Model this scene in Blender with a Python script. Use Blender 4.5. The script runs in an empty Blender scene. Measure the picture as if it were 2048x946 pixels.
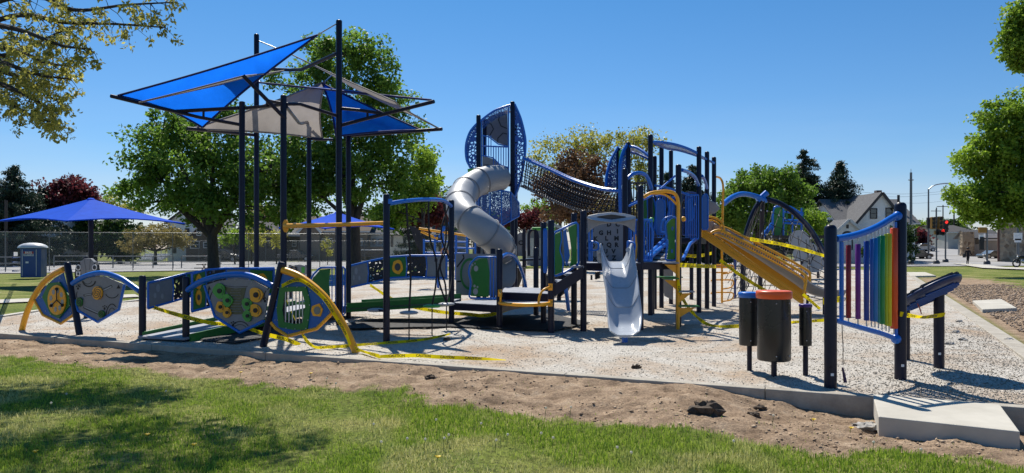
import bpy, math, random
import numpy as np
from mathutils import Vector as V, Matrix
random.seed(7); rng = np.random.default_rng(11)
S = bpy.context.scene; COL = S.collection
# ---------------- camera, sky, sun, exposure ----------------
F = 1480.0; H = 1.6; HY = 497.0; CX = 1024.0      # focal length in photo pixels, eye height, horizon row, centre column
cd = bpy.data.cameras.new('camera'); cam = bpy.data.objects.new('camera', cd); COL.objects.link(cam)
cd.sensor_width = 36; cd.lens = F/2048*36; cd.shift_y = 24/2048; cd.clip_start = 0.1; cd.clip_end = 3000
cam.location = (0, 0, H); cam.rotation_euler = (math.radians(90), 0, 0); S.camera = cam
SUN_EL = 54; SUN_AZ = -16      # azimuth from +Y (straight ahead), positive to the right
w = bpy.data.worlds.new('World'); S.world = w; w.use_nodes = True
nt = w.node_tree; nt.nodes.clear()
sky = nt.nodes.new('ShaderNodeTexSky'); sky.sky_type = 'NISHITA'; sky.sun_disc = False
sky.sun_elevation = math.radians(SUN_EL); sky.sun_rotation = math.radians(SUN_AZ)
sky.air_density = 1.0; sky.dust_density = 0.25; sky.ozone_density = 3.2; sky.altitude = 0
bg = nt.nodes.new('ShaderNodeBackground'); bg.inputs[1].default_value = 0.079
out = nt.nodes.new('ShaderNodeOutputWorld')
geo = nt.nodes.new('ShaderNodeTexCoord'); sxyz = nt.nodes.new('ShaderNodeSeparateXYZ'); nt.links.new(geo.outputs['Generated'], sxyz.inputs[0])
crp = nt.nodes.new('ShaderNodeValToRGB'); nt.links.new(sxyz.outputs[2], crp.inputs[0]); ce_ = crp.color_ramp.elements
ce_[0].position = 0.0; ce_[0].color = (0.92, 0.87, 1.0, 1); ce_[1].position = 0.42; ce_[1].color = (0.27, 0.72, 1.0, 1)
e3_ = crp.color_ramp.elements.new(0.12); e3_.color = (0.55, 0.79, 1.02, 1)
mlt = nt.nodes.new('ShaderNodeMix'); mlt.data_type = 'RGBA'; mlt.blend_type = 'MULTIPLY'; mlt.inputs[0].default_value = 1
nt.links.new(sky.outputs[0], mlt.inputs[6]); nt.links.new(crp.outputs[0], mlt.inputs[7]); 
cmap = nt.nodes.new('ShaderNodeMapping'); cmap.inputs['Scale'].default_value = (1.2, 1.2, 9); nt.links.new(geo.outputs['Generated'], cmap.inputs[0])
cno = nt.nodes.new('ShaderNodeTexNoise'); cno.inputs['Scale'].default_value = 1.6; cno.inputs['Detail'].default_value = 7; nt.links.new(cmap.outputs[0], cno.inputs['Vector'])
crc = nt.nodes.new('ShaderNodeValToRGB'); nt.links.new(cno.outputs['Fac'], crc.inputs[0]); crc.color_ramp.elements[0].position = 0.40; crc.color_ramp.elements[0].color = (0, 0, 0, 1); crc.color_ramp.elements[1].position = 0.75; crc.color_ramp.elements[1].color = (0.5, 0.5, 0.5, 1)
cel = nt.nodes.new('ShaderNodeMapRange'); nt.links.new(sxyz.outputs[2], cel.inputs[0]); cel.inputs[1].default_value = 0.19; cel.inputs[2].default_value = 0.06; cel.inputs[3].default_value = 0; cel.inputs[4].default_value = 1
cm2 = nt.nodes.new('ShaderNodeMath'); cm2.operation = 'MULTIPLY'; nt.links.new(crc.outputs[0], cm2.inputs[0]); nt.links.new(cel.outputs[0], cm2.inputs[1])
mcl = nt.nodes.new('ShaderNodeMix'); mcl.data_type = 'RGBA'; mcl.inputs[7].default_value = (5.0, 6.2, 8.0, 1); nt.links.new(cm2.outputs[0], mcl.inputs[0]); nt.links.new(mlt.outputs[2], mcl.inputs[6])   # thin cirrus low in the sky
nt.links.new(mcl.outputs[2], bg.inputs[0]); nt.links.new(bg.outputs[0], out.inputs[0])
sd = bpy.data.lights.new('sun', 'SUN'); sun = bpy.data.objects.new('sun', sd); COL.objects.link(sun)
sd.energy = 4.6; sd.angle = math.radians(0.53); sd.color = (1.0, 0.94, 0.84)
_e, _a = math.radians(SUN_EL), math.radians(SUN_AZ)
SD = V((math.sin(_a)*math.cos(_e), math.cos(_a)*math.cos(_e), math.sin(_e)))   # towards the sun
sun.rotation_euler = SD.to_track_quat('Z', 'Y').to_euler(); sun.location = (0, 30, 60)
S.view_settings.view_transform = 'Standard'; S.view_settings.look = 'None'; S.view_settings.exposure = 0.46
S.view_settings.gamma = 1
S.render.engine = 'CYCLES'
S.cycles.max_bounces = 8; S.cycles.transparent_max_bounces = 24

# ---------------- placing ----------------
def P(x, y, D): return V(((x-CX)/F*D, D, H+(HY-y)/F*D))
def G(x, y, z=0.0):
    D = (H-z)*F/(y-HY); return V(((x-CX)/F*D, D, z))
class Pl:                                          # vertical plane through p with horizontal direction d
    def __init__(s, p, d):
        s.p = V((p[0], p[1], 0)); d = V((d[0], d[1], 0)).normalized(); s.d = d; s.n = V((-d.y, d.x, 0))
    def __call__(s, x, y, off=0.0):
        r = V(((x-CX)/F, 1, (HY-y)/F)); o = s.p+s.n*off
        D = o.dot(s.n)/r.dot(s.n); q = r*D; q.z += H; return q
def two(a, b): return Pl((a[0], a[1]), (b[0]-a[0], b[1]-a[1]))

# ---------------- objects ----------------
WL = {}
def wl(o): return WL.get(o.name, V((0, 0, 0))) if o else V((0, 0, 0))
def tag(o, label=None, cat=None, group=None, kind=None):
    if label: o['label'] = label
    if cat: o['category'] = cat
    if group: o['group'] = group
    if kind: o['kind'] = kind
    return o
def thing(name, label, cat, loc=(0, 0, 0), group=None):
    o = bpy.data.objects.new(name, None); COL.objects.link(o); o.empty_display_size = 0.2
    o.location = loc; WL[o.name] = V(loc); return tag(o, label, cat, group)
def catmull(pts, n=6, closed=False):
    pts = [V(p) for p in pts]; out = []; N = len(pts)
    for i in range(N if closed else N-1):
        g = (lambda k: pts[k % N]) if closed else (lambda k: pts[min(max(k, 0), N-1)])
        a, b, c, d = g(i-1), g(i), g(i+1), g(i+2)
        for k in range(n):
            t = k/n
            out.append(0.5*((2*b)+(c-a)*t+(2*a-5*b+4*c-d)*t*t+(3*b-a-3*c+d)*t**3))
    if not closed: out.append(pts[-1])
    return out
class MB:
    def __init__(s): s.v = []; s.f = []; s.sm = []
    def add(s, vs, fs, smooth=False):
        o = len(s.v); s.v += [V(q) for q in vs]; s.f += [[i+o for i in f] for f in fs]; s.sm += [smooth]*len(fs); return s
    def tube(s, pts, r, n=8, cap=True, closed=False, flute=0.0):
        pts = [V(p) for p in pts]; N = len(pts)
        R = r if isinstance(r, (list, tuple)) else [r]*N
        vs = []; prev = None
        for i, p in enumerate(pts):
            if closed: t = pts[(i+1) % N]-pts[i-1]
            else: t = pts[min(i+1, N-1)]-pts[max(i-1, 0)]
            if t.length < 1e-9: t = V((0, 0, 1))
            t.normalize()
            if prev is None: a = t.orthogonal().normalized()
            else:
                a = prev-t*prev.dot(t); a = a.normalized() if a.length > 1e-6 else t.orthogonal().normalized()
            prev = a; b = t.cross(a)
            for k in range(n):
                th = 2*math.pi*k/n; rr = R[i]*(1-(flute if k % 2 else 0))
                vs.append(p+(a*math.cos(th)+b*math.sin(th))*rr)
        fs = []
        for i in range(N if closed else N-1):
            j = (i+1) % N
            for k in range(n):
                m = (k+1) % n; fs.append([i*n+k, i*n+m, j*n+m, j*n+k])
        s.add(vs, fs, True)
        if cap and not closed:
            s.add(vs[:n], [list(range(n))[::-1]]); s.add(vs[-n:], [list(range(n))])
        return s
    def bar(s, a, b, wd, ht, up=(0, 0, 1)):
        a, b = V(a), V(b); t = (b-a).normalized(); side = t.cross(V(up))
        if side.length < 1e-5: side = t.orthogonal()
        side.normalize(); u = side.cross(t); sw, uh = side*wd/2, u*ht/2
        vs = [a-sw-uh, a+sw-uh, a+sw+uh, a-sw+uh, b-sw-uh, b+sw-uh, b+sw+uh, b-sw+uh]
        return s.add(vs, [[3, 2, 1, 0], [4, 5, 6, 7], [0, 1, 5, 4], [1, 2, 6, 5], [2, 3, 7, 6], [3, 0, 4, 7]])
    def box(s, c, sz, rz=0.0):
        c = V(c); m = Matrix.Rotation(rz, 3, 'Z'); x, y, z = sz[0]/2, sz[1]/2, sz[2]/2
        vs = [c+m@V((i*x, j*y, k*z)) for k in (-1, 1) for i, j in ((-1, -1), (1, -1), (1, 1), (-1, 1))]
        return s.add(vs, [[3, 2, 1, 0], [4, 5, 6, 7], [0, 1, 5, 4], [1, 2, 6, 5], [2, 3, 7, 6], [3, 0, 4, 7]])
    def prism(s, pts, off):
        pts = [V(p) for p in pts]; off = V(off); n = len(pts)
        return s.add(pts+[p+off for p in pts], [list(range(n))[::-1], list(range(n, 2*n))]+[[i, (i+1) % n, (i+1) % n+n, i+n] for i in range(n)])
    def ring(s, A, B, off):                         # flat ring between loops A and B of the same count, extruded
        A = [V(p) for p in A]; B = [V(p) for p in B]; off = V(off); n = len(A)
        vs = A+B+[p+off for p in A]+[p+off for p in B]; fs = []
        for i in range(n):
            j = (i+1) % n
            fs += [[i, j, n+j, n+i], [2*n+i, 3*n+i, 3*n+j, 2*n+j], [i, 2*n+i, 2*n+j, j], [n+i, n+j, 3*n+j, 3*n+i]]
        return s.add(vs, fs)
    def lathe(s, c, prof, n=20, axis=(0, 0, 1)):
        q = V((0, 0, 1)).rotation_difference(V(axis)); c = V(c); vs = []
        for r, z in prof:
            for k in range(n):
                t = 2*math.pi*k/n; vs.append(c+q@V((r*math.cos(t), r*math.sin(t), z)))
        fs = [[i*n+k, i*n+(k+1) % n, (i+1)*n+(k+1) % n, (i+1)*n+k] for i in range(len(prof)-1) for k in range(n)]
        return s.add(vs, fs, True)
    def ball(s, c, r, n=8):
        if not isinstance(r, (tuple, list)): r = (r, r, r)
        vs = []; m = max(4, n//2+1); c = V(c)
        for i in range(m+1):
            ph = math.pi*i/m
            for k in range(n):
                t = 2*math.pi*k/n; vs.append(c+V((r[0]*math.sin(ph)*math.cos(t), r[1]*math.sin(ph)*math.sin(t), -r[2]*math.cos(ph))))
        return s.add(vs, [[i*n+k, i*n+(k+1) % n, (i+1)*n+(k+1) % n, (i+1)*n+k] for i in range(m) for k in range(n)], True)
    def grid(s, rows, smooth=True):                 # rows of equal numbers of points
        n = len(rows[0]); vs = [p for r in rows for p in r]
        return s.add(vs, [[i*n+k, i*n+k+1, (i+1)*n+k+1, (i+1)*n+k] for i in range(len(rows)-1) for k in range(n-1)], smooth)
    def build(s, name, mat, parent=None, label=None, cat=None, group=None, kind=None, bevel=0, solid=0):
        c = V((0, 0, 0))
        if s.v:
            c = sum(s.v, V((0, 0, 0)))/len(s.v)
            if not parent: c.z = min(q.z for q in s.v)
        me = bpy.data.meshes.new(name); me.from_pydata([tuple(q-c) for q in s.v], [], s.f)
        me.polygons.foreach_set('use_smooth', s.sm); me.materials.append(mat); me.update()
        o = bpy.data.objects.new(name, me); COL.objects.link(o)
        if parent: o.parent = parent
        o.location = c-wl(parent); WL[o.name] = c
        if bevel:
            m = o.modifiers.new('bevel', 'BEVEL'); m.width = bevel; m.segments = 2; m.limit_method = 'ANGLE'
        if solid:
            m = o.modifiers.new('solid', 'SOLIDIFY'); m.thickness = solid; m.offset = 0
        return tag(o, label, cat, group, kind)
def circ(pl, x, y, rx, ry, n=16, off=0.0): return [pl(x+rx*math.cos(2*math.pi*k/n), y+ry*math.sin(2*math.pi*k/n), off) for k in range(n)]
def np_mesh(name, verts, faces, mat, smooth=False, attr=None, parent=None):
    """faces: int array (m,k) of same k"""
    me = bpy.data.meshes.new(name); m, k = faces.shape
    me.vertices.add(len(verts)); me.vertices.foreach_set('co', verts.astype(np.float32).ravel())
    me.loops.add(m*k); me.loops.foreach_set('vertex_index', faces.astype(np.int32).ravel())
    me.polygons.add(m); me.polygons.foreach_set('loop_start', np.arange(0, m*k, k, dtype=np.int32)); me.polygons.foreach_set('loop_total', np.full(m, k, dtype=np.int32))
    if smooth: me.polygons.foreach_set('use_smooth', np.ones(m, dtype=bool))
    if attr:
        for an, av in attr.items():
            a = me.attributes.new(an, 'FLOAT', 'POINT'); a.data.foreach_set('value', av.astype(np.float32).ravel())
    me.update(calc_edges=True); me.materials.append(mat)
    o = bpy.data.objects.new(name, me); COL.objects.link(o)
    if parent:
        o.parent = parent; o.location = -wl(parent)
    return o
# numpy value noise
_tab = rng.random((256, 256))
def vnoise(x, y, sc=1.0):
    x = np.asarray(x)/sc+1000.37; y = np.asarray(y)/sc+1000.71
    xi = np.floor(x).astype(int); yi = np.floor(y).astype(int); fx = x-xi; fy = y-yi
    fx = fx*fx*(3-2*fx); fy = fy*fy*(3-2*fy)
    t = lambda a, b: _tab[a % 256, b % 256]
    return (t(xi, yi)*(1-fx)+t(xi+1, yi)*fx)*(1-fy)+(t(xi, yi+1)*(1-fx)+t(xi+1, yi+1)*fx)*fy-0.5
def fbm(x, y, sc, o=4, g=0.5): return sum(vnoise(x+17*i, y-9*i, sc/2**i)*g**i for i in range(o))

# ---------------- materials ----------------
MC = {}
def nodes(name):
    m = bpy.data.materials.new(name); m.use_nodes = True; t = m.node_tree
    return m, t, t.nodes['Principled BSDF'], t.nodes['Material Output']
def N(t, kind, **kw):
    n = t.nodes.new('ShaderNode'+kind)
    for k, v in kw.items():
        if k.startswith('i_'): n.inputs[k[2:].replace('_', ' ')].default_value = v
        else: setattr(n, k, v)
    return n
def L(t, a, b): t.links.new(a, b)
def ramp(t, fac, stops, interp='LINEAR'):
    r = N(t, 'ValToRGB'); e = r.color_ramp; e.interpolation = interp
    while len(e.elements) < len(stops): e.elements.new(0.5)
    for i, (p, c) in enumerate(stops):
        e.elements[i].position = p; e.elements[i].color = (c[0], c[1], c[2], 1) if not isinstance(c, (int, float)) else (c, c, c, 1)
    L(t, fac, r.inputs[0]); return r.outputs[0]
def coords(t, kind='Object'): return N(t, 'TexCoord').outputs[kind]
def noise(t, sc, det=4, rough=0.55, vec=None, dist=0.0):
    n = N(t, 'TexNoise'); n.inputs['Scale'].default_value = sc; n.inputs['Detail'].default_value = det
    n.inputs['Roughness'].default_value = rough; n.inputs['Distortion'].default_value = dist
    L(t, vec if vec else coords(t), n.inputs['Vector']); return n.outputs['Fac']
def bump(t, b, fac, st=0.2, dist=0.01):
    n = N(t, 'Bump'); n.inputs['Strength'].default_value = st; n.inputs['Distance'].default_value = dist
    L(t, fac, n.inputs['Height']); L(t, n.outputs[0], b.inputs['Normal'])
def sc(c, k): return tuple(min(1, x*k) for x in c)
def paint(name, col, rough=0.35, metal=0.0, var=0.12, coat=0.0, bsc=40, bst=0.05, nsc=2.5):
    if name in MC: return MC[name]
    m, t, b, o = nodes(name)
    n1 = noise(t, nsc, 5); n2 = noise(t, nsc*9, 3)
    mx = N(t, 'Math', operation='ADD'); L(t, n1, mx.inputs[0]); L(t, n2, mx.inputs[1])
    hf = N(t, 'Math', operation='MULTIPLY'); hf.inputs[1].default_value = 0.5; L(t, mx.outputs[0], hf.inputs[0])
    L(t, ramp(t, hf.outputs[0], [(0.3, sc(col, 1-var)), (0.7, sc(col, 1+var))]), b.inputs['Base Color'])
    L(t, ramp(t, n1, [(0.3, rough*0.8), (0.75, min(1, rough*1.35))]), b.inputs['Roughness'])
    b.inputs['Metallic'].default_value = metal; b.inputs['Coat Weight'].default_value = coat; b.inputs['Coat Roughness'].default_value = 0.15
    if bst: bump(t, b, noise(t, bsc, 2), bst, 0.01)
    MC[name] = m; return m
NAVY = paint('navy_post_paint', (0.006, 0.008, 0.026), 0.34, 0, 0.25); NAVY.node_tree.nodes['Principled BSDF'].inputs['Specular IOR Level'].default_value = 0.3
BLUE = paint('blue_pipe_paint', (0.006, 0.135, 0.56), 0.3, 0, 0.1)
BLUEP = paint('blue_plastic', (0.015, 0.11, 0.38), 0.45)
DBLUE = paint('dark_blue_steel', (0.012, 0.045, 0.22), 0.4)
YEL = paint('yellow_paint', (0.84, 0.38, 0.012), 0.36, 0, 0.08)
GRN = paint('green_plastic', (0.016, 0.16, 0.022), 0.42)
LGRN = paint('light_green_plastic', (0.06, 0.33, 0.045), 0.42)
GRY = paint('grey_plastic', (0.215, 0.22, 0.235), 0.5)
LGRY = paint('light_grey_plastic', (0.30, 0.32, 0.345), 0.42, 0, 0.05)
SLIDE = paint('slide_grey_plastic', (0.40, 0.44, 0.50), 0.24, 0, 0.05)
DGRY = paint('dark_grey_plastic', (0.045, 0.047, 0.055), 0.5)
BLK = paint('black_rubber', (0.008, 0.008, 0.009), 0.55)
DECK = paint('deck_coating', (0.22, 0.24, 0.29), 0.5)
STEEL = paint('galvanised_steel', (0.42, 0.44, 0.46), 0.4, 0.8)
ROPE = paint('black_rope', (0.012, 0.012, 0.016), 0.8)
WHT = paint('white_paint', (0.72, 0.73, 0.74), 0.5)
DRUM = paint('drum_black', (0.016, 0.018, 0.019), 0.28, 0, 0.15)
ORANGE = paint('orange_plastic', (0.72, 0.105, 0.016), 0.34, 0, 0.06)
def perf(name, col, scale, thr, rough=0.4):
    """sheet with many irregular cut-out holes"""
    m, t, b, o = nodes(name)
    v = N(t, 'TexVoronoi', feature='DISTANCE_TO_EDGE'); v.inputs['Scale'].default_value = scale; L(t, coords(t), v.inputs['Vector'])
    g = N(t, 'Math', operation='LESS_THAN'); g.inputs[1].default_value = thr; L(t, v.outputs['Distance'], g.inputs[0])
    L(t, g.outputs[0], b.inputs['Alpha']); b.inputs['Base Color'].default_value = (*col, 1); b.inputs['Roughness'].default_value = rough
    MC[name] = m; return m
PERFB = perf('blue_perforated_steel', (0.015, 0.10, 0.42), 11, 0.16)
PERFD = perf('navy_perforated_plastic', (0.008, 0.01, 0.02), 13, 0.20)
PERFF = perf('fine_perforated_steel', (0.02, 0.08, 0.3), 26, 0.26)
def fabric(name, col, tr=0.45):
    m, t, b, o = nodes(name)
    tl = N(t, 'BsdfTranslucent'); mx = N(t, 'MixShader'); mx.inputs[0].default_value = tr
    cc = ramp(t, noise(t, 3, 4), [(0.3, sc(col, 0.9)), (0.7, sc(col, 1.1))])
    L(t, cc, b.inputs['Base Color']); L(t, cc, tl.inputs['Color']); b.inputs['Roughness'].default_value = 0.75
    b.inputs['Specular IOR Level'].default_value = 0.08
    wv = N(t, 'TexWave'); wv.inputs['Scale'].default_value = 2.2; wv.inputs['Distortion'].default_value = 2.5; L(t, coords(t), wv.inputs['Vector']); bump(t, b, wv.outputs['Fac'], 0.15, 0.01)
    L(t, b.outputs[0], mx.inputs[1]); L(t, tl.outputs[0], mx.inputs[2]); L(t, mx.outputs[0], o.inputs[0])
    return m
TAPE = fabric('yellow_tape', (0.92, 0.74, 0.012), 0.4)
SAILB = fabric('blue_shade_fabric', (0.008, 0.16, 0.80), 0.6); SAILG = fabric('taupe_shade_fabric', (0.32, 0.29, 0.265), 0.45)
SAILU = fabric('umbrella_fabric', (0.006, 0.10, 0.72), 0.3); HEM = paint('navy_hem', (0.008, 0.02, 0.13), 0.8)
def leafmat(name, c1, c2, tr=0.35):
    m, t, b, o = nodes(name)
    g = N(t, 'NewGeometry'); big = noise(t, 0.55, 3); av = N(t, 'Math', operation='MULTIPLY_ADD'); L(t, g.outputs['Random Per Island'], av.inputs[0]); av.inputs[1].default_value = 0.55
    bs = N(t, 'MapRange'); L(t, big, bs.inputs[0]); bs.inputs[1].default_value = 0.35; bs.inputs[2].default_value = 0.65; bs.inputs[3].default_value = -0.1; bs.inputs[4].default_value = 0.5; L(t, bs.outputs[0], av.inputs[2])
    r = ramp(t, av.outputs[0], [(0.0, sc(c1, .8)), (1.0, sc(c2, 1.1))])
    L(t, r, b.inputs['Base Color']); b.inputs['Roughness'].default_value = 0.5; b.inputs['Specular IOR Level'].default_value = 0.35
    tl = N(t, 'BsdfTranslucent'); L(t, r, tl.inputs['Color']); mx = N(t, 'MixShader'); mx.inputs[0].default_value = tr
    L(t, b.outputs[0], mx.inputs[1]); L(t, tl.outputs[0], mx.inputs[2]); L(t, mx.outputs[0], o.inputs[0]); return m
LMAPLE = leafmat('maple_leaf', (0.07, 0.16, 0.02), (0.22, 0.36, 0.05), 0.55)
LBRIGHT = leafmat('bright_leaf', (0.13, 0.25, 0.02), (0.32, 0.46, 0.05), 0.55)
LYEL = leafmat('budding_leaf', (0.26, 0.28, 0.04), (0.50, 0.48, 0.09), 0.5)
LRED = leafmat('purple_leaf', (0.06, 0.014, 0.02), (0.18, 0.04, 0.045), 0.45)
LOLV = leafmat('olive_leaf', (0.20, 0.16, 0.05), (0.36, 0.30, 0.10), 0.45)
LDARK = leafmat('dark_shrub_leaf', (0.02, 0.05, 0.012), (0.07, 0.13, 0.025), 0.35)
LSPR = leafmat('spruce_needle', (0.014, 0.034, 0.02), (0.05, 0.085, 0.045), 0.15)
LOVER = leafmat('overhanging_leaf', (0.30, 0.30, 0.05), (0.58, 0.55, 0.14), 0.55)
LBRN = leafmat('bronze_leaf', (0.09, 0.045, 0.03), (0.20, 0.11, 0.05), 0.4)
def bark(name, c):
    m, t, b, o = nodes(name); mp = N(t, 'Mapping'); mp.inputs['Scale'].default_value = (7, 7, 1.2); L(t, coords(t), mp.inputs[0])
    n = noise(t, 2.5, 6, 0.65, mp.outputs[0]); L(t, ramp(t, n, [(0.3, sc(c, 0.5)), (0.7, sc(c, 1.3))]), b.inputs['Base Color'])
    b.inputs['Roughness'].default_value = 0.9; bump(t, b, n, 0.6, 0.03); return m
BARK = bark('bark', (0.06, 0.05, 0.042)); BARKG = bark('grey_bark', (0.14, 0.125, 0.11))

# ---------------- lettering ----------------
def glyphs(txt, size=1.0, bold=0.0):
    c = bpy.data.curves.new('tmp', 'FONT'); c.body = txt; c.size = size; c.align_x = 'CENTER'; c.align_y = 'CENTER'; c.resolution_u = 2; c.offset = bold
    o = bpy.data.objects.new('tmp', c); COL.objects.link(o); bpy.context.view_layer.update()
    me = o.to_mesh(); vs = [v.co.copy() for v in me.vertices]; fs = [list(p.vertices) for p in me.polygons]
    o.to_mesh_clear(); bpy.data.objects.remove(o); bpy.data.curves.remove(c); return vs, fs
def letter(mb, txt, c, right, up, size, bold=0.0, face=None):
    vs, fs = glyphs(txt, size, bold); c, right, up = V(c), V(right).normalized(), V(up).normalized(); n = right.cross(up)
    return mb.add([c+right*v.x+up*v.y+n*0.004 for v in vs], fs)
# ================= GROUND =================
CA = V((-9.6, 13.8, 0)); CDIR = V((13.44, -5.9, 0)).normalized(); CN = V((-CDIR.y, CDIR.x, 0))   # front kerb line (near edge), CN points into the play area
def curb_s(X, Y): return (X-CA.x)*CN.x+(Y-CA.y)*CN.y        # distance behind the kerb's near edge
def curb_t(X, Y): return (X-CA.x)*CDIR.x+(Y-CA.y)*CDIR.y
RC = V((8.5, 12.3, 0)); RD = V((-CN.x, -CN.y, 0)).normalized()
RDIR = V((6.4, 13.2, 0)).normalized()
def sstep(a, b, x):
    t = np.clip((x-a)/(b-a), 0, 1); return t*t*(3-2*t)
def hill(X, Y): return sstep(0.28, 0.5, X/np.maximum(Y, 1))*np.clip(Y-80, 0, 400)*0.03
def gz(X, Y):
    """height of lawn and dirt"""
    X = np.asarray(X, float); Y = np.asarray(Y, float)
    s = curb_s(X, Y); t = curb_t(X, Y)
    drop = 0.08-0.075*sstep(6.5, 9, t)+0.19*sstep(12.8, 14.4, t)
    z = -drop*sstep(-2.2, -0.4, s)-0.05*(1-sstep(-2.2, -0.4, s))
    z = np.where(s > 0.25, -0.06, z)
    near = 1-sstep(9, 20, Y)
    dirt = sstep(-2.7, -1.9, s)*(1-sstep(-0.15, 0.1, s))
    z += near*(fbm(X, Y, 1.6, 4)*0.05)+near*dirt*(fbm(X, Y, 0.45, 5, 0.65)*0.075+0.025*np.abs(fbm(X*1.0+Y*.4, Y*1.8, 0.30, 3))*sstep(-0.25, -0.6, s))
    return z+hill(X, Y)
def dirtmask(X, Y):
    s = curb_s(X, Y); t = curb_t(X, Y)
    wdt = 1.62+0.2*sstep(3, 8, t)+0.45*sstep(9, 13, t)-0.35*sstep(4, 0, t)
    n = fbm(X, Y, 0.9, 4, 0.6)*0.75+vnoise(X, Y, 0.08)*0.25
    front = sstep(-wdt-0.12, -wdt+0.12, s+n*0.8)*(s < 0.3)
    # right outside the far kerb
    q = (X-RC.x)*RDIR.y-(Y-RC.y)*RDIR.x
    r = sstep(0, 0.3, q)*(1-sstep(3.2, 4.0, q+n*2.4))*(1-sstep(38, 46, Y))
    return np.clip(front+r, 0, 1)
def rgrid(Ys, umax, du, name, mat, fz, attrs=True):
    us = np.linspace(-umax, umax, int(2*umax/du)+1); U, Y = np.meshgrid(us, Ys); X = U*(Y+3.0)
    Z = fz(X, Y); n, m = U.shape; idx = np.arange(n*m).reshape(n, m)
    f = np.stack([idx[:-1, :-1], idx[:-1, 1:], idx[1:, 1:], idx[1:, :-1]], -1).reshape(-1, 4)
    v = np.stack([X, Y, Z], -1).reshape(-1, 3)
    return np_mesh(name, v, f, mat, True, {'dirt': dirtmask(X, Y)} if attrs else None)
# lawn + dirt material
m, t, b, o = nodes('lawn_and_dirt'); co = coords(t)
at = N(t, 'Attribute', attribute_name='dirt')
pat = noise(t, 0.55, 5, 0.6, co); fin = noise(t, 18, 5, 0.7, co); mid = noise(t, 3.0, 5, 0.65, co)
g1 = ramp(t, pat, [(0.32, (0.09, 0.14, 0.018)), (0.5, (0.16, 0.19, 0.035)), (0.68, (0.32, 0.30, 0.11))])
g2 = ramp(t, fin, [(0.35, 0.3), (0.65, 1.4)]); gm = N(t, 'Mix', data_type='RGBA', blend_type='MULTIPLY'); gm.inputs[0].default_value = 1
L(t, g1, gm.inputs[6]); L(t, g2, gm.inputs[7])
d1 = ramp(t, mid, [(0.25, (0.13, 0.088, 0.056)), (0.42, (0.25, 0.175, 0.115)), (0.58, (0.38, 0.275, 0.185)), (0.75, (0.47, 0.37, 0.27))])
d2 = ramp(t, noise(t, 45, 6, 0.75, co), [(0.3, 0.42), (0.62, 1.25)]); dm = N(t, 'Mix', data_type='RGBA', blend_type='MULTIPLY'); dm.inputs[0].default_value = 1
L(t, d1, dm.inputs[6]); L(t, d2, dm.inputs[7])
mx = N(t, 'Mix', data_type='RGBA'); L(t, at.outputs['Fac'], mx.inputs[0]); L(t, gm.outputs[2], mx.inputs[6]); L(t, dm.outputs[2], mx.inputs[7])
L(t, mx.outputs[2], b.inputs['Base Color']); b.inputs['Roughness'].default_value = 0.95; b.inputs['Specular IOR Level'].default_value = 0.15
bump(t, b, noise(t, 30, 6, 0.75, co), 0.8, 0.03); LAWN = m
Ys = np.concatenate([np.arange(3.5, 13, 0.035), np.geomspace(13, 60, 160)[0:], np.geomspace(61, 1500, 90)])
ground = rgrid(Ys, 0.95, 0.0032, 'ground', LAWN, gz)
tag(ground, 'lawn with a band of bare dirt in front of the play area', kind='structure')
# play area surface: crushed stone
m, t, b, o = nodes('crushed_stone'); co = coords(t)
n1 = noise(t, 0.5, 7, 0.7, co, 0.6); vo = N(t, 'TexVoronoi'); vo.inputs['Scale'].default_value = 55; L(t, co, vo.inputs['Vector'])
c1 = ramp(t, n1, [(0.32, (0.40, 0.28, 0.18)), (0.42, (0.44, 0.36, 0.28)), (0.52, (0.51, 0.47, 0.41)), (0.7, (0.57, 0.54, 0.49))])
c2 = ramp(t, vo.outputs['Color'], [(0.1, 0.62), (0.9, 1.2)]); mm = N(t, 'Mix', data_type='RGBA', blend_type='MULTIPLY'); mm.inputs[0].default_value = 1
L(t, c1, mm.inputs[6]); L(t, c2, mm.inputs[7]); L(t, mm.outputs[2], b.inputs['Base Color']); b.inputs['Roughness'].default_value = 0.95
bump(t, b, vo.outputs['Distance'], 0.7, 0.02); STONE = m
pitpx = [(-330, 655), (0, 634), (77, 622), (260, 603), (440, 577), (560, 557), (680, 548), (900, 541), (1240, 534), (1450, 531), (1640, 534), (1800, 545)]
def pit_in(X, Y):
    s = curb_s(X, Y); q = (X-RC.x)*RDIR.y-(Y-RC.y)*RDIR.x
    px = CX+X/Y*F; yl = np.interp(px, [p[0] for p in pitpx], [p[1] for p in pitpx]); py = HY+H*F/Y
    return (s > 0.12) & (q < -0.1) & (py > yl)
def pz(X, Y):
    z = 0.0+fbm(X, Y, 1.3, 4, 0.55)*0.035-0.005*(1-sstep(14, 30, Y))*sstep(0.1, 0.8, curb_s(X, Y))
    for cx, cy in ((3.1, 9.55), (3.3, 9.0), (3.72, 9.2), (5.1, 8.6)):
        z = z+0.05*np.exp(-((X-cx)**2+(Y-cy)**2)/0.06)*(0.6+vnoise(X, Y, 0.07))
    return z
Yp = np.concatenate([np.arange(6.5, 14, 0.04), np.geomspace(14, 72, 260)])
us = np.linspace(-0.95, 0.95, 600); U, Yg = np.meshgrid(us, Yp); Xg = U*(Yg+3); Zg = pz(Xg, Yg); n_, m_ = U.shape
idx = np.arange(n_*m_).reshape(n_, m_); f = np.stack([idx[:-1, :-1], idx[:-1, 1:], idx[1:, 1:], idx[1:, :-1]], -1).reshape(-1, 4)
ctr = np.stack([Xg, Yg, Zg], -1).reshape(-1, 3)[f].mean(1); f = f[pit_in(ctr[:, 0], ctr[:, 1])]
pit = np_mesh('play_area_surface', np.stack([Xg, Yg, Zg], -1).reshape(-1, 3), f, STONE, True)
tag(pit, 'pale crushed stone surface of the play area', kind='structure')
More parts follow.
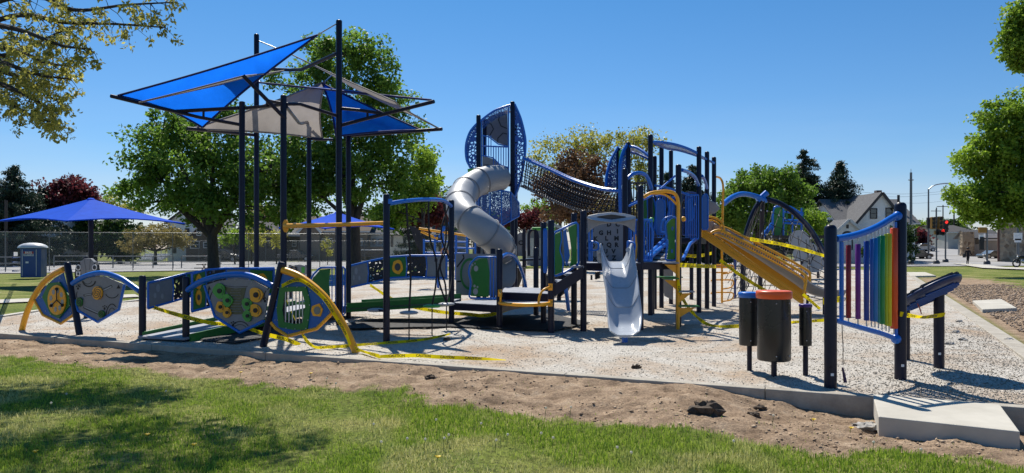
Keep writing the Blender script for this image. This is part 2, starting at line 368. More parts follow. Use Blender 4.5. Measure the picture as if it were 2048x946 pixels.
# concrete
m, t, b, o = nodes('concrete'); co = coords(t)
L(t, ramp(t, noise(t, 1.5, 6, 0.65, co), [(0.3, (0.40, 0.375, 0.32)), (0.7, (0.54, 0.51, 0.44))]), b.inputs['Base Color']); b.inputs['Roughness'].default_value = 0.9
bump(t, b, noise(t, 60, 4, 0.7, co), 0.25, 0.01); CONC = m
m, t, b, o = nodes('cast_concrete_edge'); co = coords(t)
L(t, ramp(t, noise(t, 2.5, 8, 0.75, co), [(0.3, (0.27, 0.24, 0.195)), (0.7, (0.46, 0.425, 0.36))]), b.inputs['Base Color']); b.inputs['Roughness'].default_value = 0.92
bump(t, b, noise(t, 35, 5, 0.7, co), 0.5, 0.012); KERB = m
def curb(a, d, length, wid, name, seg=2.4, top=0.02, bot=-0.4, nin=None):
    mb = MB(); n = V((-d.y, d.x, 0)) if nin is None else nin; k = 0.0
    while k < length:
        e = min(k+seg-0.008, length); p, q = a+d*k, a+d*e
        for u in (0,):
            base = [p, q, q+n*wid, p+n*wid]; mb.prism([V((v.x, v.y, bot)) for v in base], (0, 0, top-bot))
        k += seg
    return mb
mb = curb(CA-CDIR*3.2, CDIR, 14.78+3.2-0.0, 0.16, 'kerb')
# run up to the slab, then on past it
mb.build('front_kerb', KERB, kind='structure', label='low concrete kerb along the front of the play area', bevel=0.012)
curb(CA+CDIR*14.79+CN*0.0, CDIR, 3.2, 0.16, 'kerb').build('front_kerb', KERB, kind='structure', label='low concrete kerb beyond the near slab', bevel=0.012)
curb(RC-RDIR*6.5, RDIR, 44, 0.28, 'kerb', 3.0).build('side_kerb', KERB, kind='structure', label='concrete kerb receding along the right side of the play area', bevel=0.012)
lc = MB()
for a, b2 in zip(pitpx[:5], pitpx[1:6]):
    p, q = G(*a), G(*b2); lc.bar(p+V((0, 0, -0.05)), q+V((0, 0, -0.05)), 0.2, 0.16)
lc.build('rear_kerb', CONC, kind='structure', label='low concrete kerb at the left rear of the play area')
sl = [G(1745, 788, 0.03), G(2000, 809, 0.03), G(2040, 863, 0.03), G(1757, 833, 0.03)]
mb = MB().prism([V((p.x, p.y, -0.16)) for p in sl][::-1], (0, 0, 0.19)); mb.build('concrete_slab', CONC, kind='structure', label='square concrete pad set against the front kerb', bevel=0.01)
sl = [G(1945, 603), G(2003, 600), G(2034, 618), G(1965, 621)]
MB().prism([V((p.x, p.y, -0.15)) for p in sl][::-1], (0, 0, 0.18)).build('concrete_slab', CONC, kind='structure', bevel=0.01)
sl = [G(1812, 545), G(1850, 545), G(1872, 552), G(1822, 553)]
MB().prism([V((p.x, p.y, -0.15)) for p in sl][::-1], (0, 0, 0.18)).build('concrete_slab', CONC, kind='structure')
# paths and roads: draped sheets
m, t, b, o = nodes('pale_asphalt'); co = coords(t)
L(t, ramp(t, noise(t, 0.4, 6, 0.7, co), [(0.3, (0.24, 0.235, 0.23)), (0.7, (0.36, 0.35, 0.34))]), b.inputs['Base Color']); b.inputs['Roughness'].default_value = 0.9; ROAD = m
def drape(px, name, mat, dz=0.03, label=None, nsub=14, z0=0.0):
    """px: (left polyline near->far, right polyline near->far) on the ground"""
    A, B = px; rows = []
    def pt(x, y):
        # intersect with terrain
        D = (H+0.05)*F/max(y-HY, 0.5) if y > HY+0.5 else 300
        if isinstance(z0, str):
            pass
        return D
    for i in range(len(A)-1):
        for k in range(6 if i < len(A)-2 else 7):
            t_ = k/6; a = V(A[i])*(1-t_)+V(A[i+1])*t_; b_ = V(B[i])*(1-t_)+V(B[i+1])*t_; row = []
            for j in range(nsub+1):
                p = a*(1-j/nsub)+b_*(j/nsub); row.append(V((p.x, p.y, float(gz(p.x, p.y))+dz)))
            rows.append(row)
    return MB().grid(rows).build(name, mat, kind='structure', label=label)
def W(x, D): return ((x-CX)/F*D, D)
drape(([W(-600, 41), W(-600, 90)], [W(1300, 78), W(1300, 92)]), 'street', ROAD, 0.05, 'pale street running behind the lawn on the left')
drape(([W(-600, 34), W(-400, 41.2)], [W(420, 34), W(500, 45)]), 'lawn_path', CONC, 0.0, None) if False else None
pa = [G(-60, 607), G(280, 592)]; pb = [G(-60, 600), G(270, 587)]
drape(([(p.x, p.y) for p in pa], [(p.x, p.y) for p in pb]), 'path', CONC, 0.04, 'narrow concrete path across the left lawn')
drape(([W(1240, 62), W(1240, 96)], [W(2500, 74), W(2500, 104)]), 'street', ROAD, 0.06, 'street crossing behind the white house corner')
drape(([W(1838, 100), W(1848, 160), W(1856, 300)], [W(1990, 100), W(1935, 160), W(1885, 300)]), 'street', ROAD, 0.09, 'side street rising away past the traffic lights')
drape(([W(1780, 68), W(1790, 71.5)], [W(1900, 62), W(1930, 72)]), 'pavement', CONC, 0.05) if False else None
drape(([W(1905, 78), W(1965, 60), W(2300, 45)], [W(1935, 79), W(2010, 62.5), W(2400, 49)]), 'pavement', CONC, 0.10, 'concrete pavement curving along the lawn corner')
mk = MB()
for D in (84,): mk.grid([[V((x, D+0.0, float(gz(x, D))+0.085)) for x in np.linspace(20, 80, 30)], [V((x, D+0.35, float(gz(x, D))+0.085)) for x in np.linspace(20, 80, 30)]])
mk.build('road_marking', paint('road_yellow', (0.5, 0.38, 0.12), 0.8), kind='structure')

# ---------- grass blades, stones, clods ----------
def blades(n, ymin, ymax, hmin, hmax, wid, name, mat, pw=1.0, cond=None, umax=0.8):
    Y = ymin+(ymax-ymin)*rng.random(n)**pw; X = (rng.random(n)*2-1)*umax*(Y+0.6)
    dm = dirtmask(X, Y); patch = fbm(X, Y, 0.7, 3)
    keep = (rng.random(n) > dm*1.0-0.015) & (curb_s(X, Y) < -0.1) & (rng.random(n) < 0.72+patch*1.2)
    X, Y, patch = X[keep], Y[keep], patch[keep]; n = len(X); Z = gz(X, Y)
    h = (hmin+(hmax-hmin)*rng.random(n)**2)*(0.8+0.9*np.clip(fbm(X, Y, 1.4, 2)+0.25, 0, 1))*(1-0.5*dirtmask(X, Y))
    th = rng.random(n)*2*np.pi; ln = rng.random(n)*0.9*h; la = rng.random(n)*2*np.pi
    dx, dy = np.cos(th)*wid/2, np.sin(th)*wid/2; lx, ly = np.cos(la)*ln, np.sin(la)*ln
    v = np.empty((n, 5, 3))
    v[:, 0] = np.stack([X-dx, Y-dy, Z-0.01], -1); v[:, 1] = np.stack([X+dx, Y+dy, Z-0.01], -1)
    v[:, 2] = np.stack([X+dx*0.8+lx*0.35, Y+dy*0.8+ly*0.35, Z+h*0.6], -1); v[:, 3] = np.stack([X-dx*0.8+lx*0.35, Y-dy*0.8+ly*0.35, Z+h*0.6], -1)
    v[:, 4] = np.stack([X+lx, Y+ly, Z+h*0.95], -1)
    b0 = np.arange(n)*5
    # two triangles pairs -> use tris only
    fs = np.concatenate([np.stack([b0, b0+1, b0+2], -1), np.stack([b0, b0+2, b0+3], -1), np.stack([b0+3, b0+2, b0+4], -1)])
    dry = np.repeat(np.clip(fbm(X, Y, 1.1, 4, 0.6)*1.9+0.48+0.2*(rng.random(n)-0.5), 0, 1), 5)
    return np_mesh(name, v.reshape(-1, 3), fs, mat, False, {'dry': dry})
m, t, b, o = nodes('grass_blade')
g = N(t, 'NewGeometry'); a = N(t, 'Attribute', attribute_name='dry')
ca = ramp(t, g.outputs['Random Per Island'], [(0.0, (0.10, 0.20, 0.018)), (1.0, (0.42, 0.54, 0.07))])
cb = ramp(t, g.outputs['Random Per Island'], [(0.0, (0.36, 0.37, 0.10)), (1.0, (0.72, 0.66, 0.32))])
mx = N(t, 'Mix', data_type='RGBA'); L(t, ramp(t, a.outputs['Fac'], [(0.35, 0.0), (0.85, 0.95)]), mx.inputs[0]); L(t, ca, mx.inputs[6]); L(t, cb, mx.inputs[7])
L(t, mx.outputs[2], b.inputs['Base Color']); b.inputs['Roughness'].default_value = 0.5; b.inputs['Specular IOR Level'].default_value = 0.25
tl = N(t, 'BsdfTranslucent'); L(t, mx.outputs[2], tl.inputs['Color']); ms = N(t, 'MixShader'); ms.inputs[0].default_value = 0.4
L(t, b.outputs[0], ms.inputs[1]); L(t, tl.outputs[0], ms.inputs[2]); L(t, ms.outputs[0], o.inputs[0]); GB = m
tag(blades(440000, 4.6, 13.6, 0.012, 0.058, 0.006, 'grass', GB, 1.15), 'green lawn grass in the foreground, straw-coloured in patches', 'grass', kind='stuff')
def rocks(n, gen, smin, smax, name, mat, label, fz, pw=3.0):
    X, Y = gen(n); n = len(X); Z = fz(X, Y); s = smin+(smax-smin)*rng.random(n)**pw
    base = np.array([[1, 0, 0], [0, 1, 0], [-1, 0, 0], [0, -1, 0], [0, 0, 0.8], [0, 0, -0.8]], float)
    v = base[None]*(0.6+0.8*rng.random((n, 6, 1))); a = rng.random(n)*6.28; ca, sa = np.cos(a), np.sin(a)
    x = v[..., 0]*ca[:, None]-v[..., 1]*sa[:, None]*0.7; y = v[..., 0]*sa[:, None]+v[..., 1]*ca[:, None]*0.7
    v = np.stack([x*s[:, None]+X[:, None], y*s[:, None]+Y[:, None], v[..., 2]*s[:, None]*0.8+Z[:, None]+s[:, None]*0.3], -1)
    tri = np.array([[0, 1, 4], [1, 2, 4], [2, 3, 4], [3, 0, 4], [1, 0, 5], [2, 1, 5], [3, 2, 5], [0, 3, 5]])
    fs = (np.arange(n)[:, None, None]*6+tri[None]).reshape(-1, 3)
    return tag(np_mesh(name, v.reshape(-1, 3), fs, mat), label, name.split('_')[-1], kind='stuff')
def stonemat(name, c1, c2):
    m, t, b, o = nodes(name); g = N(t, 'NewGeometry'); L(t, ramp(t, g.outputs['Random Per Island'], [(0, c1), (1, c2)]), b.inputs['Base Color']); b.inputs['Roughness'].default_value = 0.9; return m
def gen_pit(ymax, ymin=7, umax=0.75, pw=1.0, tight=0):
    def g(n):
        Y = ymin+(ymax-ymin)*rng.random(n)**pw; X = (rng.random(n)*2-1)*umax*Y
        q = (X-RC.x)*RDIR.y-(Y-RC.y)*RDIR.x; k = pit_in(X, Y) & (curb_s(X, Y) > 0.2) & (q < -0.15)
        return X[k], Y[k]
    return g
def gen_right(n):
    Y = 7+9*rng.random(n)**1.3; X = (0.3+0.55*rng.random(n))*Y; k = (rng.random(n) < sstep(0.3, 0.62, X/Y)) & pit_in(X, Y) & (curb_s(X, Y) > 0.2)
    return X[k], Y[k]
rocks(60000, gen_pit(26, 7, pw=1.6), 0.004, 0.016, 'gravel', stonemat('gravel_stone', (0.34, 0.30, 0.25), (0.54, 0.50, 0.43)), 'pale crushed stone lying over the play area', pz)
rocks(30000, gen_right, 0.005, 0.017, 'coarse_gravel', stonemat('coarse_stone', (0.20, 0.17, 0.135), (0.36, 0.32, 0.26)), 'coarser loose gravel around the tilted drum table', pz)
def gen_dirt(n):
    Y = 5.5+8.5*rng.random(n); X = (rng.random(n)*2-1)*0.78*Y; k = (rng.random(n) < dirtmask(X, Y)) & (curb_s(X, Y) < -0.06) & (rng.random(n) < 0.5+fbm(X, Y, 0.8, 3)*1.6)
    return X[k], Y[k]
rocks(70000, gen_dirt, 0.003, 0.027, 'dirt_clods', stonemat('dirt_clod', (0.20, 0.13, 0.08), (0.56, 0.42, 0.28)), 'crumbled brown clods scattered on the bare dirt band', gz, 14.0)
def gen_mulch(n):
    Y = 12+22*rng.random(n)**1.3; q = 0.4+4*rng.random(n); X = RC.x+(Y-RC.y)*RDIR.x/RDIR.y+q/RDIR.y; k = (rng.random(n) < dirtmask(X, Y))
    return X[k], Y[k]
rocks(22000, gen_mulch, 0.008, 0.05, 'mulch_clods', stonemat('mulch_chip', (0.12, 0.08, 0.055), (0.42, 0.33, 0.25)), 'broken soil and bark chips beside the right kerb', gz, 4.0)
# tangle of dark clods and rock: individual ones
def boulder(x, y, s, mat, label, z0=None, cat='clod', fl=0.7, group=None):
    c = G(x, y, -0.08); c.z = float(gz(c.x, c.y)) if curb_s(c.x, c.y) < 0 else float(pz(c.x, c.y))
    mb = MB(); n = 16; m_ = 9; vs = []
    for i in range(m_+1):
        ph = math.pi*i/m_
        for k in range(n):
            th = 2*math.pi*k/n; d = V((math.sin(ph)*math.cos(th), math.sin(ph)*math.sin(th), math.cos(ph)))
            r = s*(1+0.9*float(vnoise(d.x*2+x, d.y*2+d.z*3, 0.7))+0.5*float(vnoise(d.x*5+x, d.y*5+d.z*4, 0.6)))
            vs.append(c+V((d.x*r*1.25, d.y*r, d.z*r*fl+s*0.2)))
    mb.add(vs, [[i*n+k, i*n+(k+1) % n, (i+1)*n+(k+1) % n, (i+1)*n+k] for i in range(m_) for k in range(n)])
    return mb.build(cat+'_lump' if cat == 'clod' else cat, mat, label=label, cat=cat, group=group)
CLOD = bark('dark_clod', (0.085, 0.06, 0.04)); CMT = bark('spilt_concrete', (0.40, 0.38, 0.35))
boulder(1412, 838, 0.12, CLOD, 'large dark clod of soil at the edge of the front grass', fl=.85)
boulder(1508, 832, 0.05, CLOD, 'fist-sized dark clod right of the largest clod')
boulder(1732, 838, 0.10, CMT, 'pale crumbled lump of spilt concrete left of the near slab', fl=0.35)
boulder(1522, 812, 0.055, CLOD, 'dark stone on the dirt below the three drums')
boulder(862, 768, 0.06, CLOD, 'dark clod on the dirt below the tape on the ground')
boulder(1273, 748, 0.05, CLOD, 'brown clod just behind the kerb in front of the wave slide')
boulder(893, 690, 0.05, CLOD, 'small dark clod behind the tape lying on the kerb')
# footprints of broken ground near right kerb
for i, (x, y) in enumerate([(1918, 652), (1912, 674), (1925, 690), (1900, 700), (2018, 690)]):
    boulder(x, y, 0.055, CMT, ['dark upturned clod', 'flat clod', 'small clod', 'low clod', 'stone'][i]+' in the gravel, %s of the row leading away by the side kerb' % ['farthest', 'second farthest', 'middle', 'nearest', 'rightmost'][i], fl=0.5, group='clods beside the side kerb')
# dandelions
YF = leafmat('dandelion_petal', (0.75, 0.50, 0.01), (0.85, 0.62, 0.02), 0.2); WF = leafmat('seed_head', (0.75, 0.72, 0.62), (0.85, 0.82, 0.72), 0.5); STM = leafmat('stem_green', (0.10, 0.18, 0.04), (0.14, 0.2, 0.05), 0.2)
nd = 0
def dandelion(x, y, yellow, label):
    c = G(x, y, -0.05); c.z = float(gz(c.x, c.y)); hh = 0.07 if yellow else 0.10
    e = thing('dandelion', label, 'dandelion', c, 'dandelions in the front lawn')
    MB().tube([c, c+V((0.004, 0, hh*0.5)), c+V((0.01, 0.002, hh))], 0.0025, 5).build('stem', STM, e)
    mb = MB(); q = c+V((0.01, 0.002, hh))
    if yellow:
        for k in range(14):
            a = k*2.4; mb.add([q, q+V((0.024*math.cos(a-.2), 0.024*math.sin(a-.2), 0.009)), q+V((0.024*math.cos(a+.2), 0.024*math.sin(a+.2), 0.011))], [[0, 1, 2]])
        mb.ball(q, (0.012, 0.012, 0.007), 6); mb.build('flower', YF, e)
    else: mb.ball(q, 0.012, 7); mb.build('seed_head', WF, e)
ylw = [(292, 886, 'at the lower left of the lawn in tree shade'), (385, 908, 'right of the first yellow one near the bottom edge'), (68, 925, 'farthest left near the bottom edge'), (873, 941, 'at the very bottom of the lawn below the red-brown dirt'), (620, 760, 'on the grass edge under the leaning yellow arch'), (1700, 857, 'on bare soil beside the spilt concrete'), (480, 753, 'near the dirt edge below the round dials panel'), (1625, 848, 'among weeds at the dirt edge')]
for x, y, s_ in ylw: dandelion(x, y, True, 'yellow dandelion flower '+s_)
wh = [(848, 908), (895, 897), (812, 905), (1013, 898), (1465, 912), (886, 905), (1104, 906), (131, 806), (652, 775), (1300, 770), (1080, 895), (990, 911), (760, 912), (1232, 925), (870, 860), (1140, 840), (745, 870), (330, 800), (1090, 838), (1745, 910), (1260, 935), (960, 870), (100, 828), (670, 783), (1840, 925), (1545, 850)]
wh.sort()
for i, (x, y) in enumerate(wh):
    if curb_s(*G(x, y, -0.05)[:2]) > -0.15: continue
    dandelion(x, y, False, 'white dandelion seed head, number %d counted from the left edge of the lawn' % (i+1) if False else 'white seed head in the grass, %s' % ('near the left edge of the picture' if x < 300 else 'below the fish shaped panels' if x < 780 else 'below the tape lying on the kerb' if x < 1000 else 'below the wave slide' if x < 1350 else 'below the drums and the slab'))

# thin black sheets with irregular holes, added on the stones under the ramps
PERFK = perf('black_perforated', (0.012, 0.012, 0.014), 14, 0.32, 0.8)
for px, lb in (([(400, 684), (470, 648), (600, 640), (645, 654), (560, 672), (470, 690)], 'black perforated sheet on the stones behind the round dial panel'), ([(690, 650), (760, 640), (905, 640), (985, 634), (1100, 630), (1180, 648), (1110, 664), (1000, 661), (900, 656), (700, 660)], 'black perforated sheet on the stones under the transfer platform')):
    pts = [G(x, y) for x, y in px]; MB().prism([V((p.x, p.y, .025)) for p in pts], (0, 0, .012)).build('ground_sheet', PERFK, label=lb, cat='mat')
# ================= PLAY EQUIPMENT =================
def post_mb(x, ytop, D, r=0.06, xb=None, n=16, cap=True):
    """upright ribbed post at photo column x, depth D, top at photo row ytop"""
    top = P(x, ytop, D); bot = P(xb if xb is not None else x, 0, D); bot.z = -0.05
    d = (top-bot).normalized()
    mb = MB().tube([bot, top-d*0.03, top-d*0.012, top], [r, r, r*0.93, r*0.6], n, flute=0.07)
    return mb, top, bot
def post(x, ytop, D, parent, r=0.06, xb=None, name='post', mat=None):
    mb, top, bot = post_mb(x, ytop, D, r, xb); return mb.build(name, mat or NAVY, parent)
def frame_tube(pl, px, r, parent, mat, name='frame', closed=True, smooth=False, off=0.0, n=8):
    pts = [pl(x, y, off) for x, y in px]
    if smooth: pts = catmull(pts, 5, closed)
    elif closed:                                   # round the corners slightly
        q = []
        for i, p in enumerate(pts):
            a = pts[i-1]; b_ = pts[(i+1) % len(pts)]
            q += [p+(a-p).normalized()*min(0.04, (a-p).length*.3), p+(b_-p).normalized()*min(0.04, (b_-p).length*.3)]
        pts = q
    return MB().tube(pts, r, n, closed=closed).build(name, mat, parent)
def panel(pl, px, parent, mat, name='panel', th=0.02, off=0.0, smooth=False, bevel=0):
    pts = [pl(x, y, off) for x, y in px]
    if smooth: pts = catmull(pts, 4, True)
    return MB().prism(pts, pl.n*th).build(name, mat, parent, bevel=bevel)
def bolts(pl, px, parent, off=-0.005, r=0.011, name='bolts', mat=None):
    mb = MB()
    for x, y in px:
        c = pl(x, y, off); mb.lathe(c, [(0, -0.008), (r*.8, -0.007), (r, 0)], 6, axis=pl.n)
    return mb.build(name, mat or STEEL, parent)
def disc(pl, x, y, rx, parent, mat, name, th=0.02, off=-0.02, ry=None, n=24):
    pts = [pl(x+rx*math.cos(2*math.pi*k/n), y+(ry or rx)*math.sin(2*math.pi*k/n), off) for k in range(n)]
    return MB().prism(pts, pl.n*th).build(name, mat, parent)
def arc_px(x, y, rx, ry, a0, a1, n=10): return [(x+rx*math.cos(math.radians(a0+(a1-a0)*k/n)), y-ry*math.sin(math.radians(a0+(a1-a0)*k/n))) for k in range(n+1)]
def stroke(pl, px, wpx, off, mb, closed=False):
    """flat painted or engraved line along a photo polyline"""
    n = len(px); L_, R_ = [], []
    for i, (x, y) in enumerate(px):
        a = px[i-1] if (i or closed) else px[i]; c = px[(i+1) % n] if (i < n-1 or closed) else px[i]
        dx, dy = c[0]-a[0], c[1]-a[1]; l = math.hypot(dx, dy) or 1
        L_.append(pl(x-dy/l*wpx/2, y+dx/l*wpx/2, off)); R_.append(pl(x+dy/l*wpx/2, y-dx/l*wpx/2, off))
    vs = L_+R_; fs = [[i, (i+1) % n, n+(i+1) % n, n+i] for i in range(n if closed else n-1)]
    return mb.add(vs, fs)
def paws(pl, x, y, s, mb, off):
    for dx, dy, r in ((0, 0, 1), (-1.1, -1.5, .6), (0.2, -2.1, .6), (1.5, -1.3, .6)):
        c = circ(pl, x+dx*s, y+dy*s, r*s*0.8, r*s, 10, off); mb.add(c, [list(range(10))])
# ---------- shade sails on tall posts ----------
sh = thing('shade_structure', 'tall navy steel structure holding blue and taupe triangular shade sails over the ramps', 'shade structure', G(600, 640))
for x, yt, D, r in ((484, 203, 15.0, .062), (513, 68, 17.5, .062), (567, 190, 14.5, .062), (618, 235, 18.5, .06), (678, 40, 15.6, .066), (697, 225, 17.0, .06)):
    p_ = post(x, yt, D, sh, r)
def arm(pts, r=0.035, name='arm'):
    return MB().tube([P(*p) for p in pts], r, 8).build(name, NAVY, sh)
arm([(478, 216, 15), (350, 223, 15.1), (222, 192, 15.2)], .04); arm([(484, 250, 15), (400, 235, 15.05), (330, 218, 15.1)])
arm([(407, 222, 15.05), (407, 236, 15.05)], .025)
arm([(510, 270, 17.5), (440, 263, 16.6), (375, 257, 15.7)], .04); arm([(512, 240, 17.5), (474, 250, 17.1), (440, 262, 16.6)]); arm([(470, 251, 17.0), (470, 265, 17.0)], .025)
arm([(571, 238, 14.5), (530, 196, 14.2), (486, 151, 14.0)], .04)
arm([(490, 216, 15), (540, 212, 14.8), (563, 209, 14.5)]); arm([(535, 201, 14.7), (563, 206, 14.5)], .03); arm([(535, 201, 14.7), (533, 212, 14.8)], .025)
arm([(571, 208, 14.5), (600, 208, 14.8), (628, 217, 15.1), (672, 231, 15.5)]); arm([(573, 214, 14.5), (598, 246, 16.5), (603, 247, 17), (617, 244, 18.4)])
arm([(624, 252, 18.5), (645, 277, 18.9), (650, 279, 19)]); arm([(622, 278, 18.5), (640, 279, 18.7), (665, 279, 19)]); arm([(634, 266, 18.7), (634, 278, 18.7)], .025)
arm([(674, 107, 15.6), (640, 122, 16), (603, 139, 16.6), (580, 140, 17), (520, 137, 17.5)], .04)
arm([(684, 217, 15.6), (725, 221, 15.4), (764, 227, 15.2)]); arm([(684, 250, 15.6), (730, 238, 15.4), (868, 203, 14.6)], .04); arm([(735, 223, 15.4), (735, 236, 15.4)], .025)
arm([(702, 271, 17), (790, 265, 16.6), (884, 258, 16.2)], .04); arm([(703, 239, 17), (745, 250, 16.8), (795, 265, 16.6)]); arm([(757, 253, 16.8), (757, 266, 16.8)], .025)
def sail(cs, mat, label, pull=0.14, n=14, sag=0.0, hem=0.022, hmat=None):
    c = [P(*q) for q in cs]; ce = (c[0]+c[1]+c[2])/3; nrm = (c[1]-c[0]).cross(c[2]-c[0]).normalized()
    def pt(a, b_, d):
        p = c[0]*a+c[1]*b_+c[2]*d; w_ = 4*(a*b_+b_*d+d*a); q = min(1, w_)
        e = max(0, 1-9*a*b_*d*3)
        return p+(ce-p)*pull*q*e+nrm*sag*27*a*b_*d
    idx = {}; mb = MB(); vs = []; fs = []
    for i in range(n+1):
        for j in range(n+1-i): idx[i, j] = len(vs); vs.append(pt(i/n, j/n, 1-i/n-j/n))
    for i in range(n):
        for j in range(n-i):
            fs.append([idx[i, j], idx[i+1, j], idx[i, j+1]])
            if i+j < n-1: fs.append([idx[i+1, j], idx[i+1, j+1], idx[i, j+1]])
    s = mb.add(vs, fs, True).build('sail', mat, sh, label=label)
    hm = MB()
    for k in range(3):
        e = []
        for i in range(n+1):
            t_ = i/n; w_ = [0, 0, 0]; w_[k] = 1-t_; w_[(k+1) % 3] = t_; e.append(pt(*w_))
        hm.tube(e, hem, 6)
    hm.build('hem', hmat or HEM, s)
    return s
TH = paint('taupe_hem', (0.22, 0.20, 0.185), 0.8)
sail([(236, 191, 15.2), (635, 70, 15.6), (405, 255, 15.8)], SAILB, 'large blue sail on the left', .10, sag=0.12)
sail([(650, 163, 17.6), (382, 258, 15.9), (645, 277, 18.8)], SAILG, 'large taupe sail hanging at the middle', .10, sag=-0.1, hmat=TH)
sail([(645, 167, 17.6), (672, 273, 16.5), (842, 260, 16.4)], SAILB, 'blue triangular sail at the right rear', .07)
sail([(518, 165, 17.4), (862, 200, 14.7), (700, 186, 19.5)], SAILB, 'blue sail seen edge-on like a ribbon', .25, sag=.05)
sail([(585, 110, 18.5), (880, 258, 16.2), (790, 203, 14.2)], SAILG, 'narrow taupe sail stretched to the right arm tip', .3, sag=.08, hem=.015, hmat=TH)
sail([(278, 205, 14.1), (576, 140, 17.3), (486, 152, 14.05)], SAILG, 'narrow taupe sail seen edge-on in front of the big blue sail', .12, hem=.015, hmat=TH)
ch = MB()
for a, b_ in (((672, 48, 15.6), (635, 70, 15.6)), ((518, 82, 17.5), (552, 96, 17.3)), ((516, 158, 17.5), (520, 165, 17.4)), ((650, 163, 17.6), (664, 150, 16.5)), ((222, 192, 15.2), (240, 191, 15.2))):
    ch.tube([P(*a), P(*b_)], 0.014, 5)
ch.build('cable', STEEL, sh)

# ---------- fish shaped activity walls along the front kerb ----------
FP = Pl((-2.39, 11.38), (-7.21, 3.12)); FP = Pl((-9.6, 14.5), (7.21, -3.12))     # n points away from the viewer
def on_fp(x, y, off=0.0): return FP(x, y, off)
def tape_mark(): pass
TWHEEL = paint('clear_window', (.30, .31, .30), .2)
w1 = thing('activity_wall', 'fish shaped activity wall with a yellow paddle wheel and a grey spiral maze panel, leftmost by the kerb', 'activity wall', on_fp(150, 664))
def leaning(px_top, px_bot, parent, r=.062):
    a = on_fp(*px_bot); a.z = -0.1; b_ = on_fp(*px_top); d = (b_-a).normalized()
    return MB().tube([a, b_-d*.04, b_-d*.012, b_], [r, r, r*.92, r*.6], 16, flute=.07).build('leaning_post', NAVY, parent)
leaning((134, 525), (161, 668), w1)
frame_tube(FP, [(43, 664), (52, 630), (66, 597), (84, 569), (104, 551), (128, 538)], .055, w1, YEL, 'arch', False, True)
panel(FP, [(126, 546), (108, 557), (92, 572), (78, 590), (70, 600), (87, 628), (122, 645), (147, 628)], w1, BLUEP, 'wheel_panel', off=0.0)
frame_tube(FP, [(69, 600), (86, 630), (122, 647), (148, 629)], .028, w1, YEL, 'lower_rail', False)
gh = [(97, 566), (118, 564), (137, 590), (139, 611), (117, 637), (101, 629), (84, 594)]
panel(FP, gh, w1, GRN, 'hexagon_plate', off=-0.03)
dk = disc(FP, 113, 600, 18, w1, YEL, 'paddle_wheel', off=-0.055, ry=30)
mb = MB()
for k in range(8):
    a = k*math.pi/4+.2; mb.add(circ(FP, 113+11.5*math.cos(a), 600+19*math.sin(a), 3.0, 5.4, 10, -.058), [list(range(10))])
mb.build('wheel_openings', TWHEEL, dk)
mb = MB()
for k in range(3):
    a = k*2.1+.5; mb.tube([FP(113, 600, -.075), FP(113+14*math.cos(a), 600+24*math.sin(a), -.075)], .009, 6); mb.ball(FP(113+13*math.cos(a), 600+22*math.sin(a), -.075), .03)
mb.build('spokes', BLK, dk)
bolts(FP, gh, w1, off=-.035); bolts(FP, [(120, 556), (98, 570), (80, 596), (91, 622), (121, 640), (141, 625)], w1)
gp = [(147, 569), (178, 555), (207, 552), (249, 569), (238, 619), (196, 644), (157, 622)]
panel(FP, gp, w1, GRY, 'maze_panel')
frame_tube(FP, gp[3:]+[(150, 600)], .026, w1, BLUE, 'lower_rail', False)
frame_tube(FP, [(145, 567), (172, 552), (206, 546), (240, 556), (262, 570), (280, 583)], .05, w1, BLUE, 'arch', False, True)
mk = MB()
stroke(FP, arc_px(178, 560, 13, 13, 190, 350), 2.8, -.004, mk); stroke(FP, arc_px(175, 560, 9, 8, 195, 345), 1.0, -.004, mk)
stroke(FP, arc_px(224, 640, 13, 32, 55, 165), 1.8, -.004, mk); stroke(FP, arc_px(224, 640, 9, 24, 55, 160), 1.2, -.004, mk)
stroke(FP, arc_px(224, 585, 13, 11, 195, 345), 1.6, -.004, mk); stroke(FP, arc_px(165, 590, 12, 14, 150, 240), 1.4, -.004, mk)
mk.add([FP(233, 577, -.004), FP(241, 577, -.004), FP(237, 569, -.004)], [[0, 1, 2]])
paws(FP, 156, 577, 2.6, mk, -.004); paws(FP, 209, 617, 2.6, mk, -.004); paws(FP, 158, 572, 1.8, mk, -.004)
stroke(FP, [(167, 591), (184, 588)], 4, -.004, mk); stroke(FP, [(205, 581), (224, 572)], 5, -.004, mk); stroke(FP, [(167, 614), (197, 627)], 5, -.004, mk)
mk.build('printed_lines', BLK, w1)
mk = MB(); stroke(FP, [(206, 581), (223, 573)], 3, -.006, mk); stroke(FP, [(169, 590.5), (183, 588)], 2, -.006, mk); stroke(FP, [(168, 613.5), (196, 626)], 2.5, -.006, mk); mk.build('slots', LGRY, w1)
def spiral(pl, x, y, r, ry, parent, mat, lmat, off=-.03, arms=3):
    d = disc(pl, x, y, r, parent, mat, 'spiral_disc', off=off, ry=ry); q = MB()
    for k in range(arms):
        px = []
        for i in range(14):
            a = k*6.283/arms+i*.42; rr = .12+.85*i/13; px.append((x+r*rr*math.cos(a), y+ry*rr*math.sin(a)))
        stroke(pl, px, 1.3, off-.004, q)
    q.build('spiral_groove', lmat, d); return d
spiral(FP, 194, 586, 10, 13.5, w1, YEL, DGRY); spiral(FP, 202, 628, 6, 7.5, w1, GRN, BLK, arms=2); spiral(FP, 158, 604, 6, 9.5, w1, GRN, BLK, arms=2)
bolts(FP, [(152, 570), (180, 557), (207, 555), (228, 560), (246, 571), (243, 592), (235, 617), (214, 632), (195, 641), (176, 633), (159, 620)], w1)
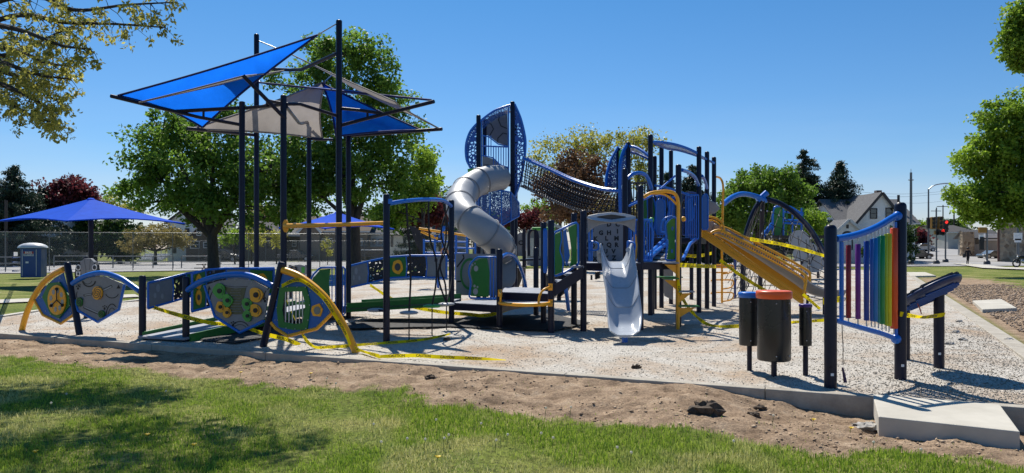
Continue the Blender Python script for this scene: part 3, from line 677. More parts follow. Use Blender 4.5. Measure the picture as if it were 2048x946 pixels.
def post_fp(x, yt, parent, off=0.0):
    b_ = FP(x, 640, off); t_ = b_.copy(); t_.z = H+(HY-yt)/F*b_.y; b_.z = -.1
    return MB().tube([b_, t_-V((0, 0, .035)), t_-V((0, 0, .012)), t_], [.064, .064, .058, .038], 16, flute=.07).build('post', NAVY, parent)
post_fp(285, 551, w1)
w2 = thing('activity_wall', 'fish shaped activity wall with round green and yellow dials and a blue yellow-framed window panel, right of the ramp entrance', 'activity wall', on_fp(523, 690))
post_fp(372, 553, w2)
leaning((564, 524), (524, 692), w2)
frame_tube(FP, [(372, 582), (405, 562), (455, 550), (502, 552), (545, 572)], .052, w2, BLUE, 'arch', False, True)
q2 = [(409, 571), (436, 562), (470, 557), (506, 561), (538, 578), (529, 637), (482, 662), (430, 631)]
panel(FP, q2, w2, GRY, 'dial_panel'); frame_tube(FP, [(409, 571), (430, 633), (480, 665), (528, 642)], .026, w2, BLUE, 'lower_rail', False)
OLV = paint('speckled_olive_plastic', (0.10, 0.10, 0.045), 0.5, 0, .5, nsc=20)
mb = MB(); pts = [(447, 573), (470, 577), (492, 575), (487, 598), (481, 612), (490, 628), (470, 629), (452, 624), (463, 605), (456, 588)]
mb.prism([FP(x, y, -.006) for x, y in pts], FP.n*.004); mb.build('bumpy_field', OLV, w2)
mb = MB()
for i in range(8):
    for j in range(9): mb.ball(FP(463+i*2.6-(j % 2)*1.3, 580+j*5.4, -.008), .007, 5)
mb.build('studs', LGRY, w2)
LENS = paint('clear_dial', (0.17, 0.19, 0.18), 0.12, 0, .05)
for x, y, r, mm, nm in ((438, 582, 12, LGRN, 'dial'), (454, 601, 10, LGRN, 'dial'), (440, 614, 9, YEL, 'dial'), (453, 625, 8, YEL, 'dial'), (493, 608, 9.5, LGRN, 'dial'), (511, 590, 13, YEL, 'dial'), (510, 621, 11, YEL, 'dial'), (494, 632, 9, LGRN, 'dial')):
    dd = MB().prism([FP(x+r*(1+.12*math.sin(3*a_+x))*math.cos(a_), y+r*1.22*(1+.1*math.cos(2*a_+y))*math.sin(a_), -.035) for a_ in [2*math.pi*k/24 for k in range(24)]], FP.n*.02).build('dial', mm, w2)
    MB().prism(circ(FP, x, y, r*.38, r*.42, 12, -.05), FP.n*.02).build('hub', BLK, dd)
    q = MB(); stroke(FP, arc_px(x, y, r*.72, r*.9, -50, 60), 1.2, -.039, q); q.build('arrow', DGRY, dd)
mk = MB(); stroke(FP, arc_px(433, 608, 14, 30, 110, 165), 1.6, -.004, mk); stroke(FP, [(416, 592), (418, 575)], 2, -.004, mk); mk.add([FP(415, 580, -.004), FP(422, 579, -.004), FP(418, 571, -.004)], [[0, 1, 2]])
stroke(FP, arc_px(480, 659, 18, 16, 25, 155), 1.8, -.004, mk); stroke(FP, arc_px(480, 659, 13, 10, 25, 155), 1.1, -.004, mk)
stroke(FP, arc_px(540, 596, 12, 20, 100, 200), 1.6, -.004, mk); paws(FP, 466, 650, 3, mk, -.004); paws(FP, 530, 602, 2.8, mk, -.004)
stroke(FP, [(446, 571), (470, 574), (495, 573)], 1, -.004, mk); mk.build('printed_lines', BLK, w2)
bolts(FP, [(414, 573), (440, 564), (470, 560), (503, 564), (533, 580), (531, 608), (526, 635), (505, 647), (482, 658), (455, 645), (433, 629), (421, 601)], w2)
q3 = [(566, 541), (592, 554), (636, 590), (666, 625), (636, 655), (577, 671), (541, 646)]
# panel with a real window opening: ring between outer loop and window loop
win = [(563, 578), (590, 577), (610, 577), (617, 600), (618, 616), (612, 655), (588, 656), (560, 650), (556, 619)]
out_ = [(558, 541), (580, 547), (612, 569), (640, 595), (664, 624), (636, 655), (577, 671), (552, 655), (543, 640)]
mb = MB(); mb.ring([FP(*p) for p in out_], [FP(*p) for p in win], FP.n*.02); mb.build('window_panel', BLUEP, w2)
win_in = [(569, 584), (590, 583), (604, 583), (609, 602), (610, 616), (604, 647), (588, 648), (567, 644), (563, 619)]
mb = MB(); mb.ring([FP(x, y, -.02) for x, y in [(559, 574), (590, 573), (612, 573), (619, 600), (620, 616), (614, 659), (588, 660), (557, 654), (553, 619)]], [FP(x, y, -.02) for x, y in win_in], FP.n*.02)
wf = mb.build('window_frame', GRN, w2)
mb = MB()
for x in (571, 578, 585, 592, 599, 605): mb.tube([FP(x, 580, 0), FP(x, 651, 0)], .011, 6)
mb.build('window_bars', STEEL, wf)
bolts(FP, [(556, 575), (575, 574), (594, 574), (611, 574), (617, 590), (619, 610), (616, 640), (612, 657), (590, 658), (572, 656), (555, 640), (553, 615)], wf, off=-.025)
mb = MB(); pent = [(624, 612), (638, 607), (645, 619), (640, 633), (626, 632), (622, 622)]; mb.prism([FP(x, y, -.022) for x, y in pent], FP.n*.02); pe = mb.build('porthole_frame', YEL, w2)
disc(FP, 634, 621, 6.5, pe, LENS, 'porthole', off=-.03, ry=8)
frame_tube(FP, [(540, 643), (552, 657), (576, 672), (634, 657), (664, 627)], .03, w2, YEL, 'lower_rail', False)
frame_tube(FP, [(566, 540), (596, 551), (624, 570), (648, 592), (668, 619), (684, 645), (698, 672), (713, 708)], .058, w2, YEL, 'arch', False, True)
bolts(FP, [(570, 549), (592, 560), (620, 583), (645, 607), (658, 624), (635, 650), (605, 661), (577, 666), (550, 640), (552, 600)], w2)

# ---------- the main linked play structure ----------
play = thing('play_structure', 'large linked play structure with navy posts, ramps, tower, net bridge and grey slides', 'play structure', G(1180, 640))
def pa(name='part', mat=BLUE, parent=None, **k):
    return lambda mb: mb.build(name, mat, parent or play, **k)
# ramp 1: at right angles to the kerb
r0, r1 = G(287, 679), G(379, 683); rd = CN
def rp(side, t, z): b_ = (r0 if side == 0 else r1); return V((b_.x+rd.x*t, b_.y+rd.y*t, z))
RL = 4.0
MB().prism([rp(0, -.12, .035), rp(1, -.12, .035), rp(1, RL, .30), rp(0, RL, .30)], (0, 0, .035)).build('ramp_deck', DECK, play)
for s_ in (0, 1): MB().prism([rp(s_, 0, -.02), rp(s_, RL, .26), rp(s_, RL, .43), rp(s_, 0, .13)], CDIR*(-.03 if s_ == 0 else .03)).build('ramp_side_board', GRN, play)
PA = Pl((r0.x, r0.y), (rd.x, rd.y)); PB = Pl((r1.x, r1.y), (rd.x, rd.y))
def rail_panel(pl, top, bot, sections, parent, r=.022):
    """top/bot: px polylines of the rail; sections: list of (x0, x1, mat, kind)"""
    ty = lambda x: float(np.interp(x, [p[0] for p in top], [p[1] for p in top])); by = lambda x: float(np.interp(x, [p[0] for p in bot], [p[1] for p in bot]))
    fr = MB(); fr.tube([pl(*p) for p in top], r, 8); fr.tube([pl(*p) for p in bot], r, 8)
    for x in (top[0][0], top[-1][0]): fr.tube([pl(x, ty(x)), pl(x, by(x))], r, 8)
    for s_ in sections[:-1]: fr.tube([pl(s_[1], ty(s_[1])), pl(s_[1]+2, (ty(s_[1])+by(s_[1]))/2), pl(s_[1], by(s_[1]))], r*.7, 6)
    fr.build('railing_frame', BLUE, parent)
    for x0, x1, mat, kind in sections:
        n = 4; xs = [x0+(x1-x0)*i/n for i in range(n+1)]
        pts = [pl(x, ty(x)+1) for x in xs]+[pl(x, by(x)-1) for x in xs[::-1]]
        q = MB().prism(pts, pl.n*.012).build('railing_panel', mat, parent)
        cx, cy = (x0+x1)/2, (ty((x0+x1)/2)+by((x0+x1)/2))/2; hh = (by(cx)-ty(cx))/2; ww = (x1-x0)/2
        if kind == 'leaf':
            m2 = MB()
            for dx, dy, r_ in ((-.2, -.35, .30), (-.45, .25, .2), (.15, .3, .2)): m2.add(circ(pl, cx+dx*ww, cy+dy*hh, r_*ww*.55, r_*hh*1.1, 12, -.004), [list(range(12))])
            m2.build('leaf_cutouts', LGRY, q)
        if kind == 'dial':
            d2 = MB().prism([pl(cx+ww*.62*math.cos(a)*(1+.06*math.sin(5*a)), cy+hh*.68*math.sin(a)*(1+.06*math.cos(5*a)), -.02) for a in [2*math.pi*k/20 for k in range(20)]], pl.n*.018).build('dial_plate', YEL, q)
            MB().prism(circ(pl, cx, cy, ww*.34, hh*.36, 16, -.03), pl.n*.02).build('dial', DGRY, d2)
        if kind == 'blob':
            for k, dy in enumerate((-.48, .35)):
                d2 = MB().prism([pl(cx+ww*.45*math.cos(a), cy+dy*hh+hh*.42*math.sin(a), -.02) for a in [2*math.pi*k2/9 for k2 in range(9)]], pl.n*.018).build('knob_plate', YEL, q)
                MB().prism(circ(pl, cx, cy+dy*hh, ww*.2, hh*.16, 12, -.03), pl.n*.02).build('knob', DGRY, d2)
rail_panel(PA, [(296, 566), (345, 554), (372, 547), (420, 540), (480, 537), (548, 536)], [(296, 617), (345, 603), (372, 595), (420, 584), (480, 577), (548, 571)],
           [(297, 345, GRY, 'leaf'), (346, 372, PERFD, ''), (373, 420, GRN, 'dial'), (421, 460, GRY, 'leaf'), (461, 500, PERFD, ''), (501, 546, GRY, '')], play)
rail_panel(PB, [(384, 548), (411, 540), (450, 537), (500, 537), (547, 540)], [(384, 623), (411, 616), (450, 606), (500, 596), (547, 588)],
           [(385, 411, GRN, 'blob'), (412, 452, PERFD, ''), (453, 498, GRY, 'leaf'), (499, 545, GRN, 'dial')], play)
# landing and turning posts
def deck_at(pts, z, name='deck', th=.05, mat=DECK, rim=NAVY):
    b_ = [V((p[0], p[1], z-th)) for p in pts]
    d = MB().prism(b_, (0, 0, th)).build(name, mat, play)
    ce = sum(b_, V((0, 0, 0)))/len(b_); fr = MB()
    for i in range(len(b_)):
        a, c = b_[i], b_[(i+1) % len(b_)]; a = a+(a-ce).normalized()*.02; c = c+(c-ce).normalized()*.02
        fr.bar(a+V((0, 0, -.03)), c+V((0, 0, -.03)), .04, .14)
    fr.build('deck_rim', rim, d); return d
e0, e1 = rp(0, RL, 0), rp(1, RL, 0)
l2 = (e1.x+rd.x*1.3, e1.y+rd.y*1.3); l3 = (e0.x+rd.x*1.3, e0.y+rd.y*1.3)
deck_at([(e0.x, e0.y), (e1.x, e1.y), l2, l3], .30)
for x, yt, D, r in ((648, 547, 16.8, .055), (571, 548, 18.3, .055)): post(x, yt, D, play, r)
for (x0, x1) in ((560, 640),):
    MB().prism([P(x0, 604, 18.0), P(x1, 604, 17.2), P(x1, 612, 17.2), P(x0, 612, 18.0)], (0, .03, 0)).build('landing_board', GRN, play)
# green railing panel with leaf shape behind the window panel
PG = two((P(590, 0, 16.6).x, 16.6), (P(688, 0, 16.2).x, 16.2))
gp2 = [(616, 580), (626, 556), (640, 540), (660, 538), (657, 565), (661, 610), (655, 628), (624, 625), (628, 600)]
panel(PG, gp2, play, GRN, 'railing_panel'); frame_tube(PG, [(612, 578), (626, 550), (640, 535), (690, 534), (690, 630), (622, 630)], .02, play, BLUE, 'railing_frame')
mb = MB()
for x in (664, 671, 678, 685): mb.tube([PG(x, 536), PG(x, 630)], .013, 6)
mb.build('railing_bars', BLUE, play)
# ramp 2 going right
q0, q1, q2_, q3_ = V((-3.6, 16.1, .30)), V((-1.3, 15.65, .47)), V((-1.15, 16.75, .47)), V((-3.5, 17.2, .30))
MB().prism([q0, q1, q2_, q3_], (0, 0, -.04)).build('ramp_deck', DECK, play)
for a, b_ in ((q0, q1), (q3_, q2_)): MB().prism([a+V((0, 0, -.09)), b_+V((0, 0, -.09)), b_+V((0, 0, .11)), a+V((0, 0, .11))], (0, .03, 0)).build('ramp_side_board', GRN, play)
PC = two(q3_, q2_)
rail_panel(PC, [(695, 533), (735, 523), (780, 514), (820, 511), (893, 511)], [(695, 576), (735, 567), (780, 556), (820, 554), (893, 556)],
           [(697, 735, GRY, 'leaf'), (736, 777, PERFD, ''), (778, 812, GRN, 'dial'), (813, 852, PERFD, ''), (853, 892, GRY, '')], play, .024)
# overhead rail with swinging stepping pods
pod = thing('pod_climber', 'line of round stepping pods hung on crossed black ropes under a curved blue rail', 'climber', G(773, 685))
post(773, 388, 12.6, pod, .058); post(903, 400, 15.7, pod, .06)
rail = [(779, 407, 12.6), (810, 402, 12.9), (850, 399, 13.6), (885, 401, 14.6), (902, 412, 15.6)]
MB().tube(catmull([P(*p) for p in rail], 6), .038, 10).build('overhead_rail', BLUE, pod)
disc3 = lambda c, r, mat, name, parent: MB().lathe(c, [(0, .02), (r*.6, .018), (r*.9, .005), (r, -.015), (r*.8, -.035), (0, -.045)], 16).build(name, mat, parent)
MB().tube([P(779, 408, 12.6), P(779, 398, 12.6)], .05, 10).build('rail_clamp', BLUE, pod)
disc3(P(752, 619, 12.9), .16, LGRY, 'pod', pod)
MB().bar(P(752, 620, 12.9), P(773, 622, 12.6), .05, .04).build('pod_bracket', NAVY, pod)
for (xt, yt, Dt), (xm, ym), (xb, yb, Db), col, yc in (((813, 408, 12.9), (817, 470), (818, 624, 13.0), LGRY, 668), ((857, 403, 13.8), (872, 520), (864, 611, 13.6), LGRN, 668), ((890, 406, 14.9), (880, 530), (893, 607, 14.6), LGRY, 650)):
    c = P(xb, yb, Db); d_ = disc3(c, .17, col, 'pod', pod)
    t_ = P(xt, yt, Dt); m_ = P(xm, ym, (Dt+Db)/2)
    MB().tube(catmull([t_, P(xt+2, (yt+ym)/2+10, Dt), m_, P((xm+xb)/2+4, (ym+yb)/2, Db), c], 5), .018, 6).build('rope', ROPE, d_)
    MB().tube([c, V((c.x, c.y, -.02))], .012, 5).build('chain', ROPE, d_)
    MB().tube([m_+V((0, 0, -.03)), m_+V((0, 0, .03))], .03, 6).build('knot', ROPE, d_)
MB().tube(catmull([P(898, 410, 15.4), P(882, 470, 15), P(905, 540, 15.2), P(893, 607, 14.6)], 5), .018, 6).build('rope', ROPE, pod)
MB().tube(catmull([P(886, 405, 14.6), P(898, 480, 15), P(876, 545, 14.8), P(893, 607, 14.6)], 5), .018, 6).build('rope', ROPE, pod)
# yellow overhead beam from the shade post
yb = thing('balance_rail', 'long yellow overhead beam bolted between a tall shade post and the rope pod post', 'beam', P(670, 449, 13.6))
MB().tube([P(570, 452, 14.4), P(660, 450, 13.6), P(768, 446, 12.7)], [.05, .042, .035], 10).build('beam', YEL, yb)
MB().prism(circ(Pl((0, 14.4), (1, 0)), 571, 452, 6, 13, 14), (0, .03, 0)).build('end_plate', YEL, yb)

# transfer deck between posts 903 and 999
deck_at([(P(903, 0, 15.6).x, 15.6), (P(999, 0, 14.9).x, 14.9), (P(1078, 0, 17.3).x, 17.3), (P(990, 0, 17.6).x, 17.6)], .46)
for x, yt, D in ((986, 497, 17.5), (999, 498, 14.8), (1072, 495, 17.4), (1087, 444, 15.6), (1102, 440, 14.1), (1148, 426, 15.3), (1167, 421, 14.4), (1281, 371, 14.7)): post(x, yt, D, play, .062)
PD = two((P(903, 0, 15.7).x, 15.7), (P(999, 0, 14.85).x, 14.85))
gg = [(946, 526), (960, 517), (973, 516), (978, 545), (976, 594), (942, 592), (946, 565), (941, 545)]
panel(PD, gg, play, GRN, 'railing_panel')
frame_tube(PD, [(940, 528), (954, 514), (994, 514), (994, 598), (938, 596), (942, 565), (937, 545)], .02, play, BLUE, 'railing_frame')
mb = MB()
for x in (981, 987): mb.tube([PD(x, 515), PD(x, 597)], .014, 6)
mb.build('railing_bars', BLUE, play)
mk = MB()
for x, y, r in ((952, 537, 4.5), (945, 530, 1.8), (950, 527, 1.5), (951, 583, 5), (949, 572, 2.2), (955, 574, 1.8)): mk.add(circ(PD, x, y, r, r*1.3, 12, -.004), [list(range(12))])
mk.build('cutouts', LGRY, play)
PE = two((P(912, 0, 17.2).x, 17.2), (P(1000, 0, 17.4).x, 17.4))
panel(PE, [(912, 508), (922, 507), (995, 508), (995, 592), (912, 590)], play, GRY, 'back_panel')
disc(PE, 940, 548, 20, play, GRN, 'tinted_window', off=-.02, ry=32); disc(PE, 940, 548, 16, play, LENS, 'window_lens', off=-.03, ry=27)
mk = MB(); stroke(PE, [(926, 509), (928, 516), (914, 534)], 3, -.004, mk); stroke(PE, [(914, 563), (930, 562), (942, 578)], 3, -.004, mk); mk.build('printed_lines', BLK, play)
# step up platform with perforated fascia and yellow bumper
za = .72
deck_at([(P(1003, 0, 15.0).x, 15.0), (P(1100, 0, 14.4).x, 14.4), (P(1112, 0, 16.3).x, 16.3), (P(1010, 0, 17.0).x, 17.0)], za)
PF = two((P(1003, 0, 15.0).x, 15.0), (P(1100, 0, 14.4).x, 14.4))
panel(PF, [(1004, 590), (1098, 590), (1098, 608), (1004, 606)], play, BLUEP, 'fascia'); mk = MB()
for k in range(16): mk.add(circ(PF, 1010+k*5.6, 597+(k*7 % 9)-3, 1.2, 1.2, 7, -.004), [list(range(7))])
mk.build('fascia_holes', LGRY, play)
MB().tube(catmull([P(999, 606, 14.7), P(1012, 608, 14.3), P(1045, 610, 13.9), P(1085, 609, 13.8), P(1101, 606, 14.0)], 5), .035, 10).build('bumper_rail', YEL, play)
MB().prism([P(1000, 606, 14.75), P(1045, 610, 13.95), P(1100, 606, 14.05), P(1100, 600, 14.6), P(1001, 602, 14.95)], (0, 0, -.03)).build('step', DECK, play)
for pts in ([(1000, 580, 14.7), (1001, 592, 14.5), (1001, 606, 14.6)], [(1101, 574, 14.0), (1088, 579, 13.9), (1080, 590, 13.85), (1077, 606, 13.8)]): MB().tube(catmull([P(*p) for p in pts], 5), .022, 8).build('grab_handle', YEL, play)
for x, y in ((1000, 586), (1101, 574), (1101, 606)): MB().bar(P(x, y-7, 14.02 if x > 1050 else 14.7), P(x, y+7, 14.02 if x > 1050 else 14.7), .08, .02, (0, 1, 0)).build('handle_plate', YEL, play)
# stairs: stringers, treads, green barrier panels
for D, dx in ((14.1, 0), (15.3, 0)):
    a, b_ = (1104, 1166) if D < 15 else (1092, 1148)
    MB().prism([P(a, 572, D), P(b_, 532, D), P(b_, 556, D), P(a, 596, D)], (0, .03, 0)).build('stair_stringer', NAVY, play)
for k in range(4):
    t_ = (k+.5)/4; x0 = 1104+62*t_; z = .72+.6*t_; X = P(x0, 0, 14.1).x; MB().box((X, 14.72, z), (.2, 1.1, .04)).build('stair_tread', DECK, play)
PH = two((P(1102, 0, 14.1).x, 14.1), (P(1167, 0, 14.4).x, 14.4))
for px in ([(1109, 469), (1121, 463), (1122, 478), (1119, 500), (1124, 520), (1124, 544), (1109, 550)], [(1137, 455), (1153, 447), (1154, 528), (1140, 533), (1145, 510), (1141, 480)]): panel(PH, px, play, GRN, 'barrier_panel')
panel(PH, [(1127, 462), (1132, 458), (1136, 485), (1140, 512), (1134, 532), (1130, 520)], play, BLUEP, 'barrier_panel')
frame_tube(PH, [(1107, 466), (1145, 447), (1156, 445), (1157, 530), (1124, 548), (1107, 553)], .022, play, BLUE, 'barrier_frame')
frame_tube(PH, [(1122, 462), (1123, 480), (1120, 500), (1126, 520), (1125, 545)], .014, play, BLUE, 'barrier_bar', False, True)
PH2 = two((P(1088, 0, 15.5).x, 15.5), (P(1148, 0, 15.5).x, 15.5))
frame_tube(PH2, [(1089, 458), (1092, 458), (1092, 545), (1089, 545)], .03, play, BLUE, 'barrier_frame')
# upper deck for the wave slide
deck_at([(P(1168, 0, 14.4).x, 14.4), (P(1281, 0, 14.6).x, 14.6), (P(1281, 0, 15.8).x+.05, 15.8), (P(1168, 0, 15.8).x-.1, 15.8)], 1.32)
PX = Pl((0, 14.3), (1, 0)); PXB = Pl((0, 15.8), (1, 0))
panel(PXB, [(1165, 443), (1246, 443), (1246, 523), (1165, 523)], play, GRY, 'alphabet_panel')
mb = MB(); rws = ['ABCDEFGHI', 'JKLMNOP', 'QRSTUV', 'WXYZ']
grid_ = [('D', 1218, 449), ('G', 1202, 466), ('H', 1218, 466), ('I', 1235, 463), ('K', 1191, 478), ('L', 1213, 477), ('M', 1233, 477), ('O', 1185, 492), ('P', 1203, 491), ('Q', 1218, 490), ('R', 1233, 490), ('S', 1175, 503), ('U', 1211, 503), ('V', 1227, 503), ('W', 1174, 518), ('Y', 1213, 516), ('Z', 1228, 516), ('E', 1172, 451), ('F', 1184, 463), ('J', 1174, 473), ('C', 1235, 449), ('T', 1194, 507), ('X', 1190, 518), ('N', 1172, 490)]
for ch_, x, y in grid_: letter(MB(), ch_, PXB(x, y, -.006), (1, 0, 0), (0, 0, 1), .13, .006).build('letter', BLK, play)
# moulded hood
hd = MB(); O = [(1174, 436), (1176, 431), (1195, 427), (1223, 424), (1250, 427), (1268, 431), (1272, 437), (1271, 452), (1270, 465), (1264, 460), (1254, 452), (1238, 447), (1222, 446), (1205, 448), (1190, 453), (1180, 462), (1176, 466)]
hd.prism([PX(x, y) for x, y in O], (0, .05, 0)); hood = hd.build('slide_hood', GRY, play, bevel=.015)
tp = catmull([P(1174, 436, 14.3), P(1190, 430, 14.6), P(1223, 425, 14.9), P(1258, 430, 14.6), P(1272, 437, 14.3), P(1258, 441, 13.9), P(1223, 444, 13.7), P(1190, 441, 13.9)], 4, True)
ti = [p+(P(1223, 434, 14.3)-p)*.42 for p in tp]; tp = [PX(1223+49*math.cos(a)*(1 if abs(math.cos(a)) > .0 else 1), 434.5+9.5*math.sin(a)*(1-.25*abs(math.cos(a))), -.05-.1*max(0, math.sin(a))) for a in [2*math.pi*k/32 for k in range(32)]]; ti = [PX(1223+30*max(-1, min(1, 1.25*math.cos(a)))*(1-.12*abs(math.sin(a))), 434+5.2*math.sin(a)*(1-.75*abs(math.cos(a))), -.055) for a in [2*math.pi*k/32 for k in range(32)]]; MB().ring(tp, ti, (0, .06, 0)).build('hood_top', SLIDE, hood)
MB().prism([p+V((0, .05, 0)) for p in ti], (0, .02, 0)).build('hood_recess', DGRY, hood)
# wave slide
sl = thing('wave_slide', 'pale grey moulded wave slide facing the front with its foot above the stones', 'slide', G(1250, 672)) if False else None
secs = [  # centre x, row of bed, half width px, depth, side height (m)
    (1230, 523, 27, 14.35, .30), (1233, 527, 29, 14.1, .38), (1236, 545, 30, 13.75, .30), (1240, 568, 31, 13.5, .24), (1243, 588, 31, 13.3, .22), (1246, 610, 30, 13.1, .22), (1248, 632, 31, 12.95, .20), (1250, 650, 31, 12.8, .18), (1250, 662, 30, 12.55, .12), (1250, 670, 27, 12.3, .07)]
rows_in, rows_out = [], []
for cx, y, hw, D, sh_ in secs:
    c = P(cx, y, D); hwm = hw/F*D; ri, ro = [], []
    for k in range(17):
        u = -1+2*k/16; a = abs(u); x = hwm*u*(1 if a < .9 else 1.04); zz = sh_*max(0, (a-.42)/.58)**1.7
        ri.append(c+V((x, 0, zz))); 
    for k in range(17):
        u = 1-2*k/16; a = abs(u); x = hwm*u*1.13; zz = sh_*max(0, (a-.42)/.58)**1.3*1.0-.05+.04*a; ro.append(c+V((x, .02, zz)))
    rows_in.append(ri+ro+[ri[0]])
# resample rows smoothly
def smooth_rows(rows, n=5):
    cols = [catmull([r[k] for r in rows], n) for k in range(len(rows[0]))]
    return [[c[i] for c in cols] for i in range(len(cols[0]))]
rr = smooth_rows(rows_in)
mb = MB().grid(rr); mb.add(rr[-1][:-1], [list(range(len(rr[-1])-1))]); ws = mb.build('wave_slide', SLIDE, play)
for i in (8, 17, 26):
    MB().tube([p+V((0, -.004, .003)) for p in rr[i][:17]], .004, 4).build('seam', paint('seam', (.15, .16, .18), .6), ws)
MB().tube([V((P(1250, 0, 12.6).x, 12.65, -.05)), P(1250, 665, 12.65)], .05, 12).build('foot_post', BLUE, ws)
MB().tube(catmull([P(1200, 524, 14.3), P(1198, 505, 14.2), P(1204, 502, 14.1)], 4), .05, 10).build('entry_horn', SLIDE, ws)
MB().tube(catmull([P(1261, 524, 14.3), P(1261, 502, 14.2), P(1256, 500, 14.1)], 4), .05, 10).build('entry_horn', SLIDE, ws)
for xs in ((1180, 1197), (1255, 1270)):
    a, b_ = xs; MB().tube(catmull([P(a, 523, 14.35), P(a, 488, 14.35), P(a+2, 483, 14.3), P(b_-2, 486, 14.2), P(b_, 494, 14.15), P(b_-3, 500, 14.15), P(a, 501, 14.3)], 4), .018, 8).build('grab_loop', BLUE, play)
mb = MB()
for x in (1178, 1184): mb.tube([P(x, 455, 14.35), P(x, 523, 14.35)], .016, 8)
for x in (1262, 1269): mb.tube([P(x, 460, 14.4), P(x, 523, 14.4)], .016, 8)
mb.build('railing_bars', BLUE, play)
# blue arch legs and black bowl to the rear
MB().tube(catmull([P(1003, 514, 17), P(1015, 508, 17.5), P(1030, 515, 18), P(1042, 538, 18.6), P(1049, 560, 19.2), P(1052, 580, 19.5)], 5), .045, 10).build('blue_arch', BLUE, play)
MB().tube(catmull([P(1108, 575, 18.5), P(1125, 560, 18.3), P(1132, 580, 18), P(1137, 619, 18.8)], 5), .05, 10).build('blue_arch', BLUE, play)
bw = thing('spinner_bowl', 'black spinner bowl standing behind the low transfer platform', 'spinner', G(1020, 592))
MB().lathe(G(1020, 592), [(.05, 0), (.06, .25), (.3, .3), (.42, .62), (.5, .92), (.53, .95), (.5, .97), (.44, .92), (.3, .45), (0, .4)], 24).build('bowl', BLK, bw)
MB().tube([G(1020, 592), G(1020, 592)+V((0, 0, .3))], .07, 10).build('pedestal', NAVY, bw)
b2 = thing('spinner_bowl', 'second black bowl hanging behind the stair stringer', 'spinner', G(1118, 600))
c = G(1118, 600); MB().lathe(c, [(.05, .1), (.3, .3), (.5, .65), (.54, .78), (.5, .8), (.3, .45), (0, .4)], 20).build('bowl', BLK, b2)
MB().tube([c+V((0, 0, -.02)), c+V((0, 0, .3))], .07, 10).build('pedestal', NAVY, b2)
# ---------- tower with tube slide ----------
DT = 21.8; PT = Pl((0, DT), (1, 0)); PT2 = Pl((0, DT+1.2), (1, 0))
for x, yt, D in ((957, 230, DT), (1025, 203, DT), (969, 238, DT+1.2), (1031, 215, DT+1.2)): post(x, yt, D, play, .067)
zt = P(0, 356, DT).z
dkt = deck_at([(P(957, 0, DT).x, DT), (P(1025, 0, DT).x, DT), (P(1031, 0, DT+1.2).x, DT+1.2), (P(969, 0, DT+1.2).x-.05, DT+1.2)], zt)
def leafshell(outer, xin, name, mat, depth=1.25):
    """curved perforated side shell: outline in front plus a rear twin joined by a bent skin"""
    fr = catmull([PT(x, y) for x, y in outer], 5); bk = [p+V((.0, depth, 0)) for p in fr]
    o_ = MB().grid([fr, bk]).build(name+'_skin', mat, play)
    inner = [PT(xin, float(np.interp(i, [0, len(fr)-1], [outer[0][1], outer[-1][1]]))) for i in range(len(fr))]
    f_ = MB().grid([fr, inner], False).build(name, mat, play); MB().tube(fr, .035, 8).build('rim', BLUE, f_); MB().tube(bk, .035, 8).build('rim', BLUE, o_)
leafshell([(1029, 208), (1041, 236), (1049, 268), (1051, 290), (1048, 325), (1040, 362), (1029, 393)], 1029, 'tower_shell', PERFB, 1.0)
leafshell([(955, 246), (940, 264), (932, 290), (933, 318), (941, 334), (953, 348)], 955, 'tower_shell', PERFB, 1.0)
fr = catmull([PT(957, 246), PT(972, 233), PT(990, 221), PT(1008, 214), PT(1025, 209)], 5); MB().grid([fr, [p+V((.1, 1.1, 0)) for p in fr]]).build('tower_roof', PERFB, play); MB().tube(fr, .035, 8).build('roof_rim', BLUE, play)
panel(PT2, [(965, 244), (985, 230), (1015, 220), (1016, 292), (996, 286), (978, 272), (965, 268)], play, GRY, 'tower_panel')
panel(PT, [(965, 312), (985, 317), (1001, 331), (1016, 335), (1016, 350), (965, 350)], play, GRY, 'tower_panel')
mk = MB()
for px in ([(968, 244), (982, 248), (987, 258), (980, 270)], [(1000, 226), (997, 240), (1002, 252), (1014, 257)], [(1014, 268), (1006, 266), (996, 276), (995, 284)]): stroke(PT2, px, 2.4, -.01, mk)
for px in ([(968, 330), (976, 330), (992, 339), (991, 350)],): stroke(PT, px, 2.4, -.01, mk)
mk.build('printed_lines', DGRY, play)
mb = MB()
for x in range(967, 1015, 5): mb.tube([PT(x, 293), PT(x, 312 if x < 985 else 331)], .014, 6)
mb.tube([PT(963, 292), PT(1017, 294)], .022, 8); mb.tube([PT(963, 270), PT(978, 274), PT(996, 288), PT(1017, 293)], .018, 8)
mb.tube([PT(963, 311), PT(985, 315), PT(1001, 330), PT(1017, 335)], .018, 8); mb.tube([PT(963, 230+14), PT(963, 352)], .02, 8); mb.tube([PT(1017, 215), PT(1017, 352)], .02, 8); mb.tube([PT(963, 352), PT(1017, 351)], .022, 8)
for x in range(967, 985, 5): mb.tube([PT(x, 271), PT(x, 292)], .012, 6)
mb.build('tower_railing', BLUE, play)
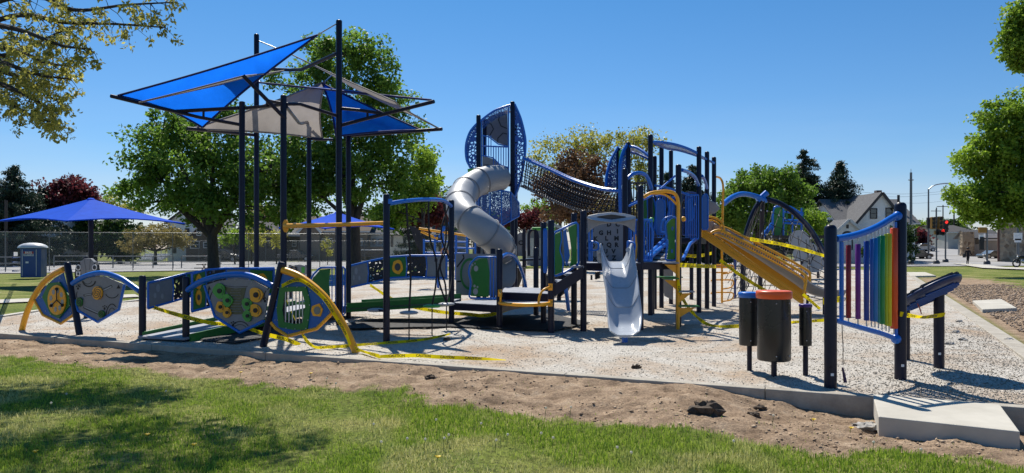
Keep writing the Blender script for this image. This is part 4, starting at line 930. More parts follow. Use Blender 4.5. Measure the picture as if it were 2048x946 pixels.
# lower perforated skirt (bent octagon)
SK = [(941, 388, 415, DT-.1), (958, 384, 428, DT-.5), (980, 382, 442, DT-.7), (1003, 381, 452, DT-.75), (1022, 385, 441, DT-.5), (1038, 406, 432, DT-.1)]
mb = MB().grid([[P(x, a, D) for x, a, b_, D in SK], [P(x, (a+b_)/2, D) for x, a, b_, D in SK], [P(x, b_, D) for x, a, b_, D in SK]], False); sk = mb.build('tower_skirt', PERFF, play)
for k in (0, 2): MB().tube([P(s_[0], s_[1+(k > 0)], s_[3]) for s_ in SK], .025, 6).build('rim', BLUE, sk)
mb = MB()
for s_ in SK: mb.tube([P(s_[0], s_[1], s_[3]-.01), P(s_[0], s_[2], s_[3]-.01)], .02, 6)
mb.build('ribs', BLUE, sk)
MB().tube(catmull([PT(960, 368), PT(985, 362), PT(1012, 364), PT(1018, 372)], 4), .025, 8).build('brace', NAVY, play)
# tube slide
cl = [(1000, 356, 21.3), (975, 358, 20.8), (948, 369, 20.4), (926, 388, 19.7), (919, 410, 18.9), (930, 430, 18.2), (952, 449, 17.9), (975, 466, 17.9), (994, 483, 18.2), (1003, 503, 18.8)]
pts = catmull([P(*p) for p in cl], 6); R_ = .37
ts = MB().tube(pts, R_, 28, cap=False).build('tube_slide', LGRY, play)
for i in (9, 16, 24, 33, 42, 50):
    if i < len(pts)-1:
        a, b_ = pts[i]-(pts[i+1]-pts[i]).normalized()*.025, pts[i]+(pts[i+1]-pts[i]).normalized()*.025
        MB().tube([a, pts[i], b_], [R_+.012, R_+.032, R_+.012], 28, cap=False).build('flange', GRY, ts)
MB().tube([pts[-1]-(pts[-1]-pts[-2]), pts[-1]], [R_+.02, R_+.03], 28, cap=False).build('exit_lip', LGRY, ts)
e = MB()
c0 = pts[-1]
e.grid([[c0+V((math.cos(a)*.36, -.05-.12*k+.1*math.sin(a), -.25*k-.30*max(0, -math.sin(a))+.1)) for a in [math.pi+math.pi*j/10 for j in range(11)]] for k in range(4)]).build('exit_chute', LGRY, ts, solid=.02)
MB().prism([P(935, 338, 21.2), P(947, 336, 21.2), P(946, 345, 21.2), P(936, 345, 21.2)], (0, .3, 0)).build('green_tab', LGRN, play)

# ---------- sagging net bridge ----------
nb = MB(); kn = MB(); NS = 44
nt_ = [(1046, 316, 21.0), (1096, 338, 20.4), (1142, 359, 19.8), (1198, 377, 19.0), (1243, 383, 18.4)]
nbm = [(1040, 372, 21.0), (1083, 392, 20.4), (1122, 409, 19.8), (1160, 421, 19.3), (1243, 430, 18.4)]
A_ = catmull([P(*p) for p in nt_], 9); B_ = catmull([P(*p) for p in nbm], 9); n_ = len(A_); back = V((.15, 1.0, .1))
def nbp(i, u):     # u 0..1 near side top->bottom, 1..2 floor, 2..3 far side up
    a, b_ = A_[i], B_[i]
    if u <= 1: return a+(b_-a)*u+V((0, .12*math.sin(math.pi*u), 0))
    if u <= 2: return b_+back*(u-1)
    return b_+back+(a-b_)*(u-2)
for i in range(0, n_):
    nb.tube([nbp(i, u) for u in (0, .5, 1, 2, 2.5, 3)], .013, 4, cap=False)
for u in [k*.2 for k in range(1, 6)]+[1.5, 2.0]+[2+k*.2 for k in range(1, 5)]:
    nb.tube([nbp(i, u) for i in range(0, n_, 2)]+[nbp(n_-1, u)], .012, 4, cap=False)
    for i in range(0, n_): kn.ball(nbp(i, u), .024, 4)
bridge = nb.build('net_bridge', ROPE, play); kn.build('rope_connectors', paint('connector', (.22, .22, .24), .3, .5), bridge, kind='stuff')
for off in (0, 3):
    MB().tube([nbp(i, off) for i in range(n_)], .042, 8).build('top_rail', BLUE, bridge)
for off in (0, 3):
    for i in range(0, n_): p = nbp(i, off); MB().tube([p+V((0, 0, -.05)), p+V((0, 0, .05))], .02, 5).build('rope_clip', paint('clip_alloy', (.45, .46, .48), .3, .6), bridge)

# ---------- upper climbing block ----------
for x, yt, D in ((1237, 296, 19.2), (1256, 284, 18.2), (1250, 337, 16.2), (1301, 269, 17.6), (1309, 312, 19.5), (1323, 281, 19.9), (1342, 301, 21.3), (1357, 329, 15.3), (1398, 293, 18.4), (1414, 303, 19.7), (1428, 314, 20.4), (1304, 500, 18.0), (1383, 440, 23)):
    post(x, yt, D, play, .062)
PU = Pl((0, 18.6), (1, 0))
# entry gate leaf shells at the bridge end
g1_ = catmull([P(1236, 294, 19.2), P(1222, 320, 19), P(1214, 348, 18.8), P(1212, 372, 18.7)], 5)
MB().grid([g1_, [P(1237, 294+(p.z*0), 19.2) if False else V((P(1237, 0, 19.2).x, 19.2, p.z)) for p in g1_]], False).build('gate_shell', PERFF, play); MB().tube(g1_, .035, 8).build('gate_rim', BLUE, play)
g2_ = catmull([P(1256, 286, 18.2), P(1246, 305, 18.1), P(1240, 335, 18), P(1240, 400, 18), P(1243, 480, 18)], 5)
MB().grid([g2_, [V((P(1256, 0, 18.2).x, 18.2, p.z)) for p in g2_]], False).build('gate_shell', PERFF, play); MB().tube(g2_, .04, 8).build('gate_rim', BLUE, play)
MB().prism([P(1238, 302, 19), P(1252, 294, 18.4), P(1250, 316, 18.4), P(1238, 320, 19)], (0, .02, 0)).build('green_header', LGRN, play)
MB().prism([P(1238, 322, 19), P(1247, 318, 18.4), P(1245, 370, 18.4), P(1238, 372, 19)], (0, .02, 0)).build('blue_side_panel', BLUEP, play)
# roof strips (curved perforated with blue rims)
def roofstrip(a, b_, name='roof_strip', mat=PERFF):
    fa, fb = catmull([P(*p) for p in a], 6), catmull([P(*p) for p in b_], 6)
    s_ = MB().grid([fa, fb], False).build(name, mat, play); MB().tube(fa, .035, 8).build('rim', BLUE, s_); MB().tube(fb, .035, 8).build('rim', BLUE, s_)
roofstrip([(1257, 292, 18.2), (1272, 295, 18), (1285, 302, 17.8), (1298, 312, 17.6)], [(1257, 303, 19.2), (1272, 307, 19), (1285, 312, 18.8), (1298, 318, 18.6)], mat=PERFB)
roofstrip([(1304, 284, 17.6), (1325, 285, 17.9), (1350, 289, 18.1), (1375, 297, 18.3), (1396, 307, 18.4)], [(1310, 287, 18.8), (1335, 297, 19.2), (1360, 301, 19.5), (1395, 312, 19.7), (1428, 326, 20.3)])
MB().tube(catmull([P(1396, 309, 18.4), P(1412, 318, 19.6), P(1428, 327, 20.4)], 4), .03, 8).build('roof_tie', BLUE, play)
# arched blue hand rails
def arch(pts, r=.035, mat=BLUE, name='arched_rail', nn=6): return MB().tube(catmull([P(*p) for p in pts], nn), r, 8).build(name, mat, play)
arch([(1256, 356, 16.3), (1266, 348, 16.4), (1280, 346, 16.6), (1293, 352, 16.9), (1300, 368, 17.2), (1303, 378, 17.5)], .045)
arch([(1364, 340, 15.4), (1378, 345, 16.2), (1390, 355, 17.4), (1397, 370, 18.2)], .04)
arch([(1404, 352, 18.5), (1410, 362, 19), (1414, 376, 19.5)], .04)
arch([(1258, 412, 16.3), (1285, 400, 16.6), (1308, 388, 17), (1350, 352, 17.8)], .025)
arch([(1310, 371, 18.2), (1335, 376, 18.5), (1360, 384, 18.8), (1385, 392, 18.9)], .03)
arch([(1258, 408, 18.2), (1275, 402, 18.2), (1300, 396, 18.2)], .028)
def rails(x0, x1, yt, yb, D, n, parent=play, mat=BLUE, D1=None, r=.014, curve=0, name='guard_rail'):
    mb = MB(); D1 = D1 or D
    for i in range(n):
        t_ = i/(n-1); x = x0+(x1-x0)*t_; d = D+(D1-D)*t_; yy = yt-curve*math.sin(math.pi*t_); mb.tube([P(x, yy, d), P(x, yb, d)], r, 6)
    top = [P(x0+(x1-x0)*i/8, yt-curve*math.sin(math.pi*i/8), D+(D1-D)*i/8) for i in range(9)]
    mb.tube(top, r*1.6, 8); mb.tube([P(x0, yb, D), P(x1, yb, D1)], r*1.6, 8)
    return mb.build(name, mat, parent)
rails(1262, 1300, 366, 470, 19, 8, mat=NAVY); rails(1372, 1397, 390, 478, 18.3, 7); rails(1305, 1340, 395, 476, 19, 8, curve=4)
rails(1340, 1356, 395, 478, 19.8, 5); rails(1366, 1396, 388, 470, 20.5, 8, curve=3, mat=DBLUE); rails(1320, 1352, 380, 450, 21.5, 8, mat=NAVY)
rails(1284, 1304, 440, 522, 14.75, 5, D1=14.8); rails(1258, 1276, 440, 520, 16.2, 5)
zd = P(0, 476, 19).z
deck_at([(P(1303, 0, 18).x, 18), (P(1398, 0, 18.4).x, 18.4), (P(1414, 0, 20).x, 20), (P(1323, 0, 20).x, 20)], zd)
deck_at([(P(1283, 0, 14.7).x, 14.7), (P(1357, 0, 15.1).x, 15.1), (P(1345, 0, 16.4).x, 16.4), (P(1270, 0, 16.4).x, 16.4)], 1.33)
deck_at([(P(1240, 0, 18.2).x, 18.2), (P(1303, 0, 17.8).x, 17.8), (P(1312, 0, 19.5).x, 19.5), (P(1240, 0, 19.5).x, 19.5)], 2.05)
# blue and green upright panels up there
for px, D, mm in (([(1312, 402), (1322, 398), (1330, 405), (1330, 470), (1312, 470)], 17.9, BLUEP), ([(1286, 395), (1294, 392), (1296, 430), (1292, 470), (1286, 470)], 18.1, GRN), ([(1404, 394), (1410, 388), (1416, 392), (1416, 460), (1404, 460)], 18.5, BLUEP), ([(1338, 402), (1346, 404), (1342, 440), (1346, 474), (1338, 474)], 18.2, BLUEP), ([(1300, 400), (1308, 398), (1312, 425), (1307, 460), (1300, 468)], 18.05, GRN), ([(1376, 400), (1384, 396), (1386, 440), (1376, 444)], 18.3, BLUEP)):
    q = Pl((0, D), (1, 0)); panel(q, px, play, mm, 'barrier_panel'); frame_tube(q, [(x, y-1) for x, y in px], .018, play, BLUE, 'barrier_frame')
# inclined net/ladder between decks with blue stringers
for dx, D in ((0, 15.6), (22, 17)):
    MB().tube([P(1292+dx*.3, 516, 15.2), P(1330+dx*.6, 478, 17.6)], .05, 8).build('stair_rail', BLUE, play)
MB().prism([P(1300, 523, 15.4), P(1340, 523, 15.4), P(1352, 478, 18), P(1326, 478, 18)], (0, 0, -.03)).build('incline_climber', GRY, play)
mk = MB()
for k in range(6): t_ = k/5; mk.tube([P(1304+18*t_, 518-36*t_, 15.6+2*t_), P(1322+14*t_, 520-38*t_, 15.5+2*t_), P(1340+9*t_, 517-36*t_, 15.6+2*t_)], .012, 5)
mk.build('climber_ropes', ROPE, play)
MB().tube([P(1366, 518, 15.6), P(1380, 488, 17.4), P(1392, 478, 18.2)], .04, 8).build('stair_rail', BLUE, play)
# green panel with blue loop, left of the yellow pole
PK = Pl((0, 15.0), (1, 0)); gk = [(1334, 447), (1343, 438), (1350, 437), (1350, 516), (1344, 519), (1334, 519), (1338, 490), (1335, 465)]
panel(PK, gk, play, GRN, 'barrier_panel'); frame_tube(PK, [(1331, 447), (1342, 435), (1353, 434), (1353, 521), (1330, 521), (1335, 490), (1331, 465)], .02, play, BLUE, 'barrier_frame')
frame_tube(PK, [(1331, 465), (1322, 462), (1324, 445), (1331, 436), (1345, 432)], .018, play, BLUE, 'grab_loop', False, True)
mk = MB()
for x, y in ((1345, 457), (1344, 502)): mk.add(circ(PK, x, y, 2.2, 4.2, 12, -.004), [list(range(12))])
mk.build('cutouts', BLUEP, play)
frame_tube(PK, [(1288, 442), (1296, 440), (1307, 463), (1303, 521), (1287, 521)], .02, play, BLUE, 'barrier_frame')
MB().ball(P(1303, 440, 15.0), .055, 12).build('ball_knob', LGRN, play); MB().ball(P(1367, 438, 15.6), .055, 12).build('ball_knob', YEL, play)
MB().tube([P(1303, 440, 15.0), P(1303, 450, 15.0)], .015, 6).build('knob_stem', BLUE, play)
panel(Pl((0, 15.9), (1, 0)), [(1267, 470), (1272, 468), (1275, 490), (1273, 520), (1268, 524)], play, YEL, 'yellow_handhold')
# ropes and dark bars for clutter seen through the railings
mb = MB()
for a, b_ in (((1306, 380, 18), (1330, 470, 19)), ((1345, 380, 19), (1322, 470, 18.4)), ((1368, 400, 18.5), (1350, 470, 19)), ((1385, 396, 19), (1398, 468, 19))): mb.tube([P(*a), P(*b_)], .02, 5)
mb.build('climbing_ropes', ROPE, play)
MB().prism([P(1320, 527, 21), P(1345, 527, 21), P(1345, 600, 21), P(1329, 592, 21)], (0, .03, 0)).build('shop_panel', GRY, play)
MB().box(P(1336, 554, 19.6), (.7, .4, .03)).build('counter', GRN, play)
# yellow pod-step pole climber
yp = MB(); poleD = 14.8
yp.tube(catmull([P(1287, 395, 14.75), P(1300, 387, 14.75), P(1325, 383, 14.78), P(1345, 385, poleD), P(1354, 394, poleD), P(1357, 410, poleD)], 6)+[P(1356, 500, poleD), V((P(1356, 0, poleD).x, poleD, -.03))], .036, 10)
yp.tube(catmull([P(1300, 387, 14.75), P(1325, 388, 14.78), P(1340, 396, poleD), P(1354, 410, poleD)], 5), .022, 8)
yc = yp.build('step_pole', YEL, play)
for y, sx, c in ((527, -1, DECK), (584, 1, DECK), (613, 1, GRN), (558, -1, GRN)):
    L_ = .30 if y < 610 else .40; p = P(1356, y, poleD)
    MB().prism([p+V((0, -.12, 0)), p+V((sx*L_, -.14, 0)), p+V((sx*L_, .14, 0)), p+V((0, .12, 0))], (0, 0, .025)).build('step', c, yc)
    MB().prism([p+V((0, 0, -.03)), p+V((sx*L_*.9, 0, -.02)), p+V((0, 0, -.24))], (0, .02, 0)).build('step_bracket', YEL, yc)
# far yellow ladder
yl = MB(); D = 21
yl.tube(catmull([P(1428, 353, 20.4), P(1440, 356, D), P(1446, 370, D), P(1446, 400, D)], 5)+[P(1444, 500, D), P(1444, 606, D)], .03, 8)
yl.build('ladder_pole', YEL, play)
mb = MB()
for y in (530, 560, 585): mb.tube(catmull([P(1422, y+3, D), P(1425, y, D), P(1444, y, D), P(1466, y+1, D), P(1463, y+14, D), P(1444, y+18, D)], 3), .02, 6)
for y in (535, 545): mb.tube([P(1432, y, D), P(1455, y, D)], .02, 6)
mb.build('ladder_rungs', YEL, play)
for x, y, D in ((1425, 420, 19), (1420, 458, 18.8)): MB().prism([P(x-8, y-22, D), P(x+8, y-14, D), P(x+16, y-3, D), P(x+4, y+8, D), P(x-8, y+5, D)], (0, .5, 0)).build('grey_pod', GRY, play, bevel=.03)

# ---------- roller slide with yellow sides ----------
rs = thing('roller_slide', 'long straight grey slide with yellow ladder-like guard rails descending to the right', 'slide', G(1530, 620))
for off in (0, 1):
    D0, D1 = 18.6+off*.75, 17.6+off*.75; lo = [(1404, 466), (1607, 602)] if off == 0 else [(1430, 462), (1612, 590)]
    a, b_ = P(*lo[0], D0), P(*lo[1], D1)
    MB().prism([a+V((0, 0, .14)), b_+V((0, 0, .12)), b_+V((0, 0, -.10)), a+V((0, 0, -.10))], (0, .04, 0)).build('side_beam', YEL, rs)
    if off == 0:
        mk = MB(); mk.tube([a+V((0, -.015, .02)), b_+V((0, -.015, .0))], .02, 6); mk.tube([a+V((0, -.015, .11)), b_+V((0, -.015, .09))], .014, 6); mk.build('beam_lip', YEL, rs)
    for dz in ((0, 0), (10, 5)):
        top = [(1406, 437, D0), (1420, 433, D0), (1443, 437, D0), (1450, 452, D0-.05)] if off == 0 else [(1430, 440, D0), (1448, 444, D0), (1456, 458, D0)]
        pass
    hr = [(1422, 466, D0-.1), (1432, 461, D0-.1), (1447, 463, D0-.15), (1500, 489, D0-.4), (1560, 520, D0-.65), (1605, 546, D0-.88), (1612, 556, D0-.92), (1610, 575, D0-.95), (1606, 592, D0-.98)]
    hr = [(x+off*8, y-off*6, d) for x, y, d in hr]
    t1 = MB().tube(catmull([P(*p) for p in hr], 5), .032, 8); t1.tube(catmull([P(x-3, y+9, d) for x, y, d in hr[1:-2]], 5), .022, 8)
    for k in range(0, 34): x = 1450+k*4.5; yy = float(np.interp(x, [1447, 1605], [463, 546])); d = float(np.interp(x, [1447, 1605], [D0-.15, D0-.88])); t1.tube([P(x+off*8, yy-off*6, d), P(x-3+off*8, yy+9-off*6, d)], .008, 4)
    t1.build('guard_rail', YEL, rs)
for off in (0, .75):
    MB().tube(catmull([P(1404, 465, 18.6+off), P(1405, 440, 18.6+off), P(1412, 434, 18.6+off), P(1430, 436, 18.55+off), P(1444, 445, 18.5+off), P(1449, 463, 18.45+off)], 5), .028, 8).build('entry_hoop', YEL, rs)
    MB().tube(catmull([P(1411, 468, 18.6+off), P(1412, 445, 18.6+off), P(1425, 441, 18.6+off), P(1440, 450, 18.5+off), P(1443, 466, 18.45+off)], 5), .02, 8).build('entry_hoop', YEL, rs)
cl = [(1420, 462, 19.0), (1450, 476, 18.9), (1500, 505, 18.65), (1550, 538, 18.4), (1590, 565, 18.2), (1615, 583, 18.1), (1640, 592, 18.0), (1680, 594, 17.9)]
rows = []
for x, y, D in cl:
    c = P(x, y, D); rows.append([c+V((0, u, .30*max(0, abs(u)/.36-.35)**1.2)) for u in [-.36+.72*k/14 for k in range(15)]])
MB().grid(smooth_rows(rows, 4)).build('chute', GRY, rs, solid=.03)
MB().tube([P(1648, 592, 18), V((P(1648, 0, 18).x, 18, -.02))], .035, 8).build('foot', NAVY, rs); MB().tube([P(1616, 590, 18.1), V((P(1616, 0, 18).x, 18.1, -.02))], .035, 8).build('foot', NAVY, rs)

# ---------- arched rope net climber ----------
an = thing('arch_net_climber', 'rope net climber hung from crossed navy and blue curved pipes', 'climber', G(1560, 583))
ar = catmull([P(1531, 398, 27), P(1560, 407, 26.8), (P(1590, 427, 26.4)), P(1618, 456, 25.8), P(1640, 492, 25.2), P(1656, 530, 24.6), P(1668, 592, 24.3)], 6); ar[-1].z = -.02
MB().tube(ar, .095, 12).build('arch_pipe', NAVY, an)
al = catmull([P(1525, 396, 27), P(1512, 415, 27), P(1501, 440, 27), P(1492, 470, 27), P(1487, 510, 27), P(1486, 583, 27)], 6)
MB().tube(al, .09, 12).build('arch_pipe', NAVY, an)
MB().tube(catmull([P(1448, 407, 25), P(1465, 394, 25.6), P(1484, 388, 26.2), P(1506, 391, 26.8), P(1534, 401, 27)], 6), .09, 12).build('arch_pipe', BLUE, an)
MB().tube([P(1515, 402, 27), P(1534, 385, 27)], .11, 12).build('pipe_joint', BLUE, an)
MB().tube([P(1525, 400, 27.4), P(1520, 583, 29)], .09, 12).build('mast', NAVY, an)
nr = MB(); ball_ = MB()
top = [P(1525+(1665-1525)*0, 400, 27)]+ar[::4]
gl = []
for i in range(13):
    t_ = i/12; src = ar[int(t_*(len(ar)-8))]; ba = P(1455+190*t_, 600-14*math.sin(t_*3.1), 22.5+1.2*math.sin(t_*5)); 
    col = []
    for k in range(10):
        u = k/9; p = src*(1-u)+ba*u; sw = math.sin(u*math.pi)*.3; col.append(p+V((sw*math.sin(i*1.7)*.5, sw*math.cos(i*1.3), -sw*.6)))
    gl.append(col)
    nr.tube(col, .014, 4, cap=False)
for k in range(1, 10): nr.tube([g[k] for g in gl], .014, 4, cap=False)
for i in range(11):
    t_ = i/10; src = al[int(t_*(len(al)-10))]; ba = P(1450+60*t_, 560+20*math.sin(t_*3), 25)
    nr.tube([src, (src+ba)/2+V((.2*math.sin(i*2.1), 0, -.2)), ba], .013, 4, cap=False)
for i in range(8): nr.tube([P(1500+i*16, 430+i*7, 27.5), P(1492+i*19, 575+(i % 3)*7, 28.5)], .013, 4, cap=False)
for g in gl:
    for p in g[1:9:2]: ball_.ball(p, .035, 6)
nr.build('rope_net', ROPE, an); ball_.build('net_joints', paint('pale_joint', (.5, .5, .52), .4), an)
MB().tube([P(1470, 515, 24), V((P(1470, 0, 24).x, 24, -.02))], .04, 8).build('support_post', DBLUE, an)

# ---------- musical instruments, front right ----------
def drum(x, ybase, ybot, ytop, rpx, capmat, label, caph, lean=0):
    b_ = G(x, ybase); D = b_.y; r = rpx/F*D; zb = P(0, ybot, D).z; zt_ = P(0, ytop, D).z; hc = caph/F*D
    e = thing('drum', label, 'drum', b_, 'standing drums by the front kerb')
    MB().tube([b_+V((0, 0, -.05)), V((b_.x, b_.y, zb+.05))], r*.17 if r > .15 else .032, 14).build('stand_pipe', NAVY, e)
    MB().lathe(V((b_.x, b_.y, 0)), [(r*.6, zb+.02), (r*.92, zb), (r*.96, zb+.015), (r*.97, (zb+zt_)/2), (r*.95, zt_-hc)], 40).build('barrel', DRUM, e)
    MB().lathe(V((b_.x, b_.y, 0)), [(r*.96, zt_-hc), (r*1.03, zt_-hc+.006), (r*1.04, zt_-.02), (r*1.0, zt_-.004), (r*.9, zt_), (0, zt_+.002)], 40).build('head', capmat, e)
    m_ = MB()
    for dx in (-.0, .9): 
        for zz in (zt_-hc-.05, zb+.07): m_.ball(V((b_.x+math.sin(dx-.2)*r*.98, b_.y-math.cos(dx-.2)*r*.98, zz)), .009, 6)
    m_.build('rivets', STEEL, e)
drum(1499, 744, 690, 584, 21, BLUE, 'black drum with a blue head, behind and left of the orange one', 11)
drum(1548, 757, 720, 581, 33.5, ORANGE, 'largest black drum, with an orange head', 16)
drum(1611, 754, 691, 608, 12.5, paint('purple_plastic', (.05, .02, .18), .35), 'slimmest black drum, with a dark purple head', 6)
ci = thing('chime_wall', 'rainbow row of hanging chime tubes between two navy posts under a curved blue rail', 'chimes', G(1730, 768))
pA, pB = G(1661, 777), G(1801, 757)
PCH = two(pA, pB)
for x, yt, p in ((1660, 450, pA), (1798, 405, pB)):
    t_ = p.copy(); t_.z = H+(HY-yt)/F*p.y
    MB().tube([V((p.x, p.y, -.05)), t_-V((0, 0, .045)), t_-V((0, 0, .02)), t_], [.069, .069, .062, .04], 20).build('post', NAVY, ci)
    MB().box(V((p.x-.01, p.y-.071, .17)), (.035, .003, .03)).build('sticker', WHT, ci)
frame_tube(PCH, [(1672, 478), (1700, 473), (1730, 464), (1757, 452), (1780, 438), (1798, 428)], .042, ci, BLUE, 'curved_rail', False, True)
frame_tube(PCH, [(1672, 641), (1720, 655), (1760, 666), (1799, 680)], .03, ci, BLUE, 'lower_rail', False)
frame_tube(PCH, [(1683, 484), (1683, 640)], .027, ci, BLUE, 'side_rail', False); frame_tube(PCH, [(1790, 444), (1792, 672)], .024, ci, BLUE, 'side_rail', False)
for x, y, p in ((1792, 678, 0), (1795, 432, 0)): MB().ball(PCH(x, y), .06, 12).build('rail_joint', BLUE, ci)
CT = [(1697, 490, 636, 6.2, (.20, .006, .012), 'red'), (1716, 488, 638, 6.4, (.12, .012, .20), 'purple'), (1733, 482, 641, 6.5, (.006, .04, .25), 'dark blue'), (1743, 478, 642, 4, (.008, .07, .32), 'blue'), (1750, 476, 643, 6.6, (.008, .15, .42), 'light blue'), (1757, 473, 645, 4, (.004, .20, .20), 'teal'), (1764, 471, 648, 6.8, (.006, .22, .06), 'green'), (1772, 468, 650, 4.5, (.35, .45, .01), 'lime'), (1778, 467, 652, 6.5, (.55, .50, .008), 'yellow'), (1788, 456, 657, 9, (.60, .07, .008), 'orange')]
for x, yt, yb_, r, c, nm in CT:
    a, b_ = PCH(x, yt), PCH(x, yb_); b_.x, b_.y = a.x, a.y; rr_ = r*.8/F*a.y
    q = MB().tube([b_, b_+V((0, 0, .003)), a-V((0, 0, .003)), a], [rr_*.9, rr_, rr_, rr_*.9], 20).build('chime_tube', paint('chime_'+nm.replace(' ', '_'), c, .32, .1), ci, label=nm+' tube')
    MB().tube([a, a+V((0, 0, .09))], .008, 6).build('hanger', STEEL, q); MB().tube([b_, b_-V((0, 0, .07))], .008, 6).build('hanger', STEEL, q)
ma = catmull([PCH(1684, 650, -.1), PCH(1686, 690, -.1), PCH(1686, 730, -.1)], 4)
q = MB().tube(ma, .005, 5).build('mallet_cord', BLK, ci); MB().tube([PCH(1685, 735, -.1), PCH(1691, 765, -.13)], [.012, .02], 8).build('mallet', paint('mallet_purple', (.05, .01, .05), .4), ci)
# tilted ribbed drum table
tb = thing('drum_table', 'tilted round instrument table with a ribbed blue underside on two navy legs', 'instrument', G(1878, 736))
g = G(1878, 736); ax = V((.42, -.10, .9)).normalized()
c = P(1858, 586, 9.75)
tt = V((-.42, .50, 1.0)).normalized()
u_ = V((tt.z, 0, -tt.x)); u_ = u_.normalized(); v_ = tt.cross(u_)
def tp_(ru, rv, h, n=40): return [c+u_*(ru*math.cos(2*math.pi*k/n))+v_*(rv*math.sin(2*math.pi*k/n))+tt*h for k in range(n)]
mb = MB(); prof = [(.02, -.05), (.28, -.055), (.40, -.04), (.43, -.01), (.44, .02), (.41, .035), (.05, .02)]
rws_ = [tp_(a, a*1.05, h)+[tp_(a, a*1.05, h)[0]] for a, h in prof]
TB = paint('table_blue', (.006, .022, .09), .4)
mb.grid(rws_).build('table_shell', TB, tb)
mb = MB()
for k in range(9):
    y = -.36+.09*k; L_ = math.sqrt(max(0, .42**2-y*y)); mb.bar(c+v_*y+u_*-L_+tt*.055, c+v_*y+u_*L_+tt*.055, .055, .022, tt)
mb.build('metal_bars', DGRY, tb)
mb = MB()
for k in range(7):
    y = -.3+.1*k; L_ = math.sqrt(max(0, .36**2-y*y)); mb.tube([c+v_*y+u_*-L_+tt*-.062, c+v_*y+u_*L_+tt*-.062], .014, 6)
mb.build('resonator_ribs', paint('rib_blue', (.01, .06, .25), .4), tb)
MB().tube([V((g.x, g.y, -.05)), V((g.x, g.y, 1.0))], .066, 16).build('leg', NAVY, tb)
g2 = G(1803, 720); MB().tube([V((g2.x+.05, g2.y, -.05)), V((g2.x+.05, g2.y, .8))], .066, 16).build('leg', NAVY, tb)
MB().box(V((g.x-.03, g.y-.068, .20)), (.035, .003, .03)).build('sticker', WHT, tb)
MB().tube(catmull([P(1835, 607, 9.6), P(1840, 618, 9.6), P(1843, 628, 9.6)], 4), .008, 5).build('mallet_cord', paint('mallet_red', (.25, .02, .02), .4), tb)

# ---------- caution tape ----------
def tape(pts, label, wid=.07, mirror=False, words=None, twist=0.0, parent=None, up=None):
    c = catmull(pts, 8); n = len(c); L_ = [0]
    for i in range(1, n): L_.append(L_[-1]+(c[i]-c[i-1]).length)
    def fr(s):
        s = min(max(s, 0), L_[-1]); i = max(0, min(n-2, int(np.searchsorted(L_, s))-1)); t_ = (s-L_[i])/max(1e-6, L_[i+1]-L_[i]); p = c[i]*(1-t_)+c[i+1]*t_
        d = (c[i+1]-c[i]).normalized(); U = V((0, 0, 1)) if up is None else V(up)
        u = (U-d*U.dot(d)); u = u.normalized() if u.length > .05 else V((0, -1, 0)); a = twist*math.sin(s*2.2)+.25*math.sin(s*5.1); nn = d.cross(u); u = u*math.cos(a)+nn*math.sin(a)
        return p, d, u, d.cross(u)
    m_ = max(8, int(L_[-1]/.06)); rows = [[], []]
    for i in range(m_+1):
        p, d, u, nn = fr(L_[-1]*i/m_); rows[0].append(p-u*wid/2); rows[1].append(p+u*wid/2)
    o_ = MB().grid(rows).build('caution_tape', TAPE, label=label, cat='tape', group='caution tape around the play area')
    s = .12; vs, fs = glyphs('CAUTION', wid*.95, .0015); wd = max(v.x for v in vs)-min(v.x for v in vs); mb = MB()
    while s+wd < L_[-1]:
        q = []
        for v in vs:
            xx = -v.x if mirror else v.x; p, d, u, nn = fr(s+wd/2+xx); 
            side = -1 if nn.y > 0 else 1; q.append(p+u*(v.y if not mirror else -v.y)+nn*side*.004)
        MB().add(q, fs).build('lettering', BLK, o_); s += wd+.16
    return o_
tape([FP(300, 612, .1), FP(330, 622, .05), FP(372, 634, -.07), FP(420, 646, .1)], 'caution tape strung between the two ramp entrance posts', .07, True)
tape([FP(420, 646, .1), FP(480, 652, .3), FP(530, 668, .1), FP(570, 678, .3), FP(600, 690, .4)], 'twisted caution tape sagging below the dial panel', .07, True, twist=.5)
tape([FP(563, 572, -.07), FP(600, 560, -.07), FP(645, 594, -.07), FP(668, 628, -.07), FP(690, 664, -.07), FP(700, 690, -.12)], 'caution tape lying along the leaning yellow arch', .06, False, up=(.5, 0, 1))
tape([G(704, 694, .08), G(730, 704, .05), G(760, 713, .06)], 'caution tape trailing off the foot of the yellow arch', .07, twist=.6)
tape([G(760, 713, .06), G(830, 711, .06), G(880, 714, .06), G(930, 716, .07), G(975, 718, .05), G(1012, 720, .03)], 'caution tape lying crumpled along the front kerb', .055, twist=.8, up=(0, .75, .65))
tape([FP(573, 600, .3), G(600, 660, .3), G(625, 692, .04), G(660, 694, .03), G(740, 688, .03), G(840, 680, .03), G(900, 668, .05)], 'caution tape snaking on the shaded stones below the window panel', .05, twist=.6)
tape([P(740, 570, 18.5), G(800, 606, .3), G(870, 622, .15), G(930, 628, .12), G(985, 629, .1), P(1060, 600, 18.5)], 'caution tape low across the gap behind the hanging pods', .08, True)
tape([P(1360, 530, 14.8), P(1400, 532, 17), P(1432, 533, 20)], 'caution tape wound from the yellow step pole to the far posts', .09, twist=.2)
tape([P(1356, 560, 14.7), P(1362, 590, 14.8), G(1385, 625, .25), G(1420, 650, .05), G(1480, 652, .03), G(1570, 646, .03), G(1655, 640, .03)], 'caution tape dropping from the step pole to the stones behind the drums', .07, twist=.7)
tape([P(1440, 520, 18.2), P(1480, 550, 18.2), P(1530, 580, 17.5), P(1580, 600, 17)], 'caution tape slanting down under the yellow slide', .08, True)
tape([P(1500, 478, 18.2), P(1560, 488, 20), P(1610, 500, 21), P(1650, 512, 22)], 'caution tape crossing the rope net climber', .09)
